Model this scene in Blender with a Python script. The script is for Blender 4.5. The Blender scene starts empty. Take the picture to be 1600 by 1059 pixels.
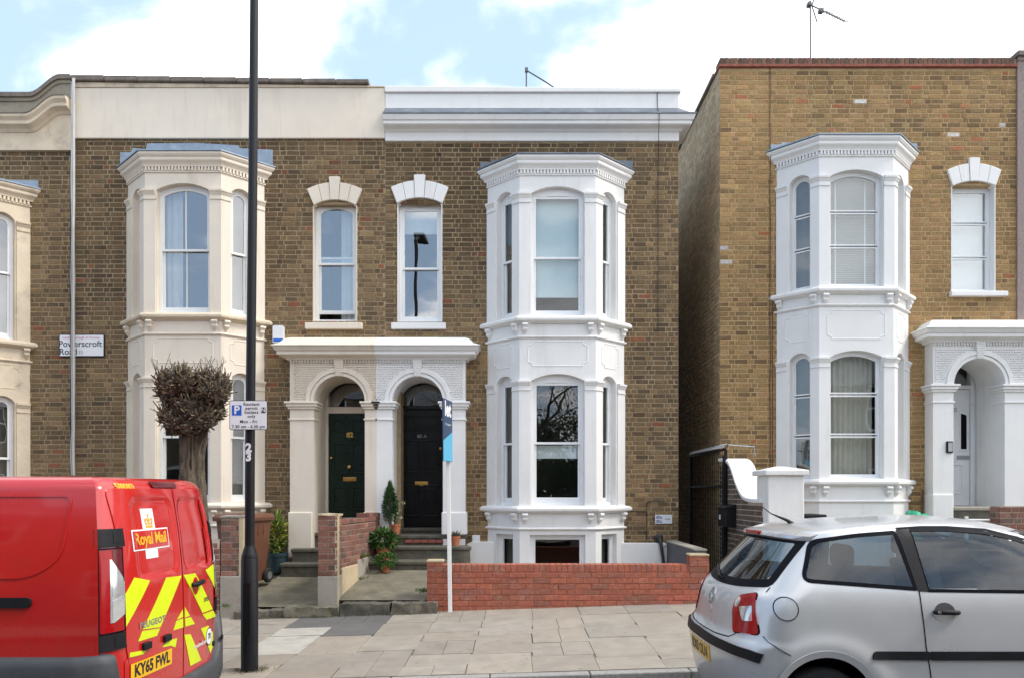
import bpy, bmesh, math, random
from mathutils import Vector, Matrix, noise
from mathutils.geometry import tessellate_polygon, delaunay_2d_cdt

# ------------------------------------------------------------------ camera, sky, sun, exposure
S = bpy.context.scene
COL = S.collection
EYE = 1.634            # eye height over the kerb top straight ahead
FPX = 1190.0           # focal length in pixels of the 1600 px wide photograph
HOR = 770.0            # row of the horizon
YF = 12.5              # distance of the house fronts
YB = 12.0              # distance of the bay fronts
SLOPE = 0.03           # the street climbs to the right
KERB = 6.8

cam_d = bpy.data.cameras.new('camera')
cam = bpy.data.objects.new('camera', cam_d)
COL.objects.link(cam)
cam.location = (0, 0, EYE)
cam.rotation_euler = (math.radians(90), 0, 0)
cam_d.sensor_width = 36
cam_d.lens = FPX / 1600 * 36
cam_d.shift_y = (HOR - 529.5) / 1600
cam_d.clip_end = 2000
S.camera = cam

SUN_EL, SUN_AZ = math.radians(50), math.radians(101)     # azimuth clockwise from +Y (into the picture)
sund = Vector((math.sin(SUN_AZ) * math.cos(SUN_EL), math.cos(SUN_AZ) * math.cos(SUN_EL), math.sin(SUN_EL)))
world = bpy.data.worlds.new('World')
S.world = world
world.use_nodes = True
wn, wl = world.node_tree.nodes, world.node_tree.links
wn.clear()
def wnode(t, **k):
    n = wn.new(t)
    for a, b in k.items(): setattr(n, a, b)
    return n
wo = wnode('ShaderNodeOutputWorld'); bg = wnode('ShaderNodeBackground')
sky = wnode('ShaderNodeTexSky', sky_type='NISHITA', sun_disc=False)
sky.sun_elevation, sky.sun_rotation = SUN_EL, SUN_AZ
sky.air_density, sky.dust_density, sky.ozone_density = 1.0, 1.2, 1.0
tc = wnode('ShaderNodeTexCoord'); sp = wnode('ShaderNodeSeparateXYZ')
wl.new(tc.outputs['Generated'], sp.inputs[0])
def wmath(op, a, b=None, c=None, clamp=False):
    n = wnode('ShaderNodeMath', operation=op, use_clamp=clamp)
    for i, v in enumerate((a, b, c)):
        if v is None: continue
        if isinstance(v, (int, float)): n.inputs[i].default_value = v
        else: wl.new(v, n.inputs[i])
    return n.outputs[0]
zz = wmath('ADD', wmath('MAXIMUM', sp.outputs[2], 0.0), 0.22)
cx = wmath('DIVIDE', sp.outputs[0], zz); cy = wmath('DIVIDE', sp.outputs[1], zz)
cmb = wnode('ShaderNodeCombineXYZ')
wl.new(cx, cmb.inputs[0]); wl.new(cy, cmb.inputs[1]); cmb.inputs[2].default_value = 3.7
cn = wnode('ShaderNodeTexNoise'); cn.inputs['Scale'].default_value = 2.0; cn.inputs['Detail'].default_value = 9
cn.inputs['Roughness'].default_value = 0.52; cn.inputs['Distortion'].default_value = 0.25
mpn = wnode('ShaderNodeMapping'); mpn.inputs['Location'].default_value = (-18.87, 13.43, -0.67)
wl.new(cmb.outputs[0], mpn.inputs[0]); wl.new(mpn.outputs[0], cn.inputs['Vector'])
cb = wmath('MULTIPLY_ADD', wmath('MINIMUM', wmath('MAXIMUM', cx, -1.0), 1.0), 0.13, cn.outputs['Fac'])       # the cloud bank thickens towards the right of the street
cr = wnode('ShaderNodeMapRange', interpolation_type='SMOOTHSTEP')
wl.new(cb, cr.inputs[0]); cr.inputs[1].default_value = 0.435; cr.inputs[2].default_value = 0.58
cn2 = wnode('ShaderNodeTexNoise'); cn2.inputs['Scale'].default_value = 2.3; cn2.inputs['Detail'].default_value = 5
wl.new(cmb.outputs[0], cn2.inputs['Vector'])
cs = wmath('MULTIPLY_ADD', cn2.outputs['Fac'], 9.0, 7.6)
ccol = wnode('ShaderNodeCombineXYZ')
wl.new(cs, ccol.inputs[0]); wl.new(wmath('MULTIPLY', cs, 1.0), ccol.inputs[1]); wl.new(wmath('MULTIPLY', cs, 1.02), ccol.inputs[2])
hz = wnode('ShaderNodeMixRGB'); hz.inputs[0].default_value = 0.56      # thin high veil that pales the blue
hz.inputs[2].default_value = (5.3, 7.0, 9.2, 1)
wl.new(sky.outputs[0], hz.inputs[1])
cmx = wnode('ShaderNodeMixRGB')
wl.new(cr.outputs[0], cmx.inputs[0]); wl.new(hz.outputs[0], cmx.inputs[1]); wl.new(ccol.outputs[0], cmx.inputs[2])
wl.new(cmx.outputs[0], bg.inputs[0]); bg.inputs[1].default_value = 0.1
wl.new(bg.outputs[0], wo.inputs[0])

sun_d = bpy.data.lights.new('sun', 'SUN')
sun_d.energy = 1.5; sun_d.angle = math.radians(13); sun_d.color = (1, 0.95, 0.87)
sun = bpy.data.objects.new('sun', sun_d); COL.objects.link(sun)
sun.rotation_euler = sund.to_track_quat('Z', 'Y').to_euler()
S.view_settings.view_transform = 'Standard'; S.view_settings.look = 'None'
S.view_settings.gamma = 1; S.view_settings.use_curve_mapping = False
S.view_settings.exposure = 0.86

# ------------------------------------------------------------------ helpers
def PX(px, Y=YF): return (px - 800) / FPX * Y
def PZ(py, Y=YF): return EYE + (HOR - py) / FPX * Y
def link(o): COL.objects.link(o); return o
def tag(o, label=None, cat=None, group=None, kind=None):
    for k, v in (('label', label), ('category', cat), ('group', group), ('kind', kind)):
        if v: o[k] = v
    return o
def thing(name, label, cat, loc, group=None):
    o = link(bpy.data.objects.new(name, None)); o.location = loc
    o.empty_display_size = 0.2
    return tag(o, label, cat, group)
def put(o, parent):
    if parent is not None:
        o.parent = parent
        if parent.type == 'EMPTY': o.location = -Vector(parent.location)
    return o

class MB:
    def __init__(s, M=None): s.v = []; s.f = []; s.M = M; s.c = None
    def add(s, vs, fs):
        b = len(s.v)
        s.v += [tuple(s.M @ Vector(p)) if s.M else tuple(p) for p in vs]
        s.f += [tuple(b + i for i in f) for f in fs]
        return s
    def box(s, x0, x1, y0, y1, z0, z1):
        return s.add([(x, y, z) for z in (z0, z1) for y in (y0, y1) for x in (x0, x1)],
                     [(0, 2, 3, 1), (4, 5, 7, 6), (0, 1, 5, 4), (2, 6, 7, 3), (0, 4, 6, 2), (1, 3, 7, 5)])
    def cuboid(s, c, d): 
        return s.box(c[0]-d[0]/2, c[0]+d[0]/2, c[1]-d[1]/2, c[1]+d[1]/2, c[2]-d[2]/2, c[2]+d[2]/2)
    def hexa(s, p):  # 8 points ordered as in box
        return s.add(p, [(0, 2, 3, 1), (4, 5, 7, 6), (0, 1, 5, 4), (2, 6, 7, 3), (0, 4, 6, 2), (1, 3, 7, 5)])
    def extr(s, outer, d0, d1, holes=(), back=True):      # polygon in (u,z), thickness along d
        loops = [list(outer)] + [list(h) for h in holes]
        flat = [p for l in loops for p in l]; n = len(flat)
        tri = tessellate_polygon([[Vector((p[0], p[1], 0)) for p in l] for l in loops])
        vs = [(p[0], d0, p[1]) for p in flat] + [(p[0], d1, p[1]) for p in flat]
        fs = [tuple(t) for t in tri]
        if back: fs += [tuple(n + i for i in reversed(t)) for t in tri]
        b = 0
        for l in loops:
            m = len(l)
            for i in range(m):
                j = (i + 1) % m
                fs.append((b + i, b + j, n + b + j, n + b + i))
            b += m
        return s.add(vs, fs)
    def loft(s, rings, closed=True, caps=True):
        n = len(rings[0]); vs = [p for r in rings for p in r]; fs = []
        for k in range(len(rings) - 1):
            for i in range(n if closed else n - 1):
                j = (i + 1) % n
                fs.append((k*n+i, k*n+j, (k+1)*n+j, (k+1)*n+i))
        if caps and closed:
            fs.append(tuple(range(n))); fs.append(tuple((len(rings)-1)*n + i for i in range(n)))
        return s.add(vs, fs)
    def tube(s, pts, r, n=8, caps=True):
        pts = [Vector(p) for p in pts]
        rs = list(r) if isinstance(r, (list, tuple)) else [r] * len(pts)
        rings = []; pa = None
        for i, p in enumerate(pts):
            t = (pts[min(i+1, len(pts)-1)] - pts[max(i-1, 0)])
            if t.length < 1e-9: t = Vector((0, 0, 1))
            t.normalize()
            a = t.orthogonal() if pa is None else pa-t*pa.dot(t)
            if a.length < 1e-6: a = t.orthogonal()
            a.normalize(); b = t.cross(a); pa = a
            rings.append([p + a*rs[i]*math.cos(2*math.pi*k/n) + b*rs[i]*math.sin(2*math.pi*k/n) for k in range(n)])
        return s.loft(rings, True, caps)
    def lathe(s, prof, c=(0, 0, 0), n=16, axis='z', caps=True, a0=0):
        rings = []
        for r, h in prof:
            ring = []
            for k in range(n):
                a = a0 + 2*math.pi*k/n; x, y = r*math.cos(a), r*math.sin(a)
                p = {'z': (x, y, h), 'y': (x, h, y), 'x': (h, x, y)}[axis]
                ring.append((c[0]+p[0], c[1]+p[1], c[2]+p[2]))
            rings.append(ring)
        return s.loft(rings, True, caps)
    def sweep(s, path, prof, ends='wall', caps=True):   # path in plan, left to right seen from the road; prof = (outward, z)
        P = [Vector((p[0], p[1])) for p in path]; n = len(P); off = []
        nor = []
        for i in range(n-1):
            d = (P[i+1]-P[i]).normalized(); nor.append(Vector((d.y, -d.x)))
        for i in range(n):
            if i in (0, n-1):
                q = nor[0] if i == 0 else nor[-1]
                off.append(Vector((1/q.x, 0)) if ends == 'wall' and abs(q.x) > 0.3 else q)
            else:
                a, b = nor[i-1], nor[i]; off.append((a+b)/(1+a.dot(b)))
        rings = [[(P[i].x+off[i].x*d, P[i].y+off[i].y*d, z) for d, z in prof] for i in range(n)]
        m = len(prof); s.loft(rings, False, False)
        if caps:
            for r in (rings[0], rings[-1]): s.add(r, [tuple(range(m))])
        return s
    def grid(s, rows):
        n = len(rows[0]); return s.add([p for r in rows for p in r],
            [(k*n+i, k*n+i+1, (k+1)*n+i+1, (k+1)*n+i) for k in range(len(rows)-1) for i in range(n-1)])
    def build(s, name, mat, parent=None, smooth=None, bevel=0, seg=2, recalc=True):
        me = bpy.data.meshes.new(name)
        vs = s.v; base = None
        if parent is None and vs:
            xs = [p[0] for p in vs]; ys = [p[1] for p in vs]; z0 = min(p[2] for p in vs)
            base = ((min(xs)+max(xs))/2, (min(ys)+max(ys))/2, z0)
            vs = [(p[0]-base[0], p[1]-base[1], p[2]-base[2]) for p in vs]
        me.from_pydata(vs, [], s.f)
        if s.c is not None:
            at = me.color_attributes.new('col', 'FLOAT_COLOR', 'POINT')
            at.data.foreach_set('color', [x for c in s.c for x in (*c, 1.0)])
        if recalc:
            bm = bmesh.new(); bm.from_mesh(me)
            bmesh.ops.recalc_face_normals(bm, faces=bm.faces); bm.to_mesh(me); bm.free()
        me.update()
        for m in (mat if isinstance(mat, (list, tuple)) else [mat]): me.materials.append(m)
        if smooth is not None:
            me.polygons.foreach_set('use_smooth', [True]*len(me.polygons))
            if smooth < 180: me.set_sharp_from_angle(angle=math.radians(smooth))
        o = link(bpy.data.objects.new(name, me))
        if base: o.location = base
        put(o, parent)
        if bevel:
            b = o.modifiers.new('soft_edges', 'BEVEL'); b.width = bevel; b.segments = seg; b.limit_method = 'ANGLE'
            b.angle_limit = math.radians(35); b.harden_normals = False
        return o

def frame(P, U):     # local (u, outward d, z) to world
    U = Vector((U[0], U[1], 0)).normalized(); N = Vector((U.y, -U.x, 0))
    m = Matrix.Identity(4)
    for i in range(3): m[i][0] = U[i]; m[i][1] = N[i]; m[i][2] = (0, 0, 1)[i]; m[i][3] = P[i]
    return m
FRONT = frame((0, YF, 0), (1, 0))     # u = X, d towards the road

def arch(u0, u1, z0, zs, rise, n=14):    # closed outline, flat sill z0, springing zs
    w = u1-u0; out = [(u0, z0), (u1, z0)]
    if rise <= 0.001: return out + [(u1, zs), (u0, zs)]
    R = (w*w/4+rise*rise)/(2*rise); c = ((u0+u1)/2, zs+rise-R); a = math.asin(min(1, w/2/R))
    if rise > w/2-1e-4: a = math.pi/2; R = w/2; c = ((u0+u1)/2, zs)
    for i in range(n+1):
        t = a-2*a*i/n; out.append((c[0]+R*math.sin(t), c[1]+R*math.cos(t)))
    return out
def interp(tab, x):
    if x <= tab[0][0]: return tab[0][1]
    for i in range(len(tab)-1):
        if x <= tab[i+1][0]:
            x0, y0 = tab[i]; x1, y1 = tab[i+1]
            t = (x-x0)/(x1-x0)
            m0 = (y1-(tab[i-1][1] if i else y0))/(x1-(tab[i-1][0] if i else x0))*(x1-x0)
            j = min(i+2, len(tab)-1)
            m1 = (tab[j][1]-y0)/(tab[j][0]-x0)*(x1-x0)
            t2, t3 = t*t, t*t*t
            return (2*t3-3*t2+1)*y0+(t3-2*t2+t)*m0+(-2*t3+3*t2)*y1+(t3-t2)*m1
    return tab[-1][1]
def inside(p, poly):
    x, y = p; r = False; j = len(poly)-1
    for i in range(len(poly)):
        xi, yi = poly[i]; xj, yj = poly[j]
        if (yi > y) != (yj > y) and x < (xj-xi)*(y-yi)/(yj-yi)+xi: r = not r
        j = i
    return r
def rounded(poly, r, n=4):     # round the corners of a polygon
    out = []; m = len(poly)
    rr = r if isinstance(r, (list, tuple)) else [r]*m
    for i in range(m):
        p = Vector(poly[i]); a = Vector(poly[i-1])-p; b = Vector(poly[(i+1) % m])-p
        k = min(rr[i], a.length*0.48, b.length*0.48)
        if k < 1e-5: out.append(tuple(p)); continue
        A = p+a.normalized()*k; B = p+b.normalized()*k
        for t in range(n+1):
            t /= n; out.append(tuple(A*(1-t)**2+p*2*t*(1-t)+B*t*t))
    return out
def dense(poly, step):
    out = []
    for i in range(len(poly)):
        a = Vector(poly[i]); b = Vector(poly[(i+1) % len(poly)]); k = max(1, int((b-a).length/step))
        out += [tuple(a+(b-a)*t/k) for t in range(k)]
    return out
def offset_poly(poly, d):     # positive = inward for counter-clockwise
    n = len(poly); out = []
    area = sum(poly[i][0]*poly[(i+1) % n][1]-poly[(i+1) % n][0]*poly[i][1] for i in range(n))
    sgn = 1 if area > 0 else -1
    for i in range(n):
        p = Vector(poly[i]); a = (p-Vector(poly[i-1])); b = (Vector(poly[(i+1) % n])-p)
        if a.length < 1e-7: a = b.copy()
        if b.length < 1e-7: b = a.copy()
        a.normalize(); b.normalize()
        na = Vector((-a.y, a.x)); nb = Vector((-b.y, b.x)); m = (na+nb)/max(0.35, 1+na.dot(nb))
        out.append(tuple(p+m*d*sgn))
    return out
def surf(Sf, a, b, off):
    p = Vector(Sf(a, b)); e = 0.004
    n = (Vector(Sf(a+e, b))-p).cross(Vector(Sf(a, b+e))-p)
    if n.length > 1e-12: n.normalize()
    return p+n*off
def patch(mb, poly, Sf, off, res=0.05, skirt=0.01, fn=None, holes=()):    # a sheet lying on a surface Sf(a,b)
    loops = [dense(poly, res)] + [dense(h, res) for h in holes]
    pts = []; edges = []; faces = []
    for l in loops:
        b = len(pts); pts += [Vector(p) for p in l]
        edges += [(b+i, b+(i+1) % len(l)) for i in range(len(l))]
    xs = [p[0] for p in loops[0]]; ys = [p[1] for p in loops[0]]
    nx = max(1, int((max(xs)-min(xs))/res)); ny = max(1, int((max(ys)-min(ys))/res))
    inn = offset_poly(loops[0], res*0.35)
    for i in range(nx+1):
        for j in range(ny+1):
            q = (min(xs)+(max(xs)-min(xs))*(i+.5)/(nx+1), min(ys)+(max(ys)-min(ys))*(j+.5)/(ny+1))
            if inside(q, inn) and not any(inside(q, h) for h in holes): pts.append(Vector(q))
    r = delaunay_2d_cdt(pts, edges, [], 2 if holes else 1, 1e-6)
    vs, fs = r[0], r[2]
    if True:
        fs = [f for f in fs if (lambda c: inside(c, loops[0]) and not any(inside(c, h) for h in loops[1:]))
              ((sum(vs[i][0] for i in f)/len(f), sum(vs[i][1] for i in f)/len(f)))]
    P = [surf(Sf, p[0], p[1], off+(fn(p[0], p[1]) if fn else 0)) for p in vs]
    out_f = [tuple(f) for f in fs]
    if skirt:
        cnt = {}
        for f in fs:
            for i in range(len(f)):
                e = (f[i], f[(i+1) % len(f)]); k = tuple(sorted(e)); cnt.setdefault(k, []).append(e)
        low = {}
        for k, e in cnt.items():
            if len(e) == 1:
                for i in k:
                    if i not in low:
                        low[i] = len(P); P.append(surf(Sf, vs[i][0], vs[i][1], off-skirt+(fn(vs[i][0], vs[i][1]) if fn else 0)))
                out_f.append((k[0], k[1], low[k[1]], low[k[0]]))
    mb.add(P, out_f); return mb
def ribbon(mb, poly, Sf, w0, w1, off, closed=True, skirt=0.006):   # band along a line on a surface; w = offset inward
    n = len(poly)
    if closed: A = offset_poly(poly, w0); B = offset_poly(poly, w1)
    else:
        A, B = [], []
        for i in range(n):
            d = (Vector(poly[min(i+1, n-1)])-Vector(poly[max(i-1, 0)])).normalized(); q = Vector((-d.y, d.x)); p = Vector(poly[i])
            A.append(tuple(p+q*w0)); B.append(tuple(p+q*w1))
    rows = [[surf(Sf, *A[i], off-skirt), surf(Sf, *A[i], off), surf(Sf, *B[i], off), surf(Sf, *B[i], off-skirt)] for i in range(n)]
    if closed: rows.append(rows[0])
    return mb.grid(rows)

_tx = {}
def text_mesh(t, size=1.0, bold=0.0, track=1.0):
    cu = bpy.data.curves.new('lettering', 'FONT'); cu.body = t; cu.size = size; cu.align_x = 'CENTER'; cu.align_y = 'CENTER'
    cu.offset = bold; cu.space_character = track; cu.resolution_u = 3; cu.fill_mode = 'FRONT'; cu.space_line = 0.85
    o = bpy.data.objects.new('lettering', cu); COL.objects.link(o)
    dg = bpy.context.evaluated_depsgraph_get(); me = o.evaluated_get(dg).to_mesh()
    vs = [tuple(v.co) for v in me.vertices]; fs = [tuple(p.vertices) for p in me.polygons]
    o.evaluated_get(dg).to_mesh_clear(); bpy.data.objects.remove(o); bpy.data.curves.remove(cu)
    return vs, fs
def lettering(parent, t, fn, size, mat, bold=0.0, sx=1.0, track=1.0, name='lettering'):   # fn(x, y) places a point of the print
    vs, fs = text_mesh(t, size, bold, track)
    mb = MB(); mb.add([fn(p[0]*sx, p[1]) for p in vs], fs)
    return mb.build(name, mat, parent, recalc=False)

# ------------------------------------------------------------------ materials
MATS = {}
def mat(name, col, rough=0.6, metal=0.0, var=0.12, scale=6.0, bump=0.0, bscale=60.0, coat=0.0, dirt=None, dirt_amt=0.0, dscale=1.5,
        streak=False, spec=0.5, source='plain', alpha=None, aniso=(1, 1, 1), sheen=0, fine=0.0, gum=False):
    m = bpy.data.materials.new(name); m.use_nodes = True; MATS[name] = m
    N, L = m.node_tree.nodes, m.node_tree.links
    p = N['Principled BSDF']
    p.inputs['Roughness'].default_value = rough; p.inputs['Metallic'].default_value = metal
    p.inputs['Specular IOR Level'].default_value = spec
    p.inputs['Coat Weight'].default_value = coat; p.inputs['Coat Roughness'].default_value = 0.06
    g = N.new('ShaderNodeNewGeometry'); mp = N.new('ShaderNodeMapping'); L.new(g.outputs['Position'], mp.inputs[0])
    mp.inputs['Scale'].default_value = aniso
    n1 = N.new('ShaderNodeTexNoise'); n1.inputs['Scale'].default_value = scale; n1.inputs['Detail'].default_value = 6; n1.inputs['Roughness'].default_value = 0.62
    L.new(mp.outputs[0], n1.inputs['Vector'])
    if source == 'plain':
        base = N.new('ShaderNodeRGB'); base.outputs[0].default_value = (*col, 1); bo = base.outputs[0]
    elif source == 'object':
        base = N.new('ShaderNodeObjectInfo'); bo = base.outputs['Color']
    else:
        base = N.new('ShaderNodeVertexColor'); base.layer_name = 'col'; bo = base.outputs[0]
    mr = N.new('ShaderNodeMapRange'); L.new(n1.outputs['Fac'], mr.inputs[0])
    mr.inputs[1].default_value = 0.3; mr.inputs[2].default_value = 0.7; mr.inputs[3].default_value = 1-var; mr.inputs[4].default_value = 1+var
    fac = mr.outputs[0]
    if fine:
        n3 = N.new('ShaderNodeTexNoise'); n3.inputs['Scale'].default_value = bscale*1.7; n3.inputs['Detail'].default_value = 3
        L.new(g.outputs['Position'], n3.inputs['Vector'])
        m3 = N.new('ShaderNodeMapRange'); L.new(n3.outputs['Fac'], m3.inputs[0])
        m3.inputs[1].default_value = 0.3; m3.inputs[2].default_value = 0.7; m3.inputs[3].default_value = 1-fine; m3.inputs[4].default_value = 1+fine
        mm = N.new('ShaderNodeMath'); mm.operation = 'MULTIPLY'; L.new(fac, mm.inputs[0]); L.new(m3.outputs[0], mm.inputs[1]); fac = mm.outputs[0]
    mu = N.new('ShaderNodeVectorMath'); mu.operation = 'SCALE'; L.new(bo, mu.inputs[0]); L.new(fac, mu.inputs['Scale'])
    out = mu.outputs[0]
    if dirt:
        n2 = N.new('ShaderNodeTexNoise'); n2.inputs['Scale'].default_value = dscale; n2.inputs['Detail'].default_value = 8; n2.inputs['Roughness'].default_value = 0.7
        mp2 = N.new('ShaderNodeMapping'); L.new(g.outputs['Position'], mp2.inputs[0])
        mp2.inputs['Scale'].default_value = (3, 3, 0.35) if streak else (1, 1, 1)
        L.new(mp2.outputs[0], n2.inputs['Vector'])
        r2 = N.new('ShaderNodeMapRange'); L.new(n2.outputs['Fac'], r2.inputs[0]); r2.interpolation_type = 'SMOOTHSTEP'
        r2.inputs[1].default_value = 0.5; r2.inputs[2].default_value = 0.78; r2.inputs[4].default_value = dirt_amt
        mx = N.new('ShaderNodeMixRGB'); L.new(r2.outputs[0], mx.inputs[0]); L.new(out, mx.inputs[1]); mx.inputs[2].default_value = (*dirt, 1)
        out = mx.outputs[0]
    if gum:      # trodden chewing gum and oil spots
        vo = N.new('ShaderNodeTexVoronoi'); vo.inputs['Scale'].default_value = 5.5; L.new(g.outputs['Position'], vo.inputs['Vector'])
        lt = N.new('ShaderNodeMapRange'); L.new(vo.outputs['Distance'], lt.inputs[0]); lt.inputs[1].default_value = .07; lt.inputs[2].default_value = .13; lt.inputs[3].default_value = .5; lt.inputs[4].default_value = 0
        mg = N.new('ShaderNodeMixRGB'); L.new(lt.outputs[0], mg.inputs[0]); L.new(out, mg.inputs[1]); mg.inputs[2].default_value = (.10, .095, .09, 1); out = mg.outputs[0]
    L.new(out, p.inputs['Base Color'])
    if bump:
        nb = N.new('ShaderNodeTexNoise'); nb.inputs['Scale'].default_value = bscale; nb.inputs['Detail'].default_value = 5
        L.new(mp.outputs[0], nb.inputs['Vector'])
        b = N.new('ShaderNodeBump'); b.inputs['Strength'].default_value = min(1, bump); b.inputs['Distance'].default_value = 0.006
        L.new(nb.outputs['Fac'], b.inputs['Height']); L.new(b.outputs[0], p.inputs['Normal'])
    if rough < 0.9 and rough > 0.12 and metal < 0.5:
        rm = N.new('ShaderNodeMapRange'); L.new(n1.outputs['Fac'], rm.inputs[0]); rm.inputs[1].default_value = .3; rm.inputs[2].default_value = .7
        rm.inputs[3].default_value = max(.02, rough*0.85); rm.inputs[4].default_value = min(1, rough*1.15); L.new(rm.outputs[0], p.inputs['Roughness'])
    return m
def glass(name, refl=0.16, tint=(0.85, 0.9, 0.9), rough=0.0, wave=0.12):
    m = bpy.data.materials.new(name); m.use_nodes = True; MATS[name] = m
    N, L = m.node_tree.nodes, m.node_tree.links; N.clear()
    o = N.new('ShaderNodeOutputMaterial'); t = N.new('ShaderNodeBsdfTransparent'); g = N.new('ShaderNodeBsdfGlossy')
    t.inputs[0].default_value = (*tint, 1); g.inputs['Roughness'].default_value = rough; g.inputs[0].default_value = (.96, .98, 1, 1)
    lw = N.new('ShaderNodeFresnel'); lw.inputs[0].default_value = 1.5
    ge = N.new('ShaderNodeNewGeometry'); io = N.new('ShaderNodeMath'); io.operation = 'MULTIPLY_ADD'      # the same pane from either side
    L.new(ge.outputs['Backfacing'], io.inputs[0]); io.inputs[1].default_value = 1/1.5-1.5; io.inputs[2].default_value = 1.5; L.new(io.outputs[0], lw.inputs[0])
    ad = N.new('ShaderNodeMath'); ad.operation = 'MULTIPLY_ADD'; ad.use_clamp = True
    L.new(lw.outputs[0], ad.inputs[0]); ad.inputs[1].default_value = 1-refl; ad.inputs[2].default_value = refl
    x = N.new('ShaderNodeMixShader'); L.new(ad.outputs[0], x.inputs[0]); L.new(t.outputs[0], x.inputs[1]); L.new(g.outputs[0], x.inputs[2])
    geo = N.new('ShaderNodeNewGeometry'); nz = N.new('ShaderNodeTexNoise'); nz.inputs['Scale'].default_value = 1.6; nz.inputs['Detail'].default_value = 1
    L.new(geo.outputs['Position'], nz.inputs['Vector'])
    b = N.new('ShaderNodeBump'); b.inputs['Strength'].default_value = wave; b.inputs['Distance'].default_value = 0.02; L.new(nz.outputs['Fac'], b.inputs['Height'])
    L.new(b.outputs[0], g.inputs['Normal'])
    L.new(x.outputs[0], o.inputs[0]); return m

white = mat('white_paint', (.80, .795, .78), .5, var=.03, scale=3, bump=.25, bscale=35, dirt=(.56, .55, .51), dirt_amt=.38, dscale=1.6, streak=True)
cream = mat('cream_paint', (.74, .66, .55), .55, var=.04, scale=3, bump=.25, bscale=35, dirt=(.42, .35, .26), dirt_amt=.42, dscale=1.6, streak=True)
cream_old = mat('weathered_cream_paint', (.66, .56, .42), .7, var=.1, scale=4, bump=.6, bscale=25, dirt=(.16, .14, .11), dirt_amt=.7, dscale=2.2)
stain = mat('weathered_render', (.30, .27, .21), .85, var=.25, scale=5, bump=.8, bscale=25, dirt=(.10, .09, .07), dirt_amt=.7, dscale=2.5)
upvc = mat('white_window_frame', (.82, .83, .84), .3, var=.02)
timber_w = mat('white_window_timber', (.76, .77, .76), .4, var=.03, bump=.1)
lead = mat('lead_sheet', (.27, .33, .40), .5, metal=.25, var=.18, scale=7, bump=.4, bscale=14, dirt=(.55, .58, .6), dirt_amt=.4, dscale=3)
lead_dark = mat('dark_lead_sheet', (.15, .17, .20), .55, metal=.2, var=.25, scale=7, bump=.5, bscale=14, dirt=(.4, .42, .44), dirt_amt=.5, dscale=3)
stone_dark = mat('dark_coping_stone', (.17, .145, .125), .9, var=.25, scale=8, bump=.7, bscale=40, dirt=(.32, .28, .2), dirt_amt=.5, dscale=4)
step_stone = mat('mossy_step_stone', (.095, .088, .068), .9, var=.32, scale=9, bump=.8, bscale=50, dirt=(.07, .08, .035), dirt_amt=.85, dscale=2.5, fine=.15)
path_stone = mat('mossy_concrete', (.165, .148, .108), .92, var=.3, scale=4, bump=.8, bscale=45, dirt=(.085, .09, .04), dirt_amt=.9, dscale=2.6, fine=.2)
old_stone = mat('crumbling_kerb_stone', (.125, .11, .085), .95, var=.35, scale=14, bump=1, bscale=30, dirt=(.33, .30, .22), dirt_amt=.6, dscale=5, fine=.2)
concrete = mat('rendered_concrete', (.34, .31, .26), .9, var=.14, scale=5, bump=.5, bscale=50, dirt=(.19, .18, .15), dirt_amt=.5, dscale=2.5, fine=.1)
tan_render = mat('tan_render', (.52, .42, .27), .9, var=.12, scale=6, bump=.5, bscale=40, dirt=(.25, .2, .13), dirt_amt=.5, dscale=3)
grey_render = mat('dark_grey_render', (.10, .10, .11), .9, var=.12, bump=.4)
brick_one = mat('single_brick', (0, 0, 0), .92, source='object', var=.30, scale=24, bump=.9, bscale=75, fine=.2, dirt=(.27, .20, .115), dirt_amt=.6, dscale=3.6)
brick_all = mat('brickwork', (0, 0, 0), .92, source='col', var=.30, scale=24, bump=.9, bscale=75, fine=.2, dirt=(.27, .20, .115), dirt_amt=.6, dscale=3.6)
red_one = mat('single_red_brick', (0, 0, 0), .9, source='object', var=.2, scale=24, bump=.9, bscale=75, fine=.15, dirt=(.42, .34, .29), dirt_amt=.35, dscale=6)
red_all = mat('red_brickwork', (0, 0, 0), .9, source='col', var=.2, scale=24, bump=.9, bscale=75, fine=.15, dirt=(.42, .34, .29), dirt_amt=.35, dscale=6)
mortar = mat('old_mortar', (.33, .25, .15), .95, var=.22, scale=7, bump=.8, bscale=90, dirt=(.13, .10, .065), dirt_amt=.55, dscale=1.6, fine=.15)
mortar_y = mat('ochre_mortar', (.46, .325, .17), .95, var=.2, scale=7, bump=.8, bscale=90, dirt=(.2, .15, .09), dirt_amt=.5, dscale=1.6, fine=.15)
mortar_red = mat('red_stained_mortar', (.30, .09, .058), .95, var=.3, scale=9, bump=.8, bscale=90, dirt=(.36, .3, .25), dirt_amt=.4, dscale=4)
mortar_dull = mat('dull_mortar', (.31, .24, .185), .95, var=.25, scale=9, bump=.8, bscale=90)
mortar_pale = mat('pale_mortar', (.50, .43, .35), .95, var=.2, scale=9, bump=.8, bscale=90)
roughcast = mat('pebbledash', (.30, .24, .22), .95, var=.35, scale=60, bump=1, bscale=55, fine=.3)
slab_m = mat('paving_slab', (0, 0, 0), .85, source='object', var=.14, scale=4.5, bump=.35, bscale=120, dirt=(.17, .15, .12), dirt_amt=.55, dscale=3.0, fine=.12, gum=True)
joint_m = mat('sandy_joint', (.13, .12, .095), .95, var=.3, scale=12, bump=.6)
asphalt = mat('asphalt', (.055, .055, .057), .85, var=.2, scale=4, bump=.9, bscale=160, fine=.35)
kerb_m = mat('granite_kerb', (.30, .29, .27), .8, var=.25, scale=30, bump=.5, bscale=80, fine=.2)
soil = mat('ground_soil', (.10, .09, .07), .95, var=.3)
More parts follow.
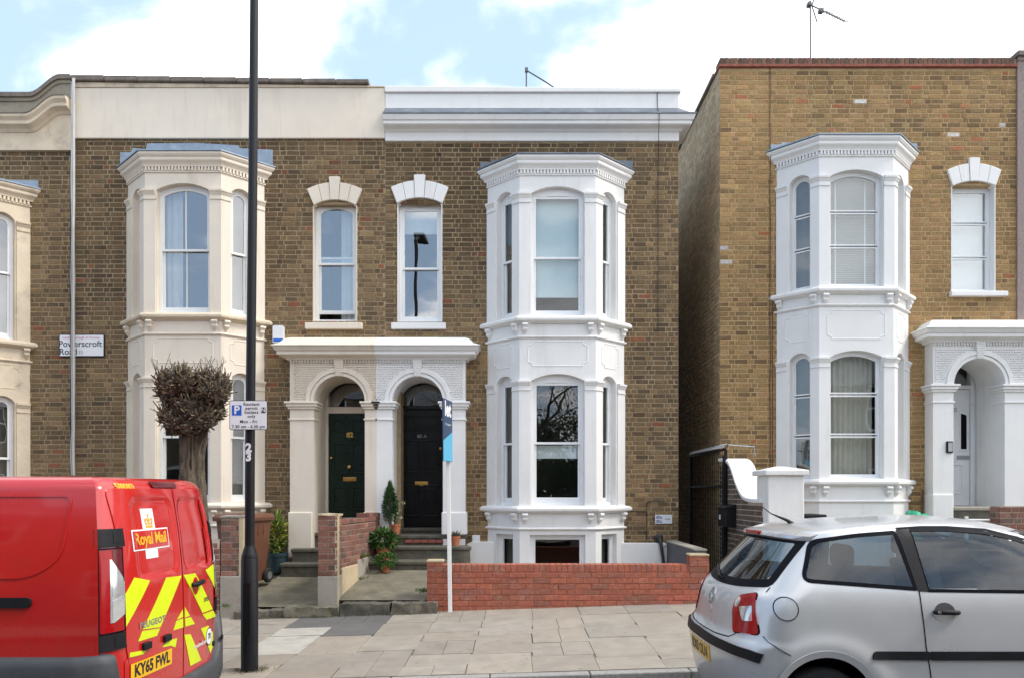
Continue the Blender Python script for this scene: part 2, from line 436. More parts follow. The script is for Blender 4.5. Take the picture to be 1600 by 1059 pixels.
black_paint = mat('black_post_paint', (.011, .011, .013), .4, var=.1, bump=.12, bscale=30, spec=.3)
black_matt = mat('black_plastic', (.014, .014, .016), .5, var=.15, bump=.2, bscale=120, spec=.2)
grey_plastic = mat('grey_bumper_plastic', (.05, .053, .06), .55, var=.15, bump=.3, bscale=200, dirt=(.16, .15, .14), dirt_amt=.3, dscale=4)
sign_white = mat('sign_white', (.80, .81, .83), .35, var=.03)
sign_blue = mat('sign_blue', (.02, .12, .55), .35, var=.03)
ink = mat('black_ink', (.015, .015, .02), .45, var=0)
ink_grey = mat('grey_ink', (.30, .28, .30), .5, var=0)
ink_red = mat('red_ink', (.55, .10, .22), .5, var=0)
navy = mat('navy_board', (.028, .055, .12), .35, var=.05)
cyan = mat('light_blue_board', (.10, .45, .68), .35, var=.05)
door_green = mat('dark_green_door_paint', (.006, .022, .015), .3, var=.1, bump=.08, bscale=20, coat=.0, spec=.3)
door_black = mat('black_door_paint', (.005, .006, .008), .3, var=.1, bump=.08, bscale=20, coat=.0, spec=.3)
brass = mat('brass', (.55, .33, .10), .35, metal=.9, var=.2)
chrome = mat('chrome', (.65, .66, .68), .15, metal=1, var=.02)
steel = mat('galvanised_steel', (.38, .39, .40), .45, metal=.7, var=.15)
wire_m = mat('aerial_metal', (.13, .13, .13), .5, metal=.4)
cable_w = mat('white_cable', (.50, .50, .49), .5, var=.1, dirt=(.4, .4, .38), dirt_amt=.4)
cable_b = mat('black_cable', (.02, .02, .02), .5)
pipe_br = mat('brown_pipe', (.12, .055, .035), .6, var=.2)
terracotta = mat('terracotta', (.46, .15, .07), .8, var=.15, scale=12, bump=.2, dirt=(.5, .38, .28), dirt_amt=.3, dscale=9)
teal_pot = mat('dark_teal_pot', (.02, .05, .06), .5, var=.1)
bin_brown = mat('brown_bin_plastic', (.145, .06, .035), .5, var=.1, bump=.25, bscale=150)
bag_green = mat('green_bag_plastic', (.05, .42, .24), .3, var=.15, bump=.3, bscale=30)
bark = mat('bark', (.088, .070, .050), .95, var=.55, scale=26, bump=1, bscale=40, aniso=(1, 1, .22), dirt=(.035, .028, .02), dirt_amt=.9, dscale=14, fine=.25)
twig_m = mat('cut_twigs', (0, 0, 0), .9, source='col', var=.3, scale=25, bump=.6)
leaf_c = mat('leaves', (0, 0, 0), .5, source='col', var=.2, scale=20, spec=.3)
blind_sky = mat('sky_tinted_blind', (.60, .70, .74), .8, var=.03)  # white blind with the blue of the reflected sky put into its colour
net = mat('net_curtain', (.60, .60, .58), .9, var=.08, scale=5)
drape = mat('pale_drape', (.52, .49, .43), .95, var=.1, scale=5)
blind_m = mat('white_blind', (.74, .77, .77), .7, var=.04)
room = mat('dim_room', (.15, .135, .115), .9, var=.3, scale=2)
glass_w = glass('window_glass', .20)
glass_hi = glass('bright_window_glass', .27)
glass_dark = glass('plain_dark_glass', .04)
glass_car = glass('tinted_car_glass', .03, (.34, .45, .52), wave=.0)
red_paint = mat('red_van_paint', (.53, .012, .010), .25, var=.04, scale=3, coat=1.0, dirt=(.26, .06, .045), dirt_amt=.35, dscale=2.5)
silver = mat('silver_car_paint', (.59, .595, .60), .30, metal=.36, var=.02, scale=3, coat=.6, dirt=(.34, .32, .29), dirt_amt=.25, dscale=2.5)
lamp_red = mat('red_lamp_lens', (.34, .003, .005), .2, var=.12, scale=30, coat=.3, spec=.3)
lamp_dark = mat('dark_red_lamp_lens', (.10, .002, .004), .2, var=.2, scale=30, coat=.25)
lamp_clear = mat('clear_lamp_lens', (.66, .68, .69), .10, metal=.6, var=.08, scale=25, coat=.9)
hi_vis = mat('yellow_reflective_film', (.66, .78, .008), .35, var=.05, dirt=(.35, .4, .05), dirt_amt=.2, dscale=4)
plate_y = mat('yellow_plate', (.80, .45, .012), .3, var=.05)
orange_ink = mat('orange_print', (.85, .42, .03), .4, var=.03)
rubber = mat('tyre_rubber', (.015, .015, .016), .8, var=.3, bump=.4, bscale=60)
seat_m = mat('grey_seat_cloth', (.045, .05, .06), .9, var=.2)
dust_white = mat('silver_wheel_paint', (.42, .43, .45), .35, metal=.6, var=.1)
frit = mat('black_window_surround', (.006, .007, .011), .5, var=.05, spec=.05)
# ------------------------------------------------------------------ ground, road, pavement
def gz(x): return SLOPE * x                      # kerb-top height along the street
def pz(x, y): return gz(x) + 0.02*(y-KERB)       # pavement height
def sheet(name, x0, x1, y0, y1, zf, m, n=8, kind='structure'):
    mb = MB(); mb.grid([[(x0+(x1-x0)*i/n, y, zf(x0+(x1-x0)*i/n, y)) for i in range(n+1)] for y in (y0, (y0+y1)/2, y1)])
    o = mb.build(name, m); tag(o, kind=kind); return o
sheet('ground', -150, 150, -120, 200, lambda x, y: max(-6, min(6, gz(x)))-0.75, soil, 60)
sheet('road', -45, 45, -0.9, KERB, lambda x, y: gz(x)-0.11-0.012*abs(y-3), asphalt, 30)
pav = sheet('pavement', -45, 45, KERB+0.13, 10.32, lambda x, y: pz(x, y)-0.008, joint_m, 30)
sheet('pavement', -45, 45, -3.6, -0.9, lambda x, y: gz(x), concrete, 30)
rng = random.Random(5)
kb = link(bpy.data.objects.new('kerb', None)); kb['kind'] = 'structure'
x = -7.4
while x < 7.5:
    l = 0.9
    mb = MB(); mb.hexa([(xx, yy, zz) for zz in (-.2, 0) for yy in (KERB, KERB+.128) for xx in (x+.004, x+l-.004)])
    mb.v = [(p[0], p[1], p[2]+gz(p[0])) for p in mb.v]
    o = mb.build('kerb_stone', kerb_m, kb, bevel=.012); x += l
slab_mesh = []
for i in range(4):
    mb = MB(); mb.box(-.5, .5, -.5, .5, -.06, 0)
    me = mb.build('slab', slab_m); me_d = me.data
    me_d.transform(Matrix.Translation((0, 0, -.06))); bpy.data.objects.remove(me); slab_mesh.append(me_d)
def slab(x0, x1, y0, y1, c, dz=0):
    g = .006; xc, yc = (x0+x1)/2, (y0+y1)/2
    o = link(bpy.data.objects.new('slab', rng.choice(slab_mesh))); o.parent = pav
    o.location = Vector((xc, yc, pz(xc, yc)+dz+rng.uniform(-.002, .002)))-Vector(pav.location)
    o.scale = (x1-x0-g, y1-y0-g, 1); o.rotation_euler = (0.02+rng.uniform(-.003, .003), -math.atan(SLOPE)+rng.uniform(-.003, .003), 0)
    o.color = (*c, 1); return o
def slabcol():
    k = rng.uniform(.88, 1.1); w = rng.uniform(-.012, .012)
    return ((.292+w*.6)*k, .256*k, (.212-w*.4)*k)
CW = .615
for k in range(-12, 11):      # slabs laid in columns running across the pavement, every column with its own breaks
    xk = .275+CW*k; y = 10.305; first = True
    while y > 6.98:
        l = rng.choice([.46, .61, .61, .76, .92])+rng.uniform(-.03, .03)
        if first: l = rng.uniform(.55, 1.0); first = False
        y0 = y-l if y-l > 7.25 else 6.935
        sk = lambda yy: (yy-10.3)*.028
        xm = xk+sk((y+y0)/2); w = CW; yc = (y+y0)/2
        c = slabcol(); dz = 0
        if -2.75 < xm+w/2 < -1.75 and 9.35 < yc: c, dz = (.115, .110, .104), .001      # asphalt repair
        elif -2.20 < xm+w/2 < -1.55 and 8.6 < yc < 9.35: c, dz = (.122, .117, .11), .001
        elif -3.0 < xm+w/2 < -2.2 and 7.9 < yc < 9.35: c, dz = (.40, .375, .33), .002     # newer pale slabs
        if w > .5 and l > .55 and rng.random() < .12:
            for a in (0, 1): slab(xm+a*w/2, xm+(a+1)*w/2, y0, y, c, dz)
        else: slab(xm, xm+w, y0, y, c, dz)
        y = y0
# ------------------------------------------------------------------ brickwork
def unit_bricks(n, seed):
    r = random.Random(seed); out = []
    for _ in range(n):
        out.append(r)
    return out
def brick_verts(rnd, l, h, proud=.0, dep=.02, ch=.004):
    c = ch; j = lambda: rnd.uniform(-.0025, .0025)
    q = [(-l/2, -h/2), (l/2, -h/2), (l/2, h/2), (-l/2, h/2)]
    v = [(a, -dep, b) for a, b in q] + [(a+j(), -c+proud, b+j()) for a, b in q]
    v += [(a*(1-2*c/l)+j(), proud+j()*.6, b*(1-2*c/h)+j()) for a, b in q]
    f = [(8, 9, 10, 11)] + [(k, (k+1) % 4, 4+(k+1) % 4, 4+k) for k in range(4)] + [(4+k, 4+(k+1) % 4, 8+(k+1) % 4, 8+k) for k in range(4)]
    return v, f
BR = {}
def brick_mesh(kind, rnd, bm1=None):
    if kind not in BR:
        BR[kind] = []
        for i in range(8):
            l, h = kind[:2]; mb = MB(); mb.add(*brick_verts(rnd, l, h, 0)); o = mb.build('brick', bm1)
            # build() moves the origin: undo, so that all bricks share a centred mesh
            o.data.transform(Matrix.Translation(o.location)); BR[kind].append(o.data); bpy.data.objects.remove(o)
    return rnd.choice(BR[kind])
def hsv_jit(c, rnd, k=.18):
    f = rnd.uniform(1-k, 1+k); return tuple(max(.004, x*f*rnd.uniform(.96, 1.04)) for x in c)
def pal_stock(p, rnd):        # sooty London stock brick
    n = noise.noise(Vector(p)*.55)+.5*noise.noise(Vector(p)*1.7+Vector((9, 3, 1)))+.25*(1-min(1, max(0, (p[2]-1)/5)))
    t = rnd.random()+n*.55
    if rnd.random() < .018: c = (.20, .085, .055)
    elif t < .08: c = (.09, .07, .05)
    elif t < .42: c = (.124, .096, .063)
    elif t < .78: c = (.148, .113, .072)
    elif t < 1.08: c = (.185, .142, .088)
    else: c = (.23, .178, .11)
    soot = (.82+.18*min(1, max(0, (7.6-p[2])/2.5)))*(1+.38*noise.noise(Vector((p[0]*.55, p[1], p[2]*.33+4)))); c = (c[0]*1.08*soot, c[1]*.92*soot, c[2]*.73*soot); return hsv_jit(c, rnd)
def pal_ochre(p, rnd):        # cleaner yellow stock brick
    n = noise.noise(Vector(p)*.6)+.4*noise.noise(Vector(p)*1.9+Vector((4, 3, 1)))
    t = rnd.random()+n*.5
    top = p[2] > 7.7
    if rnd.random() < (.035 if top else .010): c = (.27, .125, .07)
    elif rnd.random() < .004: c = (.55, .53, .5)
    elif t < .05: c = (.14, .105, .062)
    elif t < .34: c = (.20, .15, .082)
    elif t < .85: c = (.24, .18, .098)
    else: c = (.28, .21, .118)
    w = 1+.30*noise.noise(Vector((p[0]*.6, p[1], p[2]*.4+9))); c = (c[0]*1.24*w, c[1]*1.02*w, c[2]*.79*w) if c[2] < .5 else c; return hsv_jit(c, rnd, .14)
def pal_side(p, rnd):         # the passage wall: grey render traces above, soot and painted-in shade below
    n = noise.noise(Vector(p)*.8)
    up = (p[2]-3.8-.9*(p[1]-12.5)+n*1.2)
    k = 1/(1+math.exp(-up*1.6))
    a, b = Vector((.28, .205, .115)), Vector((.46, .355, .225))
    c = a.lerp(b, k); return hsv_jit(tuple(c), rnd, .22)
def pal_red(p, rnd):
    n = noise.noise(Vector(p)*1.6)*.18
    c = (.375+n*.3, .116, .070) if rnd.random() > .25 else (.30, .115, .078)
    return hsv_jit(c, rnd, .10)
def pal_oldred(p, rnd):
    t = rnd.random(); c = (.20, .085, .062) if t < .5 else ((.24, .12, .088) if t < .8 else (.13, .08, .064))
    return hsv_jit(c, rnd, .18)
def pal_dark(p, rnd):
    return hsv_jit((.10, .075, .06) if rnd.random() < .6 else (.14, .10, .075), rnd, .25)
HIDE = [(0, 735, 350, 1059), (386, 0, 408, 1059), (240, 560, 365, 740), (1090, 812, 1600, 1059)]    # roughly what stands in front
def seen(p):
    if p.y < .5: return False
    x = 800+p.x*FPX/p.y; y = HOR-(p.z-EYE)*FPX/p.y
    if not (0 < x < 1600 and 0 < y < 1059): return False
    return not any(a < x < c and b < y < d for a, b, c, d in HIDE)
def lay(part, M, u0, u1, z0, z1, holes=(), pal=pal_stock, seed=1, nind=300, course=.0774, sl=.200, hl=.090, jt=.0135, clip=None, bond='flemish', proud=.0):
    bm1, bm2 = (red_one, red_all) if pal in (pal_red, pal_oldred, pal_dark) else (brick_one, brick_all)
    rnd = random.Random(seed); h = course-jt; items = []; k = 0; z = z0
    while z+h*.6 < z1:
        hh = min(h, z1-z); zc = z+hh/2
        cut = [(a, b) for a, b, c, d in holes if c < zc+h*.2 and d > zc-h*.2]
        u = u0-rnd.uniform(0, .02)-(.157 if k % 2 else 0)
        if bond != 'flemish': u = u0-(.107 if k % 2 else 0)
        i = k % 2
        while u < u1:
            l = sl if (bond != 'flemish' or i % 2 == 0) else hl
            if rnd.random() < .04: l *= rnd.uniform(.85, 1.15)
            segs = [(max(u, u0), min(u+l, u1))]
            for a, b in cut:
                ns = []
                for s, e in segs:
                    if b <= s or a >= e: ns.append((s, e)); continue
                    if a > s: ns.append((s, a-.004))
                    if b < e: ns.append((b+.004, e))
                segs = ns
            for s, e in segs:
                if e-s > .03 and not (clip and clip((s+e)/2, zc)): items.append(((s+e)/2, zc, e-s, hh))
            u += l+jt; i += 1
        z += course; k += 1
    cand = [j for j, it in enumerate(items) if seen(M @ Vector((it[0], 0, it[1])))]
    rnd.shuffle(cand); cand.sort(key=lambda j: -round(items[j][2]*items[j][3], 3))
    single = set(cand[:nind])
    mass = MB(M); mass.c = []
    for j, (u, zc, l, hh) in enumerate(items):
        w = M @ Vector((u, 0, zc)); c = pal(w, rnd); pr = proud+rnd.uniform(-.0025, .0025)
        if j in single:
            o = link(bpy.data.objects.new('brick', brick_mesh((sl, h, bm1.name), rnd, bm1)))
            o.parent = part
            loc = M @ Vector((u, pr, zc))
            if part.get('_w'): loc = loc-Vector(part['_w'])
            R = M.to_3x3().to_4x4(); R.translation = loc
            o.matrix_basis = R @ Matrix.Rotation(rnd.uniform(-.008, .008), 4, 'Y') @ Matrix.Diagonal((l/sl, 1, hh/h, 1))
            o.color = (*c, 1)
        else:
            v, f = brick_verts(rnd, l, hh, pr); mass.add([(a+u, b, d+zc) for a, b, d in v], f); mass.c += [c]*len(v)
    if mass.v:
        o = mass.build('brickwork', bm2, part)
        if part.get('_w'): o.location = -Vector(part['_w'])
        o['kind'] = 'stuff'
    return items

# ------------------------------------------------------------------ windows
def wavy(u0, u1, z0, z1, d, amp=.02, pitch=.09, seed=1, taper=None):
    r = random.Random(seed); n = max(8, int((u1-u0)/.011)); rows = []; ph = r.uniform(0, 6)
    zs = [z0+(z1-z0)*k/6 for k in range(7)]
    for z in zs:
        row = []
        for i in range(n+1):
            u = u0+(u1-u0)*i/n
            if taper: u += taper*(1-(z-z0)/(z1-z0))**1.6*(i/n)
            row.append((u, d+amp*math.sin(2*math.pi*u/pitch+ph+1.7*noise.noise(Vector((u*6, z*.7, seed))))*(.8+.5*noise.noise(Vector((u*3, seed, 0)))), z))
        rows.append(row)
    return rows
def window(house, M, u0, u1, z0, z1, rise=0, zm=None, mats=None, kind='sash', square=False, fw=.045, bars=0, gl=None, gl2=None,
           dress=None, openb=0, d0=-.10, tiltz=0, vent=False, seed=1, glv=None):
    fm = mats or upvc; gl = gl or glass_w; gl2 = gl2 or gl
    d1 = d0-.075
    outer = arch(u0, u1, z0, z1, rise)
    i0, i1, iz0 = u0+fw, u1-fw, z0+fw*1.25
    ir = 0 if square else max(0, rise*.9); iz1 = z1-fw*.6 if square else z1-fw*.9
    mb = MB(M); mb.extr(outer, d0, d1, [arch(i0, i1, iz0, iz1, ir)])
    mb.box(u0, u1, d0, d0+.022, z0, z0+.03)
    w = mb.build('window', fm, house, bevel=.004, seg=1)
    def leaf(name, a0, a1, b0, b1, rs, da, g, th=.035, nb=0, brail=None):
        f = MB(M); st = th; bt = brail or th
        hole = arch(a0+st, a1-st, b0+bt, b1-st, rs*.95)
        f.extr(arch(a0, a1, b0, b1, rs), da, da-.034, [hole])
        for k in range(nb):
            c = a0+(a1-a0)*(k+1)/(nb+1); f.box(c-.009, c+.009, da-.004, da-.03, b0+bt, b1-st+rs*.9)
        s = f.build(name, fm, w, bevel=.003, seg=1)
        p = MB(M); t = tiltz
        uc = (a0+a1)/2
        hh = arch(a0+st-.004, a1-st+.004, b0+bt-.004, b1-st+.004, rs*.95)
        tess = tessellate_polygon([[Vector((q[0], q[1], 0)) for q in hh]])
        p.add([(q[0], da-.017+t*(q[0]-uc), q[1]) for q in hh], [tuple(x) for x in tess])
        o = p.build('pane', g, w)
    if kind == 'sash':
        zm = zm if zm is not None else (z0+z1)/2
        leaf('upper_sash', i0, i1, zm-.02, iz1, ir, d0-.004, gl, nb=bars)
        leaf('lower_sash', i0, i1, iz0+openb, zm+.02+openb, 0, d0-.039, gl2, nb=bars, brail=.06)
    elif kind == 'triple':
        zs = [iz0]+list(zm)+[iz1]
        for k in range(3):
            leaf('sash', i0, i1, zs[k]+(.012 if k else 0), zs[k+1]-(.012 if k < 2 else 0), ir if k == 2 else 0, d0-.008, (gl2, gl, glv or gl)[k], th=.022)
    else:
        leaf('sash', i0, i1, iz0, iz1, ir, d0-.008, gl, th=.03)
    if vent:
        v = MB(M); c = (u0+u1)/2; v.box(c-.16, c+.16, d0, d0+.012, iz1+.008, iz1+.028); v.build('trickle_vent', fm, w, bevel=.003)
    for it in (dress or []):
        t = it[0]
        if t == 'blind':       # plain sheet: from, to, z0, z1, depth, material
            b = MB(M); b.box(it[1], it[2], it[5]-.004, it[5], it[3], it[4]); b.build('blind', it[6], w)
        elif t == 'curtain':
            b = MB(M); b.grid(wavy(it[1], it[2], it[3], it[4], it[5], seed=seed+int(it[1]*100), taper=it[7] if len(it) > 7 else None,
                                   amp=it[8] if len(it) > 8 else .02, pitch=it[9] if len(it) > 9 else .09))
            b.build('curtain', it[6], w, smooth=180)
        elif t == 'slats':
            me = None; z = it[3]
            while z < it[4]:
                if me is None:
                    b = MB(M); b.add([(it[1], it[5]-.012, z-.010), (it[2], it[5]-.012, z-.010), (it[2], it[5]+.012, z+.010), (it[1], it[5]+.012, z+.010),
                                      (it[1], it[5]-.012, z-.008), (it[2], it[5]-.012, z-.008), (it[2], it[5]+.012, z+.012), (it[1], it[5]+.012, z+.012)],
                                     [(0, 1, 2, 3), (4, 5, 6, 7), (0, 1, 5, 4), (2, 3, 7, 6), (0, 3, 7, 4), (1, 2, 6, 5)])
                    o = b.build('blind_slat', blind_m, w); me = o.data; zb = z; base = o.location.copy()
                else:
                    o = link(bpy.data.objects.new('blind_slat', me)); o.parent = w; o.location = base+Vector((0, 0, z-zb))
                z += .0335
            b = MB(M)
            for f in (.2, .8):
                u = it[1]+(it[2]-it[1])*f; b.box(u-.012, u+.012, it[5]+.014, it[5]+.016, it[3], it[4])
            b.build('blind_tape', blind_m, w)
    return w

def room_box(house, x0, x1, y0, y1, z0, z1):
    mb = MB(); P = [(x, y, z) for z in (z0, z1) for y in (y0, y1) for x in (x0, x1)]
    mb.add(P, [(0, 2, 3, 1), (4, 5, 7, 6), (2, 6, 7, 3), (0, 4, 6, 2), (1, 3, 7, 5)])
    mb.build('room_shell', room, house)

def room_bay(house, cx, yb, z0, z1):      # the room behind a bay, open towards the panes
    ol = [(cx-.62, YB+.33), (cx-.80, YF), (cx-.84, YF+.2), (cx-.84, yb), (cx+.84, yb), (cx+.84, YF+.2), (cx+.80, YF), (cx+.62, YB+.33)]
    mb = MB(); n = len(ol); mb.add([(*p, z0) for p in ol]+[(*p, z1) for p in ol], [(i, i+1, n+i+1, n+i) for i in range(n-1)]+[tuple(range(n)), tuple(range(n, 2*n))])
    mb.build('room_shell', room, house)

# ------------------------------------------------------------------ the canted two-storey bay
PROF_CORN = lambda z0, z1: [(.0, z0), (.035, z0), (.038, z0+.02), (.055, z0+.05), (.078, z0+.075), (.085, z0+.09), (.085, z0+.13), (.10, z0+.14), (.118, z1-.03), (.122, z1-.012), (.115, z1), (0, z1+.02)]
def bay(house, cx, lv, m, spec, colour, up=.2, basement=False, hw=1.12, fw_=.60, leadmat=lead, slope_lead=True, old=None, zbase=0):
    A, B, C, D = (cx-hw, YF), (cx-fw_, YB), (cx+fw_, YB), (cx+hw, YF)
    path = [A, B, C, D]; L = math.hypot(hw-fw_, YF-YB)
    Ms = [frame((*A, 0), (B[0]-A[0], B[1]-A[1])), frame((*B, 0), (1, 0)), frame((*C, 0), (D[0]-C[0], D[1]-C[1]))]
    op = [(.215, .215+.345), (fw_-.415, fw_+.415), (L-.215-.345, L-.215)]
    # lv: dict of levels
    body = MB(); th = .17
    wins = []
    for k, M in enumerate(Ms):
        Lk = [L, 2*fw_, L][k]; a, b = op[k]; rise = .105 if k == 1 else .10
        holes = []
        for zb, zs in ((lv['u0'], lv['us']), (lv['l0'], lv['ls'])):
            r = rise if k == 1 else .10
            holes.append(arch(a, b, zb, zs, r)); wins.append((k, a, b, zb, zs, r))
        if basement:
            holes.append([(a-.02, zbase+.12), (b+.02, zbase+.12), (b+.02, lv['bt']), (a-.02, lv['bt'])])
        mb = MB(M); mb.extr([(0, zbase), (Lk, zbase), (Lk, lv['top']), (0, lv['top'])], 0, -th, holes)
        body.v, body.f, mb2 = body.v, body.f, mb
        n = len(body.v); body.v += mb.v; body.f += [tuple(n+i for i in f) for f in mb.f]
    bw = body.build('bay_window', m, house)
    # cornice, dentils, roof
    c = MB(); c.sweep(path, PROF_CORN(lv['c0'], lv['c1'])); c.build('cornice', m, bw)
    dn = MB()
    for k, M in enumerate(Ms):
        Lk = [L, 2*fw_, L][k]; n = int(Lk/.052); dm = MB(M)
        for i in range(n):
            u = Lk*(i+.5)/n; dm.box(u-.015, u+.015, -.002, .033, lv['c0']-.062, lv['c0'])
        b0 = len(dn.v); dn.v += dm.v; dn.f += [tuple(b0+i for i in f) for f in dm.f]
    o = dn.build('dentil_course', m, bw); o['kind'] = 'stuff'
    t = MB(); t.sweep(path, [(0, lv['c0']-.085), (.018, lv['c0']-.085), (.02, lv['c0']-.062), (0, lv['c0']-.062)]); t.build('fillet', m, bw)
    ex = .13
    e = [(A[0]-ex*1.42, YF), (B[0]-ex*.41, YB-ex), (C[0]+ex*.41, YB-ex), (D[0]+ex*1.42, YF)]
    r = MB(); zt = lv['c1']+.005
    ridge = [(A[0]+.02, YF, zt+.07), (B[0]-.05, YF, zt+.12), (C[0]+.05, YF, zt+.12), (D[0]-.02, YF, zt+.07)]
    r.loft([[(*p, zt) for p in e], [(*p, zt+.022) for p in e], ridge], False, False)
    r.build('lead_roof', leadmat, bw)
    f = MB(); ru = random.Random(int(cx*10)); tops = [(A[0]-.12, .62), (A[0]+.06, .62), (A[0]+.08, .8), (A[0]+.3, .74), (A[0]+.32, .98), (cx, 1.0), (D[0]-.42, .9), (D[0]-.40, .78), (D[0]+.14, .72)]
    f.extr([(D[0]+.14, zt-.05), (A[0]-.12, zt-.05)]+[(u, zt+up*h) for u, h in tops], YF-.014, YF+.003)
    f.build('lead_upstand', leadmat, bw)
    # pilasters with capitals, once per storey
    for zb, zs in ((lv['u0'], lv['us']), (lv['l0'], lv['ls'])):
        for P in ([A, tuple(Vector(A)+(Vector(B)-Vector(A)).normalized()*.19)],
                  [tuple(Vector(B)+(Vector(A)-Vector(B)).normalized()*(L-op[0][1]-.012)), B, (B[0]+op[1][0]-.012, YB)],
                  [(C[0]-(2*fw_-op[1][1])+.012, YB), C, tuple(Vector(C)+(Vector(D)-Vector(C)).normalized()*(op[2][0]-.012))],
                  [tuple(Vector(D)+(Vector(C)-Vector(D)).normalized()*.19), D]):
            s = MB(); s.sweep(P, [(0, zb-.02), (.022, zb-.02), (.022, zs-.14), (0, zs-.14)], ends='plain'); pl = s.build('pilaster', m, bw)
            s = MB(); s.sweep(P, [(0, zs-.16), (.034, zs-.16), (.036, zs-.145), (.026, zs-.14), (.026, zs-.085), (.034, zs-.08), (.05, zs-.045),
                                  (.062, zs-.035), (.064, zs-.005), (.05, zs), (0, zs)], ends='plain'); s.build('capital', m, pl)
    # sills, brackets, string courses
    for zt_, zb_ in ((lv['s1'], lv['st1']), (lv['s0'], lv['st0'])):
        s = MB(); s.sweep(path, [(-.03, zt_-.12), (.03, zt_-.12), (.05, zt_-.10), (.075, zt_-.095), (.090, zt_-.08), (.093, zt_-.05), (.082, zt_-.03), (.06, zt_-.012), (-.1, zt_+.006)])
        s.build('sill', old if (old and zt_ == lv['s1']) else m, bw)
        s = MB(); s.sweep(path, [(0, zb_-.03), (.02, zb_-.03), (.032, zb_-.012), (.028, zb_), (.012, zb_+.012), (0, zb_+.012)]); s.build('string_course', m, bw)
        for k, M in enumerate(Ms):
            Lk = [L, 2*fw_, L][k]
            us = [.085, 2*fw_-.085] if k == 1 else ([.055, L-.075] if k == 0 else [.075, L-.055])
            for u in us:
                b = MB(M); z1 = zt_-.118
                b.loft([[(u-.044, 0, z1), (u-.044, .080, z1), (u+.044, .080, z1), (u+.044, 0, z1)],
                        [(u-.048, 0, z1-.03), (u-.048, .090, z1-.03), (u+.048, .090, z1-.03), (u+.048, 0, z1-.03)],
                        [(u-.036, 0, z1-.07), (u-.036, .058, z1-.07), (u+.036, .058, z1-.07), (u+.036, 0, z1-.07)],
                        [(u-.042, 0, z1-.10), (u-.042, .062, z1-.10), (u+.042, .062, z1-.10), (u+.042, 0, z1-.10)],
                        [(u-.026, 0, z1-.13), (u-.026, .042, z1-.13), (u+.026, .042, z1-.13), (u+.026, 0, z1-.13)],
                        [(u-.010, 0, z1-.17), (u-.010, .014, z1-.17), (u+.010, .014, z1-.17), (u+.010, 0, z1-.17)]])
                b.build('bracket', m, bw, bevel=.006, seg=1)
    # sunk panels between the storeys
    for k, M in enumerate(Ms):
        Lk = [L, 2*fw_, L][k]; a, b = (.12, Lk-.12) if k == 1 else (.14, Lk-.14)
        z0, z1 = lv['p0'], lv['p1']; q = .07
        ol = [(a+q, z0), (b-q, z0), (b-q, z0+q*.6), (b, z0+q), (b, z1-q), (b-q, z1-q*.6), (b-q, z1), (a+q, z1), (a+q, z1-q*.6), (a, z1-q), (a, z0+q), (a+q, z0+q*.6)]
        s = MB(M); s.extr(ol, .0055, -.01, [offset_poly(ol, .022)]); s.build('panel_moulding', m, bw, bevel=.004, seg=1)
    room_bay(house, cx, YF+1.9, lv['u0']-.25, lv['us']+.25)
    room_bay(house, cx, YF+1.9, lv['l0']-.25, lv['ls']+.25)
    if basement: room_bay(house, cx, YF+1.2, zbase+.02, lv['bt']+.04)
    for (k, a, b, zb, zs, r) in wins:
        fl = 'u' if zb == lv['u0'] else 'l'
        kw = dict(spec.get(fl+str(k), spec[fl]))
        d = kw.pop('dressf', None); kw['dress'] = d(a, b, zb, zs) if d else None
        window(house, Ms[k], a, b, zb, zs, r, seed=int(cx*7)+k*3+(1 if fl == 'u' else 0), **kw)
    if basement:
        for k in range(3):
            a, b = op[k]; window(house, Ms[k], a-.02, b+.02, zbase+.12, lv['bt'], 0, kind='single', fw=.055, gl=glass_dark, mats=upvc, d0=-.07)
    return bw

def lintel(house, M, cx, w, z, rise, spread, h, m, n=5, keyup=.09):
    u0, u1 = cx-w/2, cx+w/2
    lin = None; R = (w*w/4+rise*rise)/(2*rise); zc = z+rise-R
    for i in range(n):
        f0, f1 = i/n, (i+1)/n
        def bot(f):
            u = u0+w*f; return (u, zc+math.sqrt(max(0, R*R-(u-cx)**2)))
        def top(f, up=0):
            u = cx-w/2-spread+(w+2*spread)*f; t = (f-.5)*2
            return (u, z+h*(1-.30*t*t)+up)
        up = keyup if i == n//2 else 0
        pr = .05 if i == n//2 else .042
        fs = [f0+(f1-f0)*k/4 for k in range(5)]
        e = .0022
        poly = [(bot(f)[0]+(e if f == f0 and i else (-e if f == f1 and i < n-1 else 0)), bot(f)[1]) for f in fs]+\
               [(top(f, up)[0]+(e if f == f0 and i else (-e if f == f1 and i < n-1 else 0)), top(f, up)[1]) for f in reversed(fs)]
        mb = MB(M); mb.extr(poly, pr, -.10)
        if lin is None: lin = mb.build('lintel', m, house, bevel=.008)
        else: mb.build('voussoir', m, lin, bevel=.008)
    return lin
def flat_sill(house, M, u0, u1, z0, z1, m):
    mb = MB(M); mb.add([(u0, 0-.12, z0), (u1, -.12, z0), (u0, .075, z0), (u1, .075, z0), (u0, -.12, z1), (u1, -.12, z1), (u0, .075, z1-.015), (u1, .075, z1-.015)],
                       [(0, 2, 3, 1), (4, 5, 7, 6), (0, 1, 5, 4), (2, 6, 7, 3), (0, 4, 6, 2), (1, 3, 7, 5)])
    return mb.build('sill', m, house, bevel=.01)
def reveal(house, M, u0, u1, z0, z1, rise, m, margin=.0):       # painted jambs lining an opening
    mb = MB(M); o = arch(u0-.012, u1+.012, z0, z1, rise); i = arch(u0+.003, u1-.003, z0+.003, z1, rise-.003)
    mb.extr(o, .006, -.20, [i]); return mb.build('reveal', m, house)
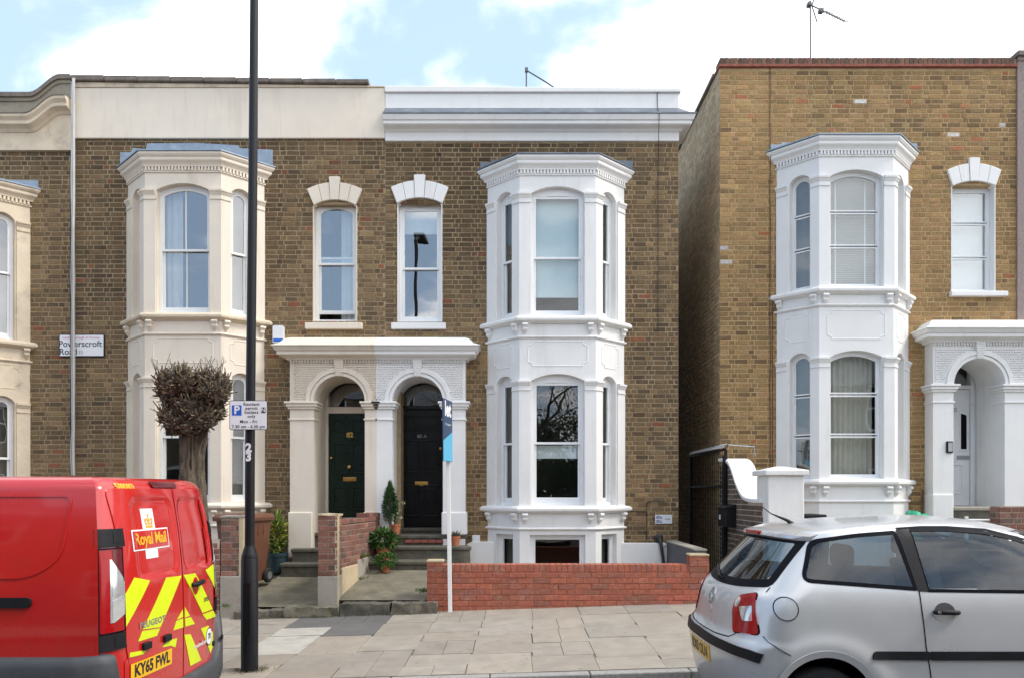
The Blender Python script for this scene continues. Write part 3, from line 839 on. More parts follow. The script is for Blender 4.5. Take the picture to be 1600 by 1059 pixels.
def wall(house, M, u0, u1, z0, z1, holes, m, th=.22, front=-.0045):
    mb = MB(M); mb.extr([(u0, z0), (u1, z0), (u1, z1), (u0, z1)], front, -th, [[(a, c), (b, c), (b, d), (a, d)] for a, b, c, d in holes])
    w = mb.build('wall', m, house); return w
def house_shell(house, x0, x1, z0, z1, m, yb=20.5, sides=True):   # flank and rear walls, flat roof behind the parapet
    mb = MB(); mb.box(x0, x0+.22, YF+.222, yb, z0, z1); mb.box(x1-.22, x1, YF+.222, yb, z0, z1); mb.box(x0+.222, x1-.222, yb-.22, yb-.002, z0, z1)
    o = mb.build('flank_wall', m, house)
    r = MB(); r.box(x0+.23, x1-.23, YF+.23, yb-.23, z1-.9, z1-.8); r.build('roof', lead_dark, house)
    return o

# ------------------------------------------------------------------ porch half with a round arch
def porch(house, M, x0, x1, a0, a1, zb, zs, ztop, m, yp=12.25, plinth=(.55, .035), pil=((0, 0), (0, 0)), depth=.75, ctop=None, key=True):
    r = (a1-a0)/2; c = (a0+a1)/2; n = 20
    arc = [(c+r*math.cos(t), zs+r*math.sin(t)) for t in [math.pi*i/n for i in range(n+1)]]
    poly = [(x0, zb), (a0, zb)]+[(a0, zs)]+list(reversed(arc))[1:-1]+[(a1, zs), (a1, zb), (x1, zb), (x1, ztop), (x0, ztop)]
    mb = MB(M); mb.extr(poly, 0, -depth)
    p = mb.build('porch', m, house)
    # archivolt
    def ring(r0, r1, d0, d1):
        t = [math.pi*i/28 for i in range(29)]
        q = [(c+r1*math.cos(a), zs+r1*math.sin(a)) for a in t]+[(c+r0*math.cos(a), zs+r0*math.sin(a)) for a in reversed(t)]
        g = MB(M); g.extr(q, d0, d1); return g
    ring(r, r+.055, .018, -.01).build('archivolt', m, p, bevel=.004, seg=1)
    ring(r+.06, r+.125, .034, -.01).build('archivolt', m, p, bevel=.01, seg=2)
    return p, c, r
def spandrel(p, M, x0, x1, z0, z1, c, zs, r, m, seed):     # vermiculated panel: small worn blobs on a sunk ground
    rnd = random.Random(seed); g = MB(M)
    R = r+.15
    f = MB(M)
    ol = [(x0, z0), (x1, z0), (x1, z1), (x0, z1)]
    f.box(x0-.016, x0, 0, .016, z0-.016, z1+.016) if c > (x0+x1)/2 else f.box(x1, x1+.016, 0, .016, z0-.016, z1+.016)
    f.box(x0-.016, x1+.016, 0, .0155, z1, z1+.016); f.box(x0-.016, x1+.016, 0, .0155, z0-.016, z0) if False else None
    f.build('panel_moulding', m, p, bevel=.003, seg=1)
    z = z0; k = 0; st = .042
    while z < z1:
        x = x0+(st/2 if k % 2 else 0)
        while x < x1:
            if math.hypot(x-c, z-zs) > R and x0 < x < x1:
                w, h = rnd.uniform(.012, .019), rnd.uniform(.010, .016); a = rnd.uniform(0, 3)
                q = []
                for (rr, dd) in ((1.0, -.004), (.9, .016), (.5, .020)):
                    q.append([(x+math.cos(a+t*math.pi/3)*w*rr, dd, z+math.sin(a+t*math.pi/3)*h*rr) for t in range(6)])
                g.loft(q)
            x += st
        z += st*.86; k += 1
    o = g.build('vermiculation', m, p); o['kind'] = 'stuff'
def pier_moulding(p, M, u0, u1, zs, m, d=0, ret=.5):     # impost capital and necking of a porch pilaster
    def ringm(ex, z0, z1):
        g = MB(M); g.box(u0-ex, u1+ex, d-.3, d+ex, z0, z1); return g
    for ex, z0, z1, bv in ((.018, zs-.30, zs-.27, .006), (.03, zs-.12, zs-.085, .004), (.055, zs-.085, zs-.035, .012), (.075, zs-.035, zs, .006)):
        ringm(ex, z0, z1).build('impost', m, p, bevel=bv)
def panel_door(house, M, u0, u1, z0, z1, m, d, rows, name='door', fr=None, fan=None, frm=None):
    fw = .07
    mb = MB(M); mb.box(u0, u1, d-.05, d, z0, z1)
    dr = mb.build(name, m, house, bevel=.004)
    for (a, b, c_, e) in rows:
        U0, U1 = u0+(u1-u0)*a, u0+(u1-u0)*b; Z0, Z1 = z0+(z1-z0)*c_, z0+(z1-z0)*e
        g = MB(M)
        ol = [(U0, Z0), (U1, Z0), (U1, Z1), (U0, Z1)]
        g.extr(ol, d+.016, d-.005, [offset_poly(ol, .025)]); 
        g.box(U0+.05, U1-.05, d, d+.010, Z0+.05, Z1-.05)
        g.build('door_panel', m, dr, bevel=.007)
    return dr
# ------------------------------------------------------------------ the houses
def levels(c1, c0, us, u0, st1, p1, p0, ls, l0, st0, bt, dz=0):
    d = dict(c1=c1, c0=c0, us=us, u0=u0, s1=u0-.005, st1=st1, p1=p1, p0=p0, ls=ls, l0=l0, s0=l0-.005, st0=st0, bt=bt)
    d = {k: v+dz for k, v in d.items()}; d['top'] = d['c0']+.03; return d
LV80 = levels(6.91, 6.71, 6.355, 4.425, 4.10, 4.03, 3.63, 3.41, 1.445, 1.085, .98)
LV82 = levels(6.91, 6.71, 6.355, 4.425, 4.10, 4.03, 3.63, 3.41, 1.445, 1.085, .98, .05)
LV84 = levels(6.91, 6.71, 6.355, 4.425, 4.10, 4.03, 3.63, 3.41, 1.445, 1.085, .98, -.31)
LV78 = levels(7.21, 7.01, 6.62, 4.885, 4.60, 4.52, 4.05, 3.775, 1.87, 1.52, 1.4)

XB = [PX(602), PX(1060)]
# --- the white house in the middle
h80 = thing('terraced_house', 'brown brick house with white bay, white cornice and black front door', 'house', (.3, YF, 0), 'terraced houses along the street')
cx80 = .72
P80 = dict(a0=PX(613, 12.25), a1=PX(692, 12.25), zs=3.106)
w0, w1 = PX(622), PX(690)
holes80 = [(cx80-.98, cx80+.98, -.2, 6.84), (w0, w1, PZ(503), PZ(319)+.02), (P80['a0']-.09, P80['a1']+.09, -.2, 3.62)]
glass_soft = glass('soft_window_glass', .10)
wl80 = wall(h80, FRONT, XB[0]+.001, XB[1], -.25, 7.62, holes80, mortar)
lay(wl80, FRONT, XB[0]+.005, XB[1]-.002, .80, 7.40, [(cx80-1.06, cx80+1.06, -.2, 6.70), holes80[1], (-2.2, -.80, -.2, 3.9)], pal_stock, 80)
house_shell(h80, XB[0], XB[1], -.25, 7.6, mortar)
def d_blind(lo, hi=None, d=-.155, m=blind_m):
    return lambda a, b, zb, zs: [('blind', a+.02, b-.02, lo, (hi if hi else zs), d-.06, m)]
bay(h80, cx80, LV80, white, {
    'u1': dict(square=True, zm=5.365, vent=True, gl=glass_dark, dressf=d_blind(4.76, None, -.155, blind_sky), fw=.04),
    'u': dict(square=True, zm=5.365, gl=glass_dark), 'l': dict(square=True, zm=2.43, gl=glass_dark),
    'l1': dict(square=True, zm=2.43, vent=True, gl=glass_soft, fw=.05, dressf=d_blind(2.19, 2.40))}, 'white', up=.22, basement=True, leadmat=lead_dark, zbase=-.1)
reveal(h80, FRONT, w0, w1, PZ(503), PZ(319), .11, white)
window(h80, FRONT, w0+.004, w1-.004, PZ(503), PZ(319)-.01, .10, zm=5.352, square=True, vent=True, gl=glass_hi, d0=-.13, fw=.05, tiltz=.0175,
       dress=[('blind', w0, w1, 5.96, 6.5, -.26, blind_m)])
room_box(h80, w0-.15, w1+.15, YF+.30, YF+2, 4.2, 6.7)
lintel(h80, FRONT, (w0+w1)/2, w1-w0+.03, PZ(319), .09, .10, .375, white)
flat_sill(h80, FRONT, PX(612), PX(697), PZ(515), PZ(504), white)
p80, c, r = porch(h80, frame((0, 12.25, 0), (1, 0)), -2.1805, PX(727, 12.25), P80['a0'], P80['a1'], .60, 3.106, 3.82, white)
M12 = frame((0, 12.25, 0), (1, 0))
pier_moulding(p80, M12, -2.181+.0+.0, P80['a0'], 3.106, white); pier_moulding(p80, M12, P80['a1'], PX(727, 12.25), 3.106, white)
spandrel(p80, M12, -2.165, c-.05, 3.16, 3.70, c, 3.106, r, white, 1); spandrel(p80, M12, c+.05, -.80, 3.16, 3.70, c, 3.106, r, white, 2)
def keystone(p, c, zs, r, m, seed):
    k = MB(M12); z0, z1 = zs+r-.005, 3.775
    k.loft([[(c-.05, -.05, z0), (c+.05, -.05, z0), (c+.05, .045, z0), (c-.05, .045, z0)], [(c-.075, -.05, z1), (c+.075, -.05, z1), (c+.075, .06, z1), (c-.075, .06, z1)]])
    o = k.build('keystone', m, p, bevel=.006)
    g = MB(M12); rnd = random.Random(seed)
    for i in range(4):
        for j in range(7):
            x = c-.042+i*.028+(.012 if j % 2 else 0); z = z0+.03+j*.034; dd = .045+.015*(z-z0)/(z1-z0)
            if abs(x-c) < .055: g.loft([[(x+.011*q*math.cos(t), dd+h, z+.011*q*math.sin(t)) for t in (0, 1.05, 2.1, 3.14, 4.19, 5.24)] for q, h in ((1, -.002), (.5, .011))])
    g.build('vermiculation', m, p)['kind'] = 'stuff'
keystone(p80, c, 3.106, r, white, 3)
def porch_cornice(p, x0, x1, m, left, right):
    path = [(x0, 12.249), (x1, 12.249)]
    if left: path = [(x0, YF)]+path
    if right: path = path+[(x1, YF)]
    prof = [(0, 3.775), (.045, 3.775), (.05, 3.80), (.085, 3.815), (.15, 3.83), (.165, 3.84), (.165, 3.885), (.19, 3.90), (.22, 3.955), (.24, 3.962), (.24, 3.975), (.14, 4.02), (.07, 4.10), (0, 4.135)]
    s = MB(); s.sweep(path, prof, ends='wall' if (left and right) else 'plain'); s.build('cornice', m, p)
    top = MB(); top.box(x0, x1, 12.25, YF-.001, 4.02, 4.134); top.build('cornice_top', m, p)
    d = MB(); n = int((x1-x0)/.046)
    for i in range(n):
        x = x0+(x1-x0)*(i+.5)/n; d.box(x-.013, x+.013, 12.215, 12.252, 3.728, 3.774)
    d.build('dentil_course', m, p)['kind'] = 'stuff'
porch_cornice(p80, -2.1805, PX(727, 12.25)+.0, white, False, True)
g = MB(M12); g.box(P80['a1']-.02, PX(727, 12.25)+.025, -.3, .03, .97, 1.33); g.build('plinth_block', white, p80, bevel=.015)
g = MB(M12); g.box(-2.18, P80['a0']+.02, -.3, .03, .97, 1.33); g.build('plinth_block', white, p80, bevel=.015)

def door_frame(house, x0, x1, d0, d1, zd0, zd1, zf0, zf1, xa, xb, ztop, m, d=-.53):
    mb = MB(FRONT); mb.extr([(xa, zd0-.05), (xb, zd0-.05), (xb, ztop), (xa, ztop)], d, d-.14, [[(d0, zd0), (d1, zd0), (d1, zd1), (d0, zd1)], [(d0, zf0), (d1, zf0), (d1, zf1), (d0, zf1)]])
    f = mb.build('door_frame', m, house, bevel=.006)
    g = MB(FRONT); g.add([(d0, d-.07, zf0), (d1, d-.07, zf0), (d1, d-.07, zf1), (d0, d-.07, zf1)], [(0, 1, 2, 3)]); g.build('fanlight', glass_w, f)
    return f
door_frame(h80, 0, 0, -1.935, -1.175, 1.053, 3.07, 3.13, 3.58, -2.02, -1.05, 3.75, door_black)
dr = panel_door(h80, FRONT, -1.935, -1.175, 1.055, 3.07, door_black, -.58, [(.10, .46, .09, .36), (.54, .90, .09, .36), (.10, .46, .46, .74), (.54, .90, .46, .74), (.10, .90, .82, .95)])
def letterbox(dr, cx, cz, d):
    g = MB(FRONT); g.box(cx-.115, cx+.115, d, d+.012, cz-.036, cz+.036); lb = g.build('letterbox', brass, dr, bevel=.006)
    g = MB(FRONT); g.box(cx-.075, cx+.075, d+.012, d+.018, cz-.018, cz+.018); g.build('flap', brass, lb, bevel=.004)
letterbox(dr, -1.555, PZ(755, 13.05), -.579)
fp = lambda cx, cz, d: (lambda x, y: FRONT @ Vector((cx+x, d, cz+y)))
lettering(dr, '80 A', fp(-1.545, PZ(681, 13.05), -.572), .085, ink_grey)
g = MB(FRONT); g.lathe([(.03, 0), (.032, .02), (.012, .03)], (0, 0, 0), 12, 'y'); g.M = FRONT @ Matrix.Translation((-1.225, -.578, PZ(700, 13.05))); g.v = []; g.f = []
g.lathe([(.022, 0), (.03, .012), (.018, .026), (.0, .028)], (0, 0, 0), 12, 'y'); g.build('door_lock', brass, dr, smooth=50)
room_box(h80, -2.1, -1.0, 13.3, 15, 3.0, 3.8)
# parapet and cornice of the white house
pz0 = PZ(222)
g = MB(); g.box(XB[0]+.002, XB[1]+.004, YF-.035, YF+.25, pz0, 8.17); par = g.build('parapet', white, h80, bevel=.01)
g = MB(); g.hexa([(x, y, z) for z in (0, 1) for y in (YF-.075, YF+.3) for x in (XB[0]+.002, XB[1]+.03)])
g.v = [(p[0], p[1], (8.172 if p[2] == 0 else (8.235 if p[0] > 0 else 8.275))) for p in g.v]; g.build('coping', white, par, bevel=.012)
s = MB(); path = [(XB[0]+.004, YF-.034), (XB[1]+.005, YF-.034), (XB[1]+.005, YF+.5)]
zc = 7.545
s.sweep(path, [(0, zc-.02), (.03, zc-.01), (.05, zc+.02), (.15, zc+.035), (.17, zc+.05), (.17, zc+.095), (.195, zc+.105), (.215, zc+.16), (.22, zc+.18), (0, zc+.20)], ends='plain')
s.build('cornice', white, par)
s = MB(); zl = zc+.182; s.sweep(path, [(.10, zl), (.235, zl), (.235, zl+.022), (.16, zl+.05), (.0, zl+.20)], ends='plain'); s.build('lead_flashing', lead_dark, par)
# white plinth with a scrolled end, air brick cover
pl = rounded([(PX(722), .2), (PX(765)+.1, .2), (PX(765)+.1, PZ(845)), (PX(738), PZ(845)), (PX(727), PZ(850)), (PX(727), PZ(862))], [0, 0, 0, .04, .04, .06], 4)
g = MB(FRONT); g.extr(pl, .10, 0); g.build('plinth', white, h80, bevel=.01)
g = MB(FRONT); g.extr([(cx80+1.0, -.1), (XB[1], -.1), (XB[1], PZ(847)), (cx80+1.0, PZ(847))], .06, 0); g.build('plinth', white, h80, bevel=.01)
g = MB(FRONT); g.box(PX(738), PX(750), 0, .05, PZ(848), PZ(835)); g.build('vent_cover', sign_white, h80, bevel=.006)

# --- the cream house
h82 = thing('terraced_house', 'brown brick house with cream painted bay, flat cream parapet and green door', 'house', (-4.6, YF, 0), 'terraced houses along the street')
X82 = [PX(118), XB[0]]; cx82 = -5.184
P82 = dict(a0=PX(490, 12.25), a1=PX(570, 12.25))
v0, v1 = PX(490), PX(557)
zs82 = PZ(322)
holes82 = [(cx82-.98, cx82+.98, -.2, 6.88), (v0, v1, PZ(503), zs82+.02), (P82['a0']-.09, P82['a1']+.09, -.2, 3.62)]
wl82 = wall(h82, FRONT, X82[0], X82[1]-.001, -.5, 7.6, holes82, mortar)
lay(wl82, FRONT, X82[0], X82[1]-.005, -.1, 7.45, [(cx82-1.06, cx82+1.06, -.5, 6.74), holes82[1], (-3.55, -2.0, -.5, 3.9)], pal_stock, 82)
house_shell(h82, X82[0]+.002, X82[1]-.004, -.5, 7.6, mortar)
def d_82(a, b, zb, zs): return [('curtain', a+.02, a+.30, zb+.02, zs+.05, -.26, net)]
def d_82r(a, b, zb, zs): return [('curtain', a+.0, b-.0, zb+.02, zs+.05, -.26, net)]
bay(h82, cx82, LV82, cream, {
    'u1': dict(zm=5.487, bars=1, gl=glass_hi, mats=timber_w, fw=.04, dressf=d_82), 'u': dict(zm=5.487, gl=glass_w, mats=timber_w, dressf=d_82r),
    'l': dict(zm=2.53, gl=glass_dark, mats=timber_w)}, 'cream', up=.40, leadmat=lead, old=cream_old, zbase=-.3)
reveal(h82, FRONT, v0, v1, PZ(503), zs82, .11, cream)
window(h82, FRONT, v0+.004, v1-.004, PZ(503), zs82-.01, .10, zm=5.426, gl=glass_hi, gl2=glass_hi, mats=timber_w, openb=.10, d0=-.12, fw=.05,
       dress=[('curtain', v0+.40, v1-.03, 4.45, 6.45, -.27, net, None, .015, .07)])
room_box(h82, v0-.15, v1+.15, YF+.30, YF+2, 4.2, 6.7)
lintel(h82, FRONT, (v0+v1)/2, v1-v0-.02, zs82, .09, .11, .375, cream)
flat_sill(h82, FRONT, PX(478), PX(567), PZ(515), PZ(504), cream)
p82, c, r = porch(h82, M12, PX(453, 12.25), -2.1815, P82['a0'], P82['a1'], .60, 3.106, 3.82, cream)
pier_moulding(p82, M12, PX(453, 12.25), P82['a0'], 3.106, cream); pier_moulding(p82, M12, P82['a1'], -2.182, 3.106, cream)
spandrel(p82, M12, -3.51, c-.05, 3.16, 3.70, c, 3.106, r, cream, 5); spandrel(p82, M12, c+.05, -2.19, 3.16, 3.70, c, 3.106, r, cream, 6)
keystone(p82, c, 3.106, r, cream, 7)
porch_cornice(p82, PX(453, 12.25), -2.1815, cream, True, False)
g = MB(M12); g.box(PX(453, 12.25)-.025, P82['a0']-.02, -.3, .03, .60, 1.33); g.build('plinth_block', cream, p82, bevel=.015)
g = MB(M12); g.box(P82['a1']-.02, -2.182, -.3, .03, .60, 1.33); g.build('plinth_block', cream, p82, bevel=.015)
door_frame(h82, 0, 0, -3.147, -2.40, 1.217, 3.00, 3.11, 3.53, -3.27, -2.28, 3.75, cream)
dr = panel_door(h82, FRONT, -3.147, -2.40, 1.217, 3.00, door_green, -.58, [(.10, .46, .07, .30), (.54, .90, .07, .30), (.10, .46, .42, .72), (.54, .90, .42, .72), (.10, .46, .82, .94), (.54, .90, .82, .94)])
letterbox(dr, -2.785, PZ(748, 13.05), -.579)
lettering(dr, '82', fp(-2.785, PZ(679, 13.05), -.572), .115, brass, .006)
for nm, x, py, rr in (('door_knob', -2.79, 729, .034), ('door_lock', -3.10, 715, .026)):
    g = MB(FRONT @ Matrix.Translation((x, -.578, PZ(py, 13.05)))); g.lathe([(rr*.6, 0), (rr*.7, .012), (rr, .025), (rr*.8, .045), (0, .05)], (0, 0, 0), 12, 'y'); g.build(nm, brass, dr, smooth=50)
room_box(h82, -3.3, -2.2, 13.3, 15, 3.0, 3.8)
g = MB(); g.box(X82[0], X82[1]-.002, YF-.04, YF+.25, PZ(218), 8.255); par = g.build('parapet', cream, h82, bevel=.01)
g = MB(); g.hexa([(x, y, z) for z in (0, 1) for y in (YF-.055, YF+.26) for x in (X82[0]+.001, X82[1]-.003)])
g.v = [(p[0], p[1], 8.257 if p[2] == 0 else (8.345 if p[0] < -5 else 8.285)) for p in g.v]; g.build('parapet_band', cream_old, par, bevel=.01)
n = 9; xa, xb = X82[0]-.02, PX(578)
for i in range(n):
    a, b = xa+(xb-xa)*i/n, xa+(xb-xa)*(i+1)/n
    za = 8.35-.055*(i+.5)/n
    g = MB(); g.box(a+.004, b-.004, YF-.11, YF+.30, za, za+.085-.02*i/n); o = g.build('coping_stone', stone_dark, par, bevel=.012)
    if i == n-1: o['label'] = 'last coping stone, ending short of the white parapet'
# burglar alarm box, brass-free
a82 = thing('alarm_box', 'small white alarm box with blue strip above cream porch corner', 'alarm box', (PX(436), YF-.0, PZ(537)))
g = MB(FRONT); x0, x1, z0, z1 = PX(428), PX(445), PZ(537), PZ(510)
g.extr(rounded([(x0, z0), (x1, z0), (x1, z1), (x0, z1)], .03, 4), .075, .0); g.build('case', sign_white, a82, bevel=.012)
g = MB(FRONT); g.box(x0+.01, x1-.01, .07, .078, z0+.018, z0+.075); g.build('strip', sign_blue, a82, bevel=.003)

# --- the house with the curved parapet on the far left
h84 = thing('terraced_house', 'brown brick house with shabby curved parapet and weathered cream bay, cut by the frame edge', 'house', (-9.4, YF, -.3), 'terraced houses along the street')
X84 = [-12.0, PX(118)]; cx84 = -9.03
wl84 = wall(h84, FRONT, X84[0], X84[1]-.002, -.8, 7.3, [(cx84-.98, cx84+.98, -.5, 6.5)], mortar)
lay(wl84, FRONT, X84[0], X84[1]-.004, -.5, 7.22, [(cx84-1.06, cx84+1.06, -.8, 6.40)], pal_stock, 84)
house_shell(h84, X84[0], X84[1]-.006, -.8, 7.2, mortar)
def d_84(a, b, zb, zs): return [('curtain', a, b, zb+.02, zs+.05, -.27, net)]
bay(h84, cx84, LV84, cream_old, {'u': dict(zm=5.2, gl=glass_w, dressf=d_84), 'l': dict(zm=2.2, gl=glass_w)}, 'cream', leadmat=lead, old=cream_old, zbase=-.6)
def curve84(x):
    px = 800+x*95.2; t = max(0, min(1, (px-52)/(100-52))); return (t*t*(3-2*t))*.29
def loft84(name, prof, m, flat=(), x0=-12.0, x1=PX(115)):
    rings = []; n = 90
    for i in range(n+1):
        x = x0+(x1-x0)*i/n; c = curve84(x)
        rings.append([(x, YF-d, z+(0 if k in flat else c)) for k, (d, z) in enumerate(prof)])
    g = MB(); g.loft(rings, True, True); return g
zt = PZ(157)
pw = loft84('parapet', [(.05, PZ(237)), (.05, zt), (-.25, zt), (-.25, PZ(237))], cream_old, (0, 3)).build('parapet', cream_old, h84)
loft84('c', [(.04, PZ(187)), (.055, PZ(187)), (.055, PZ(157)), (.04, PZ(157))], stain).build('weathered_band', stain, pw)
zc = PZ(208)
loft84('c', [(.04, zc-.03), (.07, zc-.02), (.10, zc+.02), (.17, zc+.05), (.19, zc+.06), (.19, zc+.11), (.235, zc+.16), (.24, zc+.20), (.04, zc+.23)], cream_old).build('cornice', cream_old, pw)
loft84('c', [(.04, zc+.225), (.25, zc+.202), (.25, zc+.215), (.04, zc+.25)], stone_dark).build('lead_flashing', stone_dark, pw)
loft84('c', [(.04, zt-.06), (.08, zt-.05), (.09, zt), (.04, zt)], stain).build('weathered_moulding', stain, pw)
loft84('c', [(.12, zt+.002), (.12, zt+.075), (-.3, zt+.075), (-.3, zt+.002)], stone_dark).build('coping', stone_dark, pw)

# --- the ochre brick house on the right
h78 = thing('terraced_house', 'ochre brick house with white bay, red brick coping and white front door', 'house', (5.8, YF, .3), 'terraced houses along the street')
X78 = [PX(1125), PX(1588)]; cx78 = 5.425
q0, q1 = PX(1487), PX(1554)
P78 = dict(a0=PX(1490, 12.25), a1=PX(1570, 12.25)); zs78 = PZ(600, 12.25)
holes78 = [(cx78-.95, cx78+.95, -.2, 7.14), (q0, q1, PZ(455), PZ(292)+.02), (P78['a0']-.09, P78['a1']+.09, -.2, 3.9)]
wl78 = wall(h78, FRONT, X78[0], X78[1], -.1, 8.60, holes78, mortar_y)
lay(wl78, FRONT, X78[0], X78[1], .9, 8.60, [(cx78-1.02, cx78+1.02, -.2, 7.0), holes78[1], (7.0, 9.0, -.2, 4.3)], pal_ochre, 78)
house_shell(h78, X78[0]+.008, X78[1]-.002, -.1, 8.6, mortar)
MS = frame((X78[0], YF+6.0, 0), (0, -1))      # the passage face, u runs towards the road
sw = MB(MS); sw.box(0, 6.0, -.005, -.0045+.002, .0, 8.62); swo = sw.build('side_wall', mortar_y, h78)
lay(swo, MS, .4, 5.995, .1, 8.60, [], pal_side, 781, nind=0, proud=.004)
g = MB(); g.box(X78[0]-.03, X78[1]-.001, YF-.045, YF+.26, 8.602, 8.645); ct = g.build('tile_course', mat('red_tile', (.28, .09, .06), .9, var=.25, scale=12, bump=.5), h78, bevel=.006)
g = MB(); x = X78[0]; g.c = []; rb = random.Random(78)
while x < X78[1]-.05:
    v, f = brick_verts(rb, .066, .115, 0, .27, .006); g.add([(a+x+.033, YF-.02-b, d+8.703) for a, b, d in v], f); c = hsv_jit((.16, .085, .06) if rb.random() < .7 else (.10, .065, .05), rb, .25); g.c += [c]*len(v); x += .0755
o = g.build('coping_bricks', brick_all, h78); o['kind'] = 'stuff'
g = MB(); g.box(X78[0]+.003, X78[1]-.004, YF-.008, YF+.24, 8.646, 8.752); g.build('coping_mortar', mortar, h78)
g = MB(); g.box(X78[0]-.05, X78[0]+.2, YF+.27, YF+8, 8.61, 8.66); g.build('coping', stone_dark, h78)
def d_slat(a, b, zb, zs): return [('slats', a+.02, b-.02, zb+.03, zs+.12, -.24)]
def d_drape(a, b, zb, zs): return [('curtain', a-.05, b-.04, zb+.02, zs+.12, -.26, drape, .0, .022, .085)]
bay(h78, cx78, LV78, white, {
    'u': dict(kind='triple', zm=[5.546, 6.09], gl=glass_soft, dressf=d_slat, fw=.035), 'l': dict(kind='triple', zm=[2.55, 3.20], gl=glass_soft, dressf=d_drape, fw=.035)},
    'white', hw=1.08, fw_=.585, leadmat=lead, zbase=.1)
reveal(h78, FRONT, q0, q1, PZ(455), PZ(292), .10, white)
window(h78, FRONT, q0+.004, q1-.004, PZ(455), PZ(292)-.01, .09, kind='triple', zm=[5.53, 6.10], gl=glass_w, d0=-.13, square=True, fw=.035, dress=[('blind', q0, q1, 4.95, 6.8, -.26, blind_m)])
room_box(h78, q0-.15, q1+.15, YF+.30, YF+2, 4.7, 7.0)
lintel(h78, FRONT, (q0+q1)/2, q1-q0, PZ(292), .08, .09, .37, white)
flat_sill(h78, FRONT, PX(1483), PX(1571), PZ(464), PZ(455), white)
p78, c, r = porch(h78, M12, PX(1458, 12.25), 8.6, P78['a0'], P78['a1'], .85, zs78, 4.14, white)
pier_moulding(p78, M12, PX(1458, 12.25), P78['a0'], zs78, white); pier_moulding(p78, M12, P78['a1'], 8.6, zs78, white)
dzp = zs78-3.106
def shift(f, dz):
    global M12
    old = M12; M12 = Matrix.Translation((0, 0, dz)) @ old; f(); M12 = old
shift(lambda: (spandrel(p78, M12, 6.83, c-.05, 3.16, 3.66, c, 3.106, r, white, 9), spandrel(p78, M12, c+.05, 8.5, 3.16, 3.66, c, 3.106, r, white, 10), keystone(p78, c, 3.106, r, white, 11)), dzp)
def cornice78():
    b = len(bpy.data.objects); before = set(bpy.data.objects)
    porch_cornice(p78, PX(1458, 12.25), 8.6, white, True, False)
    for o in set(bpy.data.objects)-before: o.location.z += dzp
cornice78()
g = MB(M12); g.box(PX(1458, 12.25)-.02, P78['a0']-.015, -.3, .03, .85, 1.62); g.build('plinth_block', white, p78, bevel=.015)
d0, d1 = 7.10, 7.96
door_frame(h78, 0, 0, d0+.08, d1-.10, 1.42, 3.42, 3.48, 3.86, d0-.1, 8.45, 4.1, upvc)
dr = panel_door(h78, FRONT, d0+.085, d1-.105, 1.425, 3.415, upvc, -.58, [(.18, .82, .10, .36)])
gx = PX(1507, 13.05)
g = MB(FRONT); g.extr([(gx-.075, PZ(704, 13.05)), (gx+.075, PZ(704, 13.05)), (gx+.075, PZ(645, 13.05)), (gx-.075, PZ(640, 13.05))], -.566, -.585, [[(gx-.05, PZ(701, 13.05)), (gx+.05, PZ(701, 13.05)), (gx+.05, PZ(648, 13.05)), (gx-.05, PZ(645, 13.05))]])
lf = g.build('door_light_frame', upvc, dr, bevel=.004)
g = MB(FRONT); g.box(gx-.055, gx+.055, -.579, -.574, PZ(702, 13.05), PZ(645, 13.05)); g.build('door_light', frit, dr)
g = MB(FRONT); g.box(gx-.12, gx+.10, -.58, -.567, PZ(717, 13.05), PZ(711, 13.05)); g.build('letterbox', steel, dr, bevel=.004)
g = MB(FRONT @ Matrix.Translation((PX(1492, 13.05), -.57, PZ(640, 13.05)))); g.lathe([(.03, 0), (.034, .02), (.02, .04), (0, .045)], (0, 0, 0), 12, 'y'); g.build('door_knocker', chrome, dr, smooth=50)
ip = thing('entry_phone', 'small grey door entry panel on white porch pilaster', 'entry phone', (PX(1482, 12.25), 12.25, PZ(708, 12.25)))
g = MB(M12); g.box(PX(1478, 12.25), PX(1488, 12.25), 0, .03, PZ(707, 12.25), PZ(689, 12.25)); g.build('case', black_matt, ip, bevel=.006)
g = MB(M12); g.box(PX(1480, 12.25), PX(1487, 12.25), .03, .033, PZ(705, 12.25), PZ(691, 12.25)); g.build('plate', steel, ip, bevel=.003)
room_box(h78, 7.0, 8.4, 13.3, 15, 3.3, 4.1)

h76 = thing('terraced_house', 'pebbledashed house at the far right edge beside the ochre brick house', 'house', (9.6, YF, .4), 'terraced houses along the street')
g = MB(); g.box(X78[1]+.001, 12, YF-.03, 20, .1, 8.70); g.build('wall', roughcast, h76)
g = MB(); g.box(X78[1]-.03, 12, YF-.10, YF+.3, 8.76, 8.84); g.build('coping', stone_dark, h76, bevel=.01)
g = MB(); g.box(X78[1]+.001, 12, YF-.05, YF+.25, 8.70, 8.76); g.build('parapet_band', roughcast, h76)
for o in (h84, h82, h80, h78, h76): pass

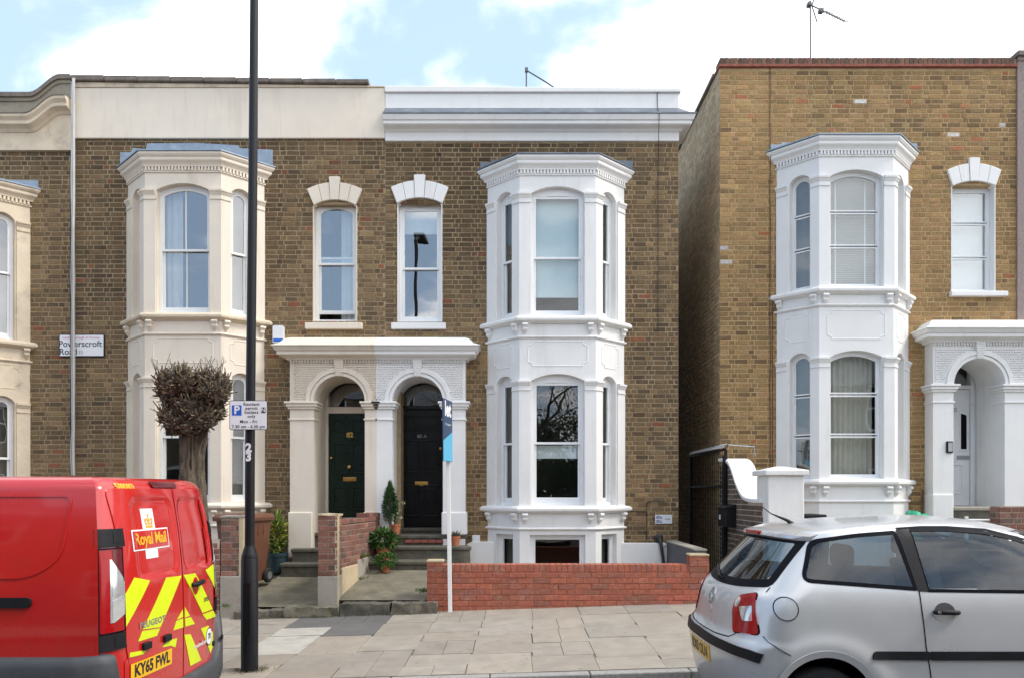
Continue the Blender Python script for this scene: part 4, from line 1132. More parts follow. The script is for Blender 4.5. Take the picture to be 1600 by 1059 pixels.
# ------------------------------------------------------------------ paths, steps, garden ground
def z82(x, y): return .09+(y-10.3)*.153
def z80(x, y): return .18+(y-10.3)*.21
sheet('path', -3.66, -2.60, 10.33, 12.45, z82, path_stone, 6)
sheet('path', -2.34, -1.14, 10.33, 12.45, z80, path_stone, 6)
sheet('front_garden_ground', -7.6, -3.66, 10.33, 12.49, lambda x, y: z82(x, y)-.03, path_stone, 6)
sheet('front_garden_ground', -.93, 2.5, 10.5, 12.49, lambda x, y: .05, concrete, 6)
sheet('passage_floor', 2.5, 3.4, 10.4, 19, lambda x, y: pz(x, 10.3)+.01, concrete, 4)
sheet('front_garden_ground', 3.4, 9.5, 10.4, 12.49, lambda x, y: gz(x)+.09, concrete, 6)
def rough_block(name, x0, x1, y0, y1, z0, z1, m, parent, amp=.012, n=(14, 3, 3), seed=1):
    g = MB(); V = lambda i, j, k: (x0+(x1-x0)*i/n[0], y0+(y1-y0)*j/n[1], z0+(z1-z0)*k/n[2])
    def face(fn, a, b): g.grid([[fn(i, j) for i in range(a+1)] for j in range(b+1)])
    face(lambda i, k: V(i, 0, k), n[0], n[2]); face(lambda i, k: V(i, n[1], k), n[0], n[2])
    face(lambda i, j: V(i, j, n[2]), n[0], n[1]); face(lambda j, k: V(0, j, k), n[1], n[2]); face(lambda j, k: V(n[0], j, k), n[1], n[2])
    vs = []
    for p in g.v:
        q = Vector(p); d = Vector((noise.noise(q*7+Vector((seed, 0, 0))), noise.noise(q*7+Vector((0, seed, 9))), noise.noise(q*6+Vector((5, 0, seed)))))
        d += .5*Vector((noise.noise(q*22), noise.noise(q*21+Vector((3, 1, 1))), noise.noise(q*23)))
        vs.append(tuple(q+d*amp))
    g.v = vs
    bm_o = g.build(name, m, parent, smooth=40)
    return bm_o
ks = thing('stone_threshold', 'crumbling stone edging between the garden paths and the pavement', 'stone edging', (-2.4, 10.3, 0))
rough_block('threshold_stone', -3.7, -3.05, 10.12, 10.36, -.12, .075, old_stone, ks, .03, (30, 5, 5), seed=1)
rough_block('threshold_stone', -3.04, -2.30, 10.10, 10.36, -.10, .115, path_stone, ks, .03, (30, 5, 5), seed=2)
rough_block('threshold_stone', -2.29, -1.62, 10.12, 10.36, -.08, .165, step_stone, ks, .022, (30, 5, 5), seed=3)
rough_block('threshold_stone', -1.61, -1.00, 10.12, 10.34, -.05, .17, old_stone, ks, .028, (30, 5, 5), seed=4)
def flight(label, steps, m, tread_m, px=0):
    t = thing('front_steps', label, 'steps', (steps[0][0], steps[0][2], steps[0][4]))
    for (x0, x1, y0, y1, z0, z1, curl) in steps:
        if curl:     # worn step with one curled end
            ol = [(x0, y1), (x0, y0), (x1-.10, y0)]+[(x1-.10+.16*math.sin(a), y0+.12-.12*math.cos(a)) for a in [k*math.pi/10 for k in range(1, 9)]]+[(x1, y1)]
        else: ol = [(x0, y1), (x0, y0), (x1, y0), (x1, y1)]
        g = MB(); g.loft([[(*p, z0) for p in offset_poly(ol, .02)], [(*p, z1-.065) for p in offset_poly(ol, .02)]], True, True)
        st = g.build('step', m, t, bevel=.004)
        g = MB(); g.loft([[(*p, z1-.065) for p in ol], [(*p, z1) for p in ol]], True, True); g.build('tread', tread_m, st, bevel=.02, seg=3)
    return t
flight('dark stone steps up to the green front door', [(-3.62, -2.55, 11.85, 12.12, .1, .543, False), (-3.52, -2.45, 12.10, 12.40, .2, .757, False), (-3.20, -2.36, 12.30, 13.05, .3, 1.0, False), (-3.18, -2.37, 12.90, 13.1, .9, 1.21, False)], step_stone, step_stone)
fl = flight('mossy rounded stone steps up to the black front door', [(-2.30, -.98, 11.62, 12.0, .2, .60, False), (-2.10, -.70, 11.95, 12.3, .3, .80, True), (-1.98, -.72, 12.24, 12.9, .4, .965, False), (-1.94, -1.10, 12.80, 13.1, .8, 1.05, False)], step_stone, step_stone)
rb = random.Random(3)
for i in range(5):
    x = -1.72+i*.125; g = MB(); g.box(x, x+.115, 12.232, 12.30, .835, .885); o = g.build('red_brick_piece', mat('red_step_brick', (.25, .07, .055), .9, var=.2) if i == 0 else MATS['red_step_brick'], fl, bevel=.006)
flight('grey stone steps up to the white front door', [(7.02, 8.5, 12.0, 12.3, .4, 1.12, False), (7.08, 8.5, 12.22, 13.05, .5, 1.42, False)], step_stone, concrete)

# ------------------------------------------------------------------ garden walls
def core(t, x0, x1, y0, y1, z0, z1, m): 
    g = MB(); g.box(x0, x1, y0, y1, z0, z1); return g.build('mortar_core', m, t)
YW = 10.3; MW = frame((0, YW, 0), (1, 0))
rw = thing('garden_wall', 'low red brick garden wall in front of the white bay', 'wall', (.75, YW, 0))
xa, xb = PX(667, YW), PX(1108, YW)
pa, pb = PX(692, YW), PX(1078, YW)
ro = core(rw, xa+.005, xb-.005, YW+.005, YW+.21, -.1, .665, mortar_red)
lay(ro, MW, xa, xb, .034, .57, [], pal_red, 31, bond='stretcher', course=.0764, sl=.214, jt=.009)
M2 = frame((xa, YW+.21, 0), (0, -1)); lay(ro, M2, 0, .205, .12, .57, [], pal_red, 32, bond='stretcher', course=.0764, sl=.2, jt=.009, nind=20)
x = pa+.004; re = random.Random(8); em = []
while x < pb-.05:
    w = .0675; g = MB(); v, f = brick_verts(re, w, .098, 0, .215, .005)
    if len(em) < 5:
        g.add(v, f); o = g.build('edge_brick', red_one); o.data.transform(Matrix.Translation(o.location)); em.append(o.data); bpy.data.objects.remove(o)
    o = link(bpy.data.objects.new('edge_brick', re.choice(em))); o.parent = ro
    R = MW.to_3x3().to_4x4(); R.translation = MW @ Vector((x+w/2, re.uniform(-.002, .002), .622)); o.matrix_basis = R; o.color = (*pal_red((x, YW, .6), re), 1)
    x += .0765
for a, b, zt in ((xa, pa, .70), (pb, xb, PZ(866, YW)-.02)):
    g = MB(); g.box(a+.004, b-.004, YW+.004, YW+.22, .66, zt-.002); pr = g.build('pier', mortar_red, rw)
    lay(pr, MW, a, b, .57, zt, [], pal_red, int(a*9), bond='stretcher', course=.0764, sl=.214, jt=.009)
    g = MB(); g.box(a-.008, b+.004, YW-.01, YW+.225, zt, zt+.03); g.build('pier_cap', tan_render, pr, bevel=.012)
# divider between the two paths
dw = thing('garden_wall', 'red brown brick wall with tall front pillar dividing the two front paths', 'wall', (-2.48, YW, 0))
xa, xb = PX(497, YW), PX(527, YW)
pil = core(dw, xa+.005, xb-.005, YW+.005, YW+.26, .50, 1.335, mortar_dull)
lay(pil, MW, xa, xb, .515, 1.335, [], pal_oldred, 41, course=.0764, jt=.011)
MD = frame((xb, YW, 0), (0, 1)); lay(pil, MD, .0, .26, .515, 1.335, [], pal_oldred, 42, course=.0764, jt=.011)
g = MB(); g.box(xa-.008, xb+.008, YW-.008, YW+.27, -.1, .513); g.build('render_base', concrete, dw, bevel=.012)
g = MB(); g.box(xb-.04, xb+.012, YW+.0, YW+.09, -.02, 1.337); g.build('render_edge', tan_render, dw, bevel=.012)
rough_block('pillar_top', xa-.005, xb+.012, YW-.005, YW+.26, 1.33, 1.355, tan_render, dw, .012)
import_end = (-2.12, 12.22)
dx, dy = import_end[0]-xb, import_end[1]-(YW+.26); Lw = math.hypot(dx, dy)
MDW = frame((xb+.0, YW+.26, 0), (dx, dy))
g = MB(MDW); g.box(0, Lw, -.215, -.006, .1, 1.19); wc = g.build('mortar_core', mortar_dull, dw)
lay(wc, MDW, 0, Lw, .58, 1.20, [], pal_oldred, 43, bond='stretcher', course=.0764, jt=.011)
rt = random.Random(44); u = 0; ts = None
while u < Lw-.1:      # jagged top course of headers laid loose
    w = rt.uniform(.10, .22); h = rt.choice([.06, .065, .07, .13 if u > Lw*.5 else .065])
    g = MB(MDW); v, f = brick_verts(rt, w, h, 0, .205, .008); g.add([(a+u+w/2, b, d+1.198+h/2) for a, b, d in v], f); o = g.build('loose_brick', red_one, wc)
    o.color = (*pal_oldred((u, 0, 0), rt), 1); u += w+.012
g = MB(MDW); g.box(-.01, .62, -.2, .018, .0, .60); g.build('render_base', tan_render, dw, bevel=.012)
g = MB(MDW); g.box(.62, Lw, -.2, .014, .1, .66); g.build('render_base', concrete, dw, bevel=.012)
# wall of the cream house, mostly behind the van
cw = thing('garden_wall', 'brick garden wall pillar behind the lamp post, beside the van', 'wall', (-3.8, YW, 0))
xa, xb = PX(345, YW), PX(381, YW)
pil = core(cw, xa+.005, xb-.005, YW+.005, YW+.26, .50, 1.31, mortar_dull)
lay(pil, MW, xa, xb-.07, .515, 1.31, [], pal_oldred, 51, course=.0764, jt=.011)
g = MB(); g.box(xb-.07, xb+.006, YW-.006, YW+.265, .2, 1.312); g.build('render_edge', tan_render, cw, bevel=.012)
g = MB(); g.box(xa-.01, xb+.01, YW-.012, YW+.27, -.2, .513); g.build('render_base', concrete, cw, bevel=.012)
rough_block('pillar_top', xa-.01, xb+.01, YW-.01, YW+.27, 1.31, 1.33, concrete, cw, .012)
wc = core(cw, -7.2, xa-.02, YW+.005, YW+.2, -.3, 1.0, mortar_pale)
lay(wc, MW, -7.2, xa-.02, -.1, 1.0, [], pal_oldred, 52, nind=0, course=.0764, jt=.011)
# right house: scroll-topped side wall, gate pier, front wall
sc = thing('garden_wall', 'dark brick side wall with swept white coping, right of the passage', 'wall', (3.5, 11.4, .1))
XS0, XS1 = 3.40, 3.72
MSW = frame((XS0, 12.45, 0), (0, -1))      # face towards the passage
def zs_(u):
    return interp([(10.3, 1.50), (10.7, 1.50), (11.15, 1.55), (11.45, 1.72), (11.75, 1.99), (12.0, 2.11), (12.45, 2.15)], 12.45-u)
g = MB(MSW); ol = [(0, .0), (2.1, .0)]+[(2.1-2.1*i/24, zs_(2.1-2.1*i/24)) for i in range(25)]; g.extr(ol, -.006, -.30); wc = g.build('mortar_core', mortar_pale, sc)
lay(wc, MSW, 0, 2.1, .1, 2.2, [], pal_dark, 61, course=.0764, jt=.012, clip=lambda u, z: z > zs_(u)-.03)
g = MB(); rings = []
for i in range(31):
    u = 2.1*i/30; y = 12.45-u; z = zs_(u)
    rings.append([(XS0-.035, y, z), (XS0-.035, y, z+.055), (XS1+.03, y, z+.055), (XS1+.03, y, z)])
g.loft(rings, True, True); g.build('coping', white, sc, bevel=.012)
gp = thing('gate_pier', 'white rendered gate pier with shallow pyramid cap behind silver car', 'gate pier', (3.7, 10.4, .1))
x0, x1, y0, y1 = PX(1200, 10.15), PX(1257, 10.15), 10.15, 10.62
g = MB(); g.box(x0, x1, y0, y1, .0, PZ(742, 10.15)); g.build('shaft', white, gp, bevel=.015)
zc = PZ(742, 10.15); e = .05
g = MB(); g.loft([[(x0-e, y0-e, zc), (x1+e, y0-e, zc), (x1+e, y1+e, zc), (x0-e, y1+e, zc)], [(x0-e, y0-e, zc+.07), (x1+e, y0-e, zc+.07), (x1+e, y1+e, zc+.07), (x0-e, y1+e, zc+.07)],
                  [((x0+x1)/2-.06, (y0+y1)/2-.03, zc+.125), ((x0+x1)/2+.06, (y0+y1)/2-.03, zc+.125), ((x0+x1)/2+.06, (y0+y1)/2+.03, zc+.125), ((x0+x1)/2-.06, (y0+y1)/2+.03, zc+.125)]])
g.build('cap', white, gp, bevel=.012)
fw = thing('garden_wall', 'red brick front wall end at the right edge below white porch', 'wall', (7.4, 10.6, .2))
Y6 = 10.6; M6 = frame((0, Y6, 0), (1, 0)); xa = PX(1562, Y6)
wc = core(fw, xa+.004, 9.2, Y6+.005, Y6+.22, .1, PZ(790, Y6)-.004, mortar_dull)
lay(wc, M6, xa, 9.2, .15, PZ(790, Y6), [], pal_oldred, 71, course=.0764, jt=.012)
MWS = frame((xa, Y6+.22, 0), (0, -1)); lay(wc, MWS, 0, .22, .15, PZ(790, Y6), [], pal_oldred, 72, course=.0764, jt=.012, nind=10)
lw = thing('garden_wall', 'low dark grey rendered wall edging the passage behind red wall pier', 'wall', (2.6, 11.4, 0))
g = MB(); g.box(2.53, 2.69, 10.53, 12.49, .0, .84); g.build('wall_face', grey_render, lw, bevel=.01)
g = MB(); g.box(2.52, 2.70, 10.525, 12.488, .84, .865); g.build('coping', concrete, lw, bevel=.006)
# ------------------------------------------------------------------ street furniture, cables, signs
YL = 7.3; XL = PX(390, YL); zl = pz(XL, YL)
lp = thing('lamp_post', 'tall black street lamp post numbered 23 beside the red van', 'lamp post', (XL, YL, zl))
g = MB(); g.lathe([(.080, zl-.05), (.080, zl+1.07), (.078, zl+1.075)], (XL, YL, 0), 28); bs = g.build('base', black_paint, lp, smooth=40)
g = MB(); g.lathe([(.076, zl+1.07), (.076, zl+1.10), (.066, zl+1.13), (.048, zl+1.19), (.046, zl+1.20)], (XL, YL, 0), 28); g.build('collar', black_paint, lp, smooth=40)
ZT = 7.6; XT = XL+.055
g = MB(); g.tube([(XL, YL, zl+1.18), (XL+.005, YL, 2.2), (XL+.03, YL, 4.5), (XT, YL, ZT)], [.046, .045, .042, .038], 24); g.build('shaft', black_paint, lp, smooth=60)
g = MB(); g.box(XL-.035, XL+.035, YL-.083, YL-.078, zl+.35, zl+.85); g.build('access_door', black_paint, bs, bevel=.003)
g = MB(); g.tube([(XT, YL, ZT-.05), (XT+.02, YL-.10, ZT+.12), (XT+.03, YL-.5, ZT+.22)], .03, 12); g.build('arm', black_paint, lp, smooth=60)
g = MB(); g.loft([[(XT-.10, YL-.35, ZT+.20), (XT+.16, YL-.35, ZT+.20), (XT+.16, YL-.35, ZT+.33), (XT-.10, YL-.35, ZT+.33)],
                  [(XT-.12, YL-.85, ZT+.18), (XT+.18, YL-.85, ZT+.18), (XT+.14, YL-.85, ZT+.34), (XT-.08, YL-.85, ZT+.34)]]); g.build('lantern', black_paint, lp, bevel=.03)
for ch, py in (('2', 700), ('3', 714)):
    lettering(lp, ch, lambda x, y, py=py: (XL+.006+x, YL-.0475, PZ(py-.5, YL-.05)+y), .112, sign_white, .006, name='number')
sg = thing('parking_sign', 'white resident permit parking sign fixed to the lamp post', 'sign', (XL, YL-.06, PZ(671, YL)))
YS = YL-.075; x0, x1, z0, z1 = PX(358.5, YS), PX(418, YS), PZ(671, YS), PZ(625, YS)
MSG = frame((0, YS, 0), (1, 0))
g = MB(MSG); g.extr(rounded([(x0, z0), (x1, z0), (x1, z1), (x0, z1)], .018, 4), 0, -.004); g.build('plate', ink, sg)
g = MB(MSG); g.extr(rounded([(x0+.006, z0+.006), (x1-.006, z0+.006), (x1-.006, z1-.006), (x0+.006, z1-.006)], .014, 4), .0015, -.001); g.build('face', sign_white, sg)
g = MB(MSG); a, b, c_, d_ = PX(362.5, YS), PX(377.5, YS), PZ(648.5, YS), PZ(632.5, YS); g.extr([(a, c_), (b, c_), (b, d_), (a, d_)], .003, 0); g.build('blue_square', sign_blue, sg)
SF = lambda px, py, dd=.0045: (lambda x, y: (PX(px, YS)+x, YS-dd, PZ(py, YS)+y))
lettering(sg, 'P', SF(370.2, 640.5), .105, sign_white, .004)
g = MB(MSG); a, b, c_, d_ = PX(408.3, YS), PX(415, YS), PZ(644.5, YS), PZ(636, YS); g.extr([(a, c_), (b, c_), (b, d_), (a, d_)], .003, 0); g.build('black_square', ink, sg)
lettering(sg, 'N', SF(411.6, 640.2), .05, sign_white, .001)
for s, px, py, sz in (('Resident', 393, 631, .042), ('permit', 393, 637.3, .042), ('holders', 393, 643.6, .042), ('only', 393, 650, .042), ('Mon - Fri', 388.5, 658.3, .042), ('7.30 am - 6.30 pm', 388.5, 666, .0415)):
    lettering(sg, s, SF(px, py, .003), sz, ink, .0006, 1.0, 1.04)
g = MB(); g.box(XL-.05, XL+.05, YL-.07, YL-.045, z0+.05, z0+.075); g.box(XL-.05, XL+.05, YL-.07, YL-.045, z1-.075, z1-.05); g.build('clip', steel, sg)

# street name plate on the far left house
YN = YF-.03; x0, x1, z0, z1 = PX(92, YN), PX(163, YN), PZ(557, YN), PZ(522, YN)
MN = frame((0, YN, 0), (1, 0))
np_ = thing('street_sign', 'white street name plate on brown brick behind the white cable', 'sign', ((x0+x1)/2, YN, z0))
g = MB(MN); g.extr(rounded([(x0, z0), (x1, z0), (x1, z1), (x0, z1)], .02, 3), 0, -.02); g.build('plate', ink, np_)
g = MB(MN); g.extr(rounded([(x0+.014, z0+.014), (x1-.014, z0+.014), (x1-.014, z1-.014), (x0+.014, z1-.014)], .012, 3), .002, -.001); g.build('face', sign_white, np_)
NF = lambda px, py: (lambda x, y: (PX(px, YN)+x, YN-.0035, PZ(py, YN)+y))
lettering(np_, 'London Borough of Hackney', NF(127, 527.5), .052, ink_red, 0)
lettering(np_, 'Powerscroft', NF(125.5, 537.5), .142, ink, .0015)
lettering(np_, 'Road', NF(106.8, 549.5), .142, ink, .0015); lettering(np_, 'E5', NF(126.5, 550.5), .075, ink_grey, 0)
# number sign
YN2 = YF-.008; x0, x1, z0, z1 = PX(1023.5, YN2), PX(1050, YN2), PZ(817.5, YN2), PZ(803.5, YN2)
ns = thing('direction_sign', 'small white sign with flat numbers and arrow on brick corner', 'sign', ((x0+x1)/2, YN2, z0))
g = MB(); g.box(x0, x1, YN2-.012, YN2, z0, z1); g.build('plate', mat('pale_sign', (.62, .66, .70), .4, var=.05), ns, bevel=.003)
N2 = lambda px, py: (lambda x, y: (PX(px, YN2)+x, YN2-.0135, PZ(py, YN2)+y))
lettering(ns, '80a', N2(1030, 807.5), .07, mat('blue_ink', (.05, .07, .22), .5, var=0), .001); lettering(ns, '80c', N2(1030, 814), .07, MATS['blue_ink'], .001)
g = MB(); zc = PZ(810, YN2); xa, xb = PX(1038.5, YN2), PX(1047, YN2); g.box(xa, xb-.02, YN2-.014, YN2-.0125, zc-.003, zc+.003)
g.add([(xb-.025, YN2-.014, zc-.011), (xb, YN2-.014, zc), (xb-.025, YN2-.014, zc+.011)], [(0, 1, 2)]); g.build('arrow', ink, ns, recalc=False)

# to-let board on a white post leaning against the red wall
xb0 = PX(703.5, 10.24); xt = PX(699, 10.24)
bd = thing('letting_board', 'navy and light blue letting board on white post against red wall', 'letting board', (xb0, 10.22, pz(xb0, 10.22)))
g = MB(); hw = .026; zb, zt = pz(xb0, 10.22)-.02, PZ(632, 10.24)
g.hexa([(xb0-hw, 10.20, zb), (xb0+hw, 10.20, zb), (xb0-hw, 10.245, zb), (xb0+hw, 10.245, zb), (xt-hw, 10.22, zt), (xt+hw, 10.22, zt), (xt-hw, 10.265, zt), (xt+hw, 10.265, zt)])
pst = g.build('post', white, bd, bevel=.004)
# the board: hinge edge at the post, free edge nearer the road
zA, zB = PZ(721, 10.2), PZ(627, 10.2)
pA = Vector((PX(706.5, 10.22), 10.22, 0)); pB = Vector((PX(692, 9.78), 9.78, 0)); U = (pA-pB).normalized(); Lb = (pA-pB).length
MBD = frame((pB.x, pB.y, 0), (U.x, U.y)); 
def BV(u, d, z):
    return MBD @ Vector((u+(zB-z)*.03, d, z))
def bpoly(name, p, d0, d1, m, par):
    g = MB(); n = len(p); g.add([BV(u, d0, z) for u, z in p]+[BV(u, d1, z) for u, z in p], [tuple(range(n)), tuple(range(2*n-1, n-1, -1))]+[(i, (i+1) % n, n+(i+1) % n, n+i) for i in range(n)])
    return g.build(name, m, par)
brd = bpoly('board', [(0, zA), (Lb, zA), (Lb, zB), (0, zB)], 0, -.012, navy, bd)
zm = zA+.30
bpoly('light_blue_panel', [(0.004, zA+.004), (Lb-.004, zA+.004), (Lb-.004, zm+.10), (0.004, zm-.04)], .0015, -.001, cyan, brd)
lettering(brd, 'let', lambda x, y: BV(Lb*.5+x, .003, zB-.13+y), .26, sign_white, .012, 1.1)
lettering(brd, 'for enquiries', lambda x, y: BV(Lb*.5+x, .003, zB-.32+y), .05, sign_white, 0)
lettering(brd, 'call today', lambda x, y: BV(Lb*.5+x, .003, zB-.40+y), .05, sign_white, 0) if False else None
g = MB(); g.box(xt-.03, xt+.06, 10.19, 10.225, zA+.05, zA+.09); g.box(xt-.03, xt+.06, 10.19, 10.225, zB-.12, zB-.08); g.build('bracket', steel, bd)

# cables and pipes on the fronts
def cable(label, pts, r, m, name='cable', n=6):
    g = MB(); g.tube(pts, r, n); o = g.build(name, m, None, smooth=60); return tag(o, label, 'cable')
def wob(px, y0, y1, Y, amp, seed, n=16):
    return [(PX(px+amp*noise.noise(Vector((seed, i*.7, 0))), Y), Y, PZ(y0+(y1-y0)*i/n, Y)) for i in range(n+1)]
pts = [(PX(118, YF), YF+.1, PZ(121, YF))]+wob(115, 124, 742, YF-.13, 1.2, 3)
cable('white cable running down the joint between two brick houses, thicker front one', pts, .022, cable_w, 'white_cable')
cable('thin grey cable twisted behind the thicker white cable', wob(112, 128, 742, YF-.08, 3.0, 8), .012, cable_w, 'thin_cable')
cable('thin black cable down the joint beside the white cables', wob(110.5, 236, 742, YF-.035, .8, 12), .009, cable_b, 'thin_cable')
cable('thin black cable hanging down the white cornice near its end', [(PX(1026, YF), YF-.05, PZ(141)), (PX(1026.5), YF-.045, PZ(170)), (PX(1030, YF-.25), YF-.26, PZ(176, YF-.26)), (PX(1029.5, YF-.25), YF-.25, PZ(196, YF-.25)), (PX(1028), YF-.05, PZ(222)), (PX(1028), YF-.012, PZ(300)), (PX(1028), YF-.012, PZ(520))], .006, cable_b, 'thin_cable')
cable('thin black cable looping over brickwork above the number sign', [(PX(985), YF-.01, PZ(798)), (PX(1010), YF-.01, PZ(798.5)), (PX(1010.5), YF-.01, PZ(785)), (PX(1014), YF-.01, PZ(782.5)), (PX(1041), YF-.01, PZ(783))], .006, cable_b, 'thin_cable')
cable('thin black cable dropping behind number sign to the white plinth', [(PX(1010.3), YF-.01, PZ(798)), (PX(1010), YF-.01, PZ(846)), (PX(1020), YF-.03, PZ(850)), (PX(1036), YF-.075, PZ(853)), (PX(1052), YF-.05, PZ(847))], .005, cable_b, 'thin_cable')
cable('thin brown cable down the ochre house left of its bay', wob(1203.5, 100, 765, YF-.015, 1.6, 22), .007, pipe_br, 'thin_cable')
cable('short brown pipe standing between bay and porch of ochre house', [(PX(1440), YF-.04, PZ(830)), (PX(1440), YF-.04, PZ(765))], .014, pipe_br, 'pipe')
cable('pair brown cable down the ochre house at the bay corner', wob(1207.5, 470, 765, YF-.012, .8, 27), .006, pipe_br, 'thin_cable')
dp = thing('drain_pipe', 'black pipe stub slanting down the white plinth at the brick corner', 'pipe', (PX(1031), YF-.1, PZ(880)))
g = MB(); g.tube([(PX(1029.5), YF-.0, PZ(841)), (PX(1029.5), YF-.06, PZ(842)), (PX(1031), YF-.11, PZ(850)), (PX(1036), YF-.11, PZ(886))], [.04, .045, .028, .026], 12); g.build('pipe', cable_b, dp, smooth=50)
g = MB(FRONT @ Matrix.Translation((PX(1029), 0.005, PZ(840)))); g.lathe([(.07, 0), (.075, .03), (.05, .05), (0, .05)], (0, 0, 0), 14, 'y'); g.build('collar', cable_b, dp, smooth=40)
# aerials
def aerial(label, pts, extra=None):
    t = thing('aerial', label, 'aerial', pts[0]); g = MB(); g.tube(pts, .014, 6); g.build('mast', wire_m, t); return t
Y1 = 13.6
t = aerial('thin rod aerial above the white parapet with one sloping arm', [(PX(822, Y1), Y1, 7.6), (PX(822.5, Y1), Y1, PZ(107, Y1))])
g = MB(); g.tube([(PX(822, Y1), Y1, PZ(110, Y1)), (PX(851, Y1), Y1, PZ(127.5, Y1)), (PX(876, Y1), Y1, PZ(144, Y1))], .013, 6); g.build('boom', wire_m, t)
g = MB(); g.box(PX(821, Y1)-.01, PX(824, Y1)+.01, Y1-.03, Y1+.03, PZ(113, Y1), PZ(107, Y1)); g.build('clamp', wire_m, t)
t = aerial('television aerial with comb of short rods above the ochre house', [(PX(1266.5, Y1), Y1, 8.3), (PX(1266, Y1), Y1, PZ(2, Y1))])
A, B = Vector((PX(1262, Y1), Y1, PZ(6, Y1))), Vector((PX(1320, Y1), Y1, PZ(34, Y1)))
g = MB(); g.tube([A, B], .013, 6); g.tube([(PX(1268, Y1), Y1, PZ(8, Y1)), (PX(1277, Y1), Y1, PZ(36, Y1))], .011, 6); g.tube([(PX(1269, Y1), Y1, PZ(8, Y1)), (PX(1273, Y1), Y1, PZ(-4, Y1))], .012, 6); g.build('boom', wire_m, t)
for i in range(9):
    p = A.lerp(B, .42+.58*i/8); d = Vector((.11, .12, .075)).normalized()*(.19-.006*i)
    g = MB(); g.tube([p-d*.7, p+d*1.25], .010, 5); g.build('rod', wire_m, t)
g = MB(); g.box(PX(1261, Y1), PX(1267, Y1), Y1-.05, Y1+.05, PZ(11, Y1), PZ(5, Y1)); g.build('clamp', wire_m, t, bevel=.01); g = MB(); g.box(PX(1279, Y1), PX(1286, Y1), Y1-.05, Y1+.05, PZ(21, Y1), PZ(15, Y1)); g.build('dipole_box', wire_m, t, bevel=.01)
# passage gate, letter box
gt = thing('metal_gate', 'tall black wire mesh gate along the dark passage wall', 'gate', (3.3, 13.2, .1))
XG = 3.385; ya, yb, zg = 12.05, 14.4, 2.33
g = MB(); 
for y in (ya, yb): g.box(XG-.025, XG+.015, y-.03, y+.03, .1, zg)
for z in (.2, 1.75, zg): g.box(XG-.02, XG+.01, ya, yb, z-.02, z+.02)
g.build('gate_frame', black_paint, gt, bevel=.004)
g = MB(); y = ya+.09
while y < yb: g.box(XG-.004, XG+.004, y-.004, y+.004, .2, zg); y += .12
g.build('mesh_wires', black_matt, gt)['kind'] = 'stuff'
g = MB(); g.tube([(XG-.02, yb, zg+.05), (XG-.02, ya, zg+.06), (XG+.0, ya-.15, zg+.06), (3.78, ya-.15, zg+.03), (3.80, ya-.15, zg-.12)], .010, 6); y = ya; sp_ = g.build('spike_rail', steel, gt)
g = MB()
for i in range(26): y = ya+i*.09; g.tube([(XG-.05, y, zg+.03), (XG+.01, y, zg+.085)], .012, 5)
g.build('spikes', cable_w, gt)['kind'] = 'stuff'
g = MB(); g.box(3.33, 3.385, 12.0, 12.05, .1, zg-.1); g.build('gate_post', black_paint, gt, bevel=.004)
mb_ = thing('letter_box', 'black metal letter box on dark brick beside the passage gate', 'letter box', (3.38, 11.7, 1.1))
g = MB(MSW); u0 = 12.45-12.0; u1 = 12.45-11.55; g.box(u0, u1, .0, .16, 1.12, 1.40); bx = g.build('box', black_paint, mb_, bevel=.008)
g = MB(MSW); g.hexa([(u0-.01, .0, 1.40), (u1+.01, .0, 1.40), (u0-.01, .18, 1.40), (u1+.01, .18, 1.40), (u0-.01, 0, 1.47), (u1+.01, .0, 1.47), (u0-.01, .18, 1.42), (u1+.01, .18, 1.42)]); g.build('lid', black_paint, mb_, bevel=.006)
g = MB(MSW); g.box(u0+.10, u0+.17, .16, .165, 1.23, 1.30); g.build('label_card', sign_white, bx)

# ------------------------------------------------------------------ bins, bags
bn = thing('wheelie_bin', 'brown wheelie bin with dark wheel behind brick pillar and lamp post', 'wheelie bin', (-4.06, 11.3, .22))
MBN = Matrix.Translation((-3.99, 11.35, .30)) @ Matrix.Rotation(math.radians(-14), 4, 'Z')
g = MB(MBN)
def rr(w, d, z, r=.06): return [(p[0], p[1], z) for p in rounded([(-w, -d), (w, -d), (w, d), (-w, d)], r, 4)]
g.loft([rr(.22, .24, .03), rr(.24, .26, .3), rr(.275, .32, .92), rr(.275, .32, .94)]); bb = g.build('body', bin_brown, bn, smooth=40)
g = MB(MBN); g.loft([rr(.305, .36, .93), rr(.31, .365, .965), rr(.31, .365, .985), rr(.28, .33, 1.03), rr(.15, .2, 1.045)]); g.build('lid', bin_brown, bn, smooth=35)
g = MB(MBN)
for x in (-.12, 0, .12): g.box(x-.006, x+.006, -.315, -.30, .70, .86)
for y in (-.18, -.06, .08): g.box(.262, .276, y-.006, y+.006, .72, .88)
g.build('rib', bin_brown, bb)
for s in (1, -1):
    g = MB(MBN @ Matrix.Translation((.26*s, .22, .10))); g.lathe([(.05, -.03), (.10, -.03), (.112, -.015), (.112, .015), (.10, .03), (.05, .03)], (0, 0, 0), 24, 'x'); w_ = g.build('wheel', rubber, bn, smooth=35)
    g = MB(MBN @ Matrix.Translation((.26*s, .22, .10))); g.lathe([(.058, -.033), (.058, .033)], (0, 0, 0), 20, 'x'); g.build('hub', steel, w_, smooth=35)
bl = thing('bin', 'black bin lid showing between white gate pier and silver car', 'bin', (4.4, 11.2, .3))
YK = 11.2
g = MB(); g.box(PX(1258, YK), PX(1289, YK), YK, YK+.5, .3, PZ(810, YK)); g.build('body', black_matt, bl, bevel=.02)
g = MB(); g.box(PX(1256, YK), PX(1291, YK), YK-.03, YK+.53, PZ(809, YK), PZ(803, YK)); g.build('lid', black_matt, bl, bevel=.015)
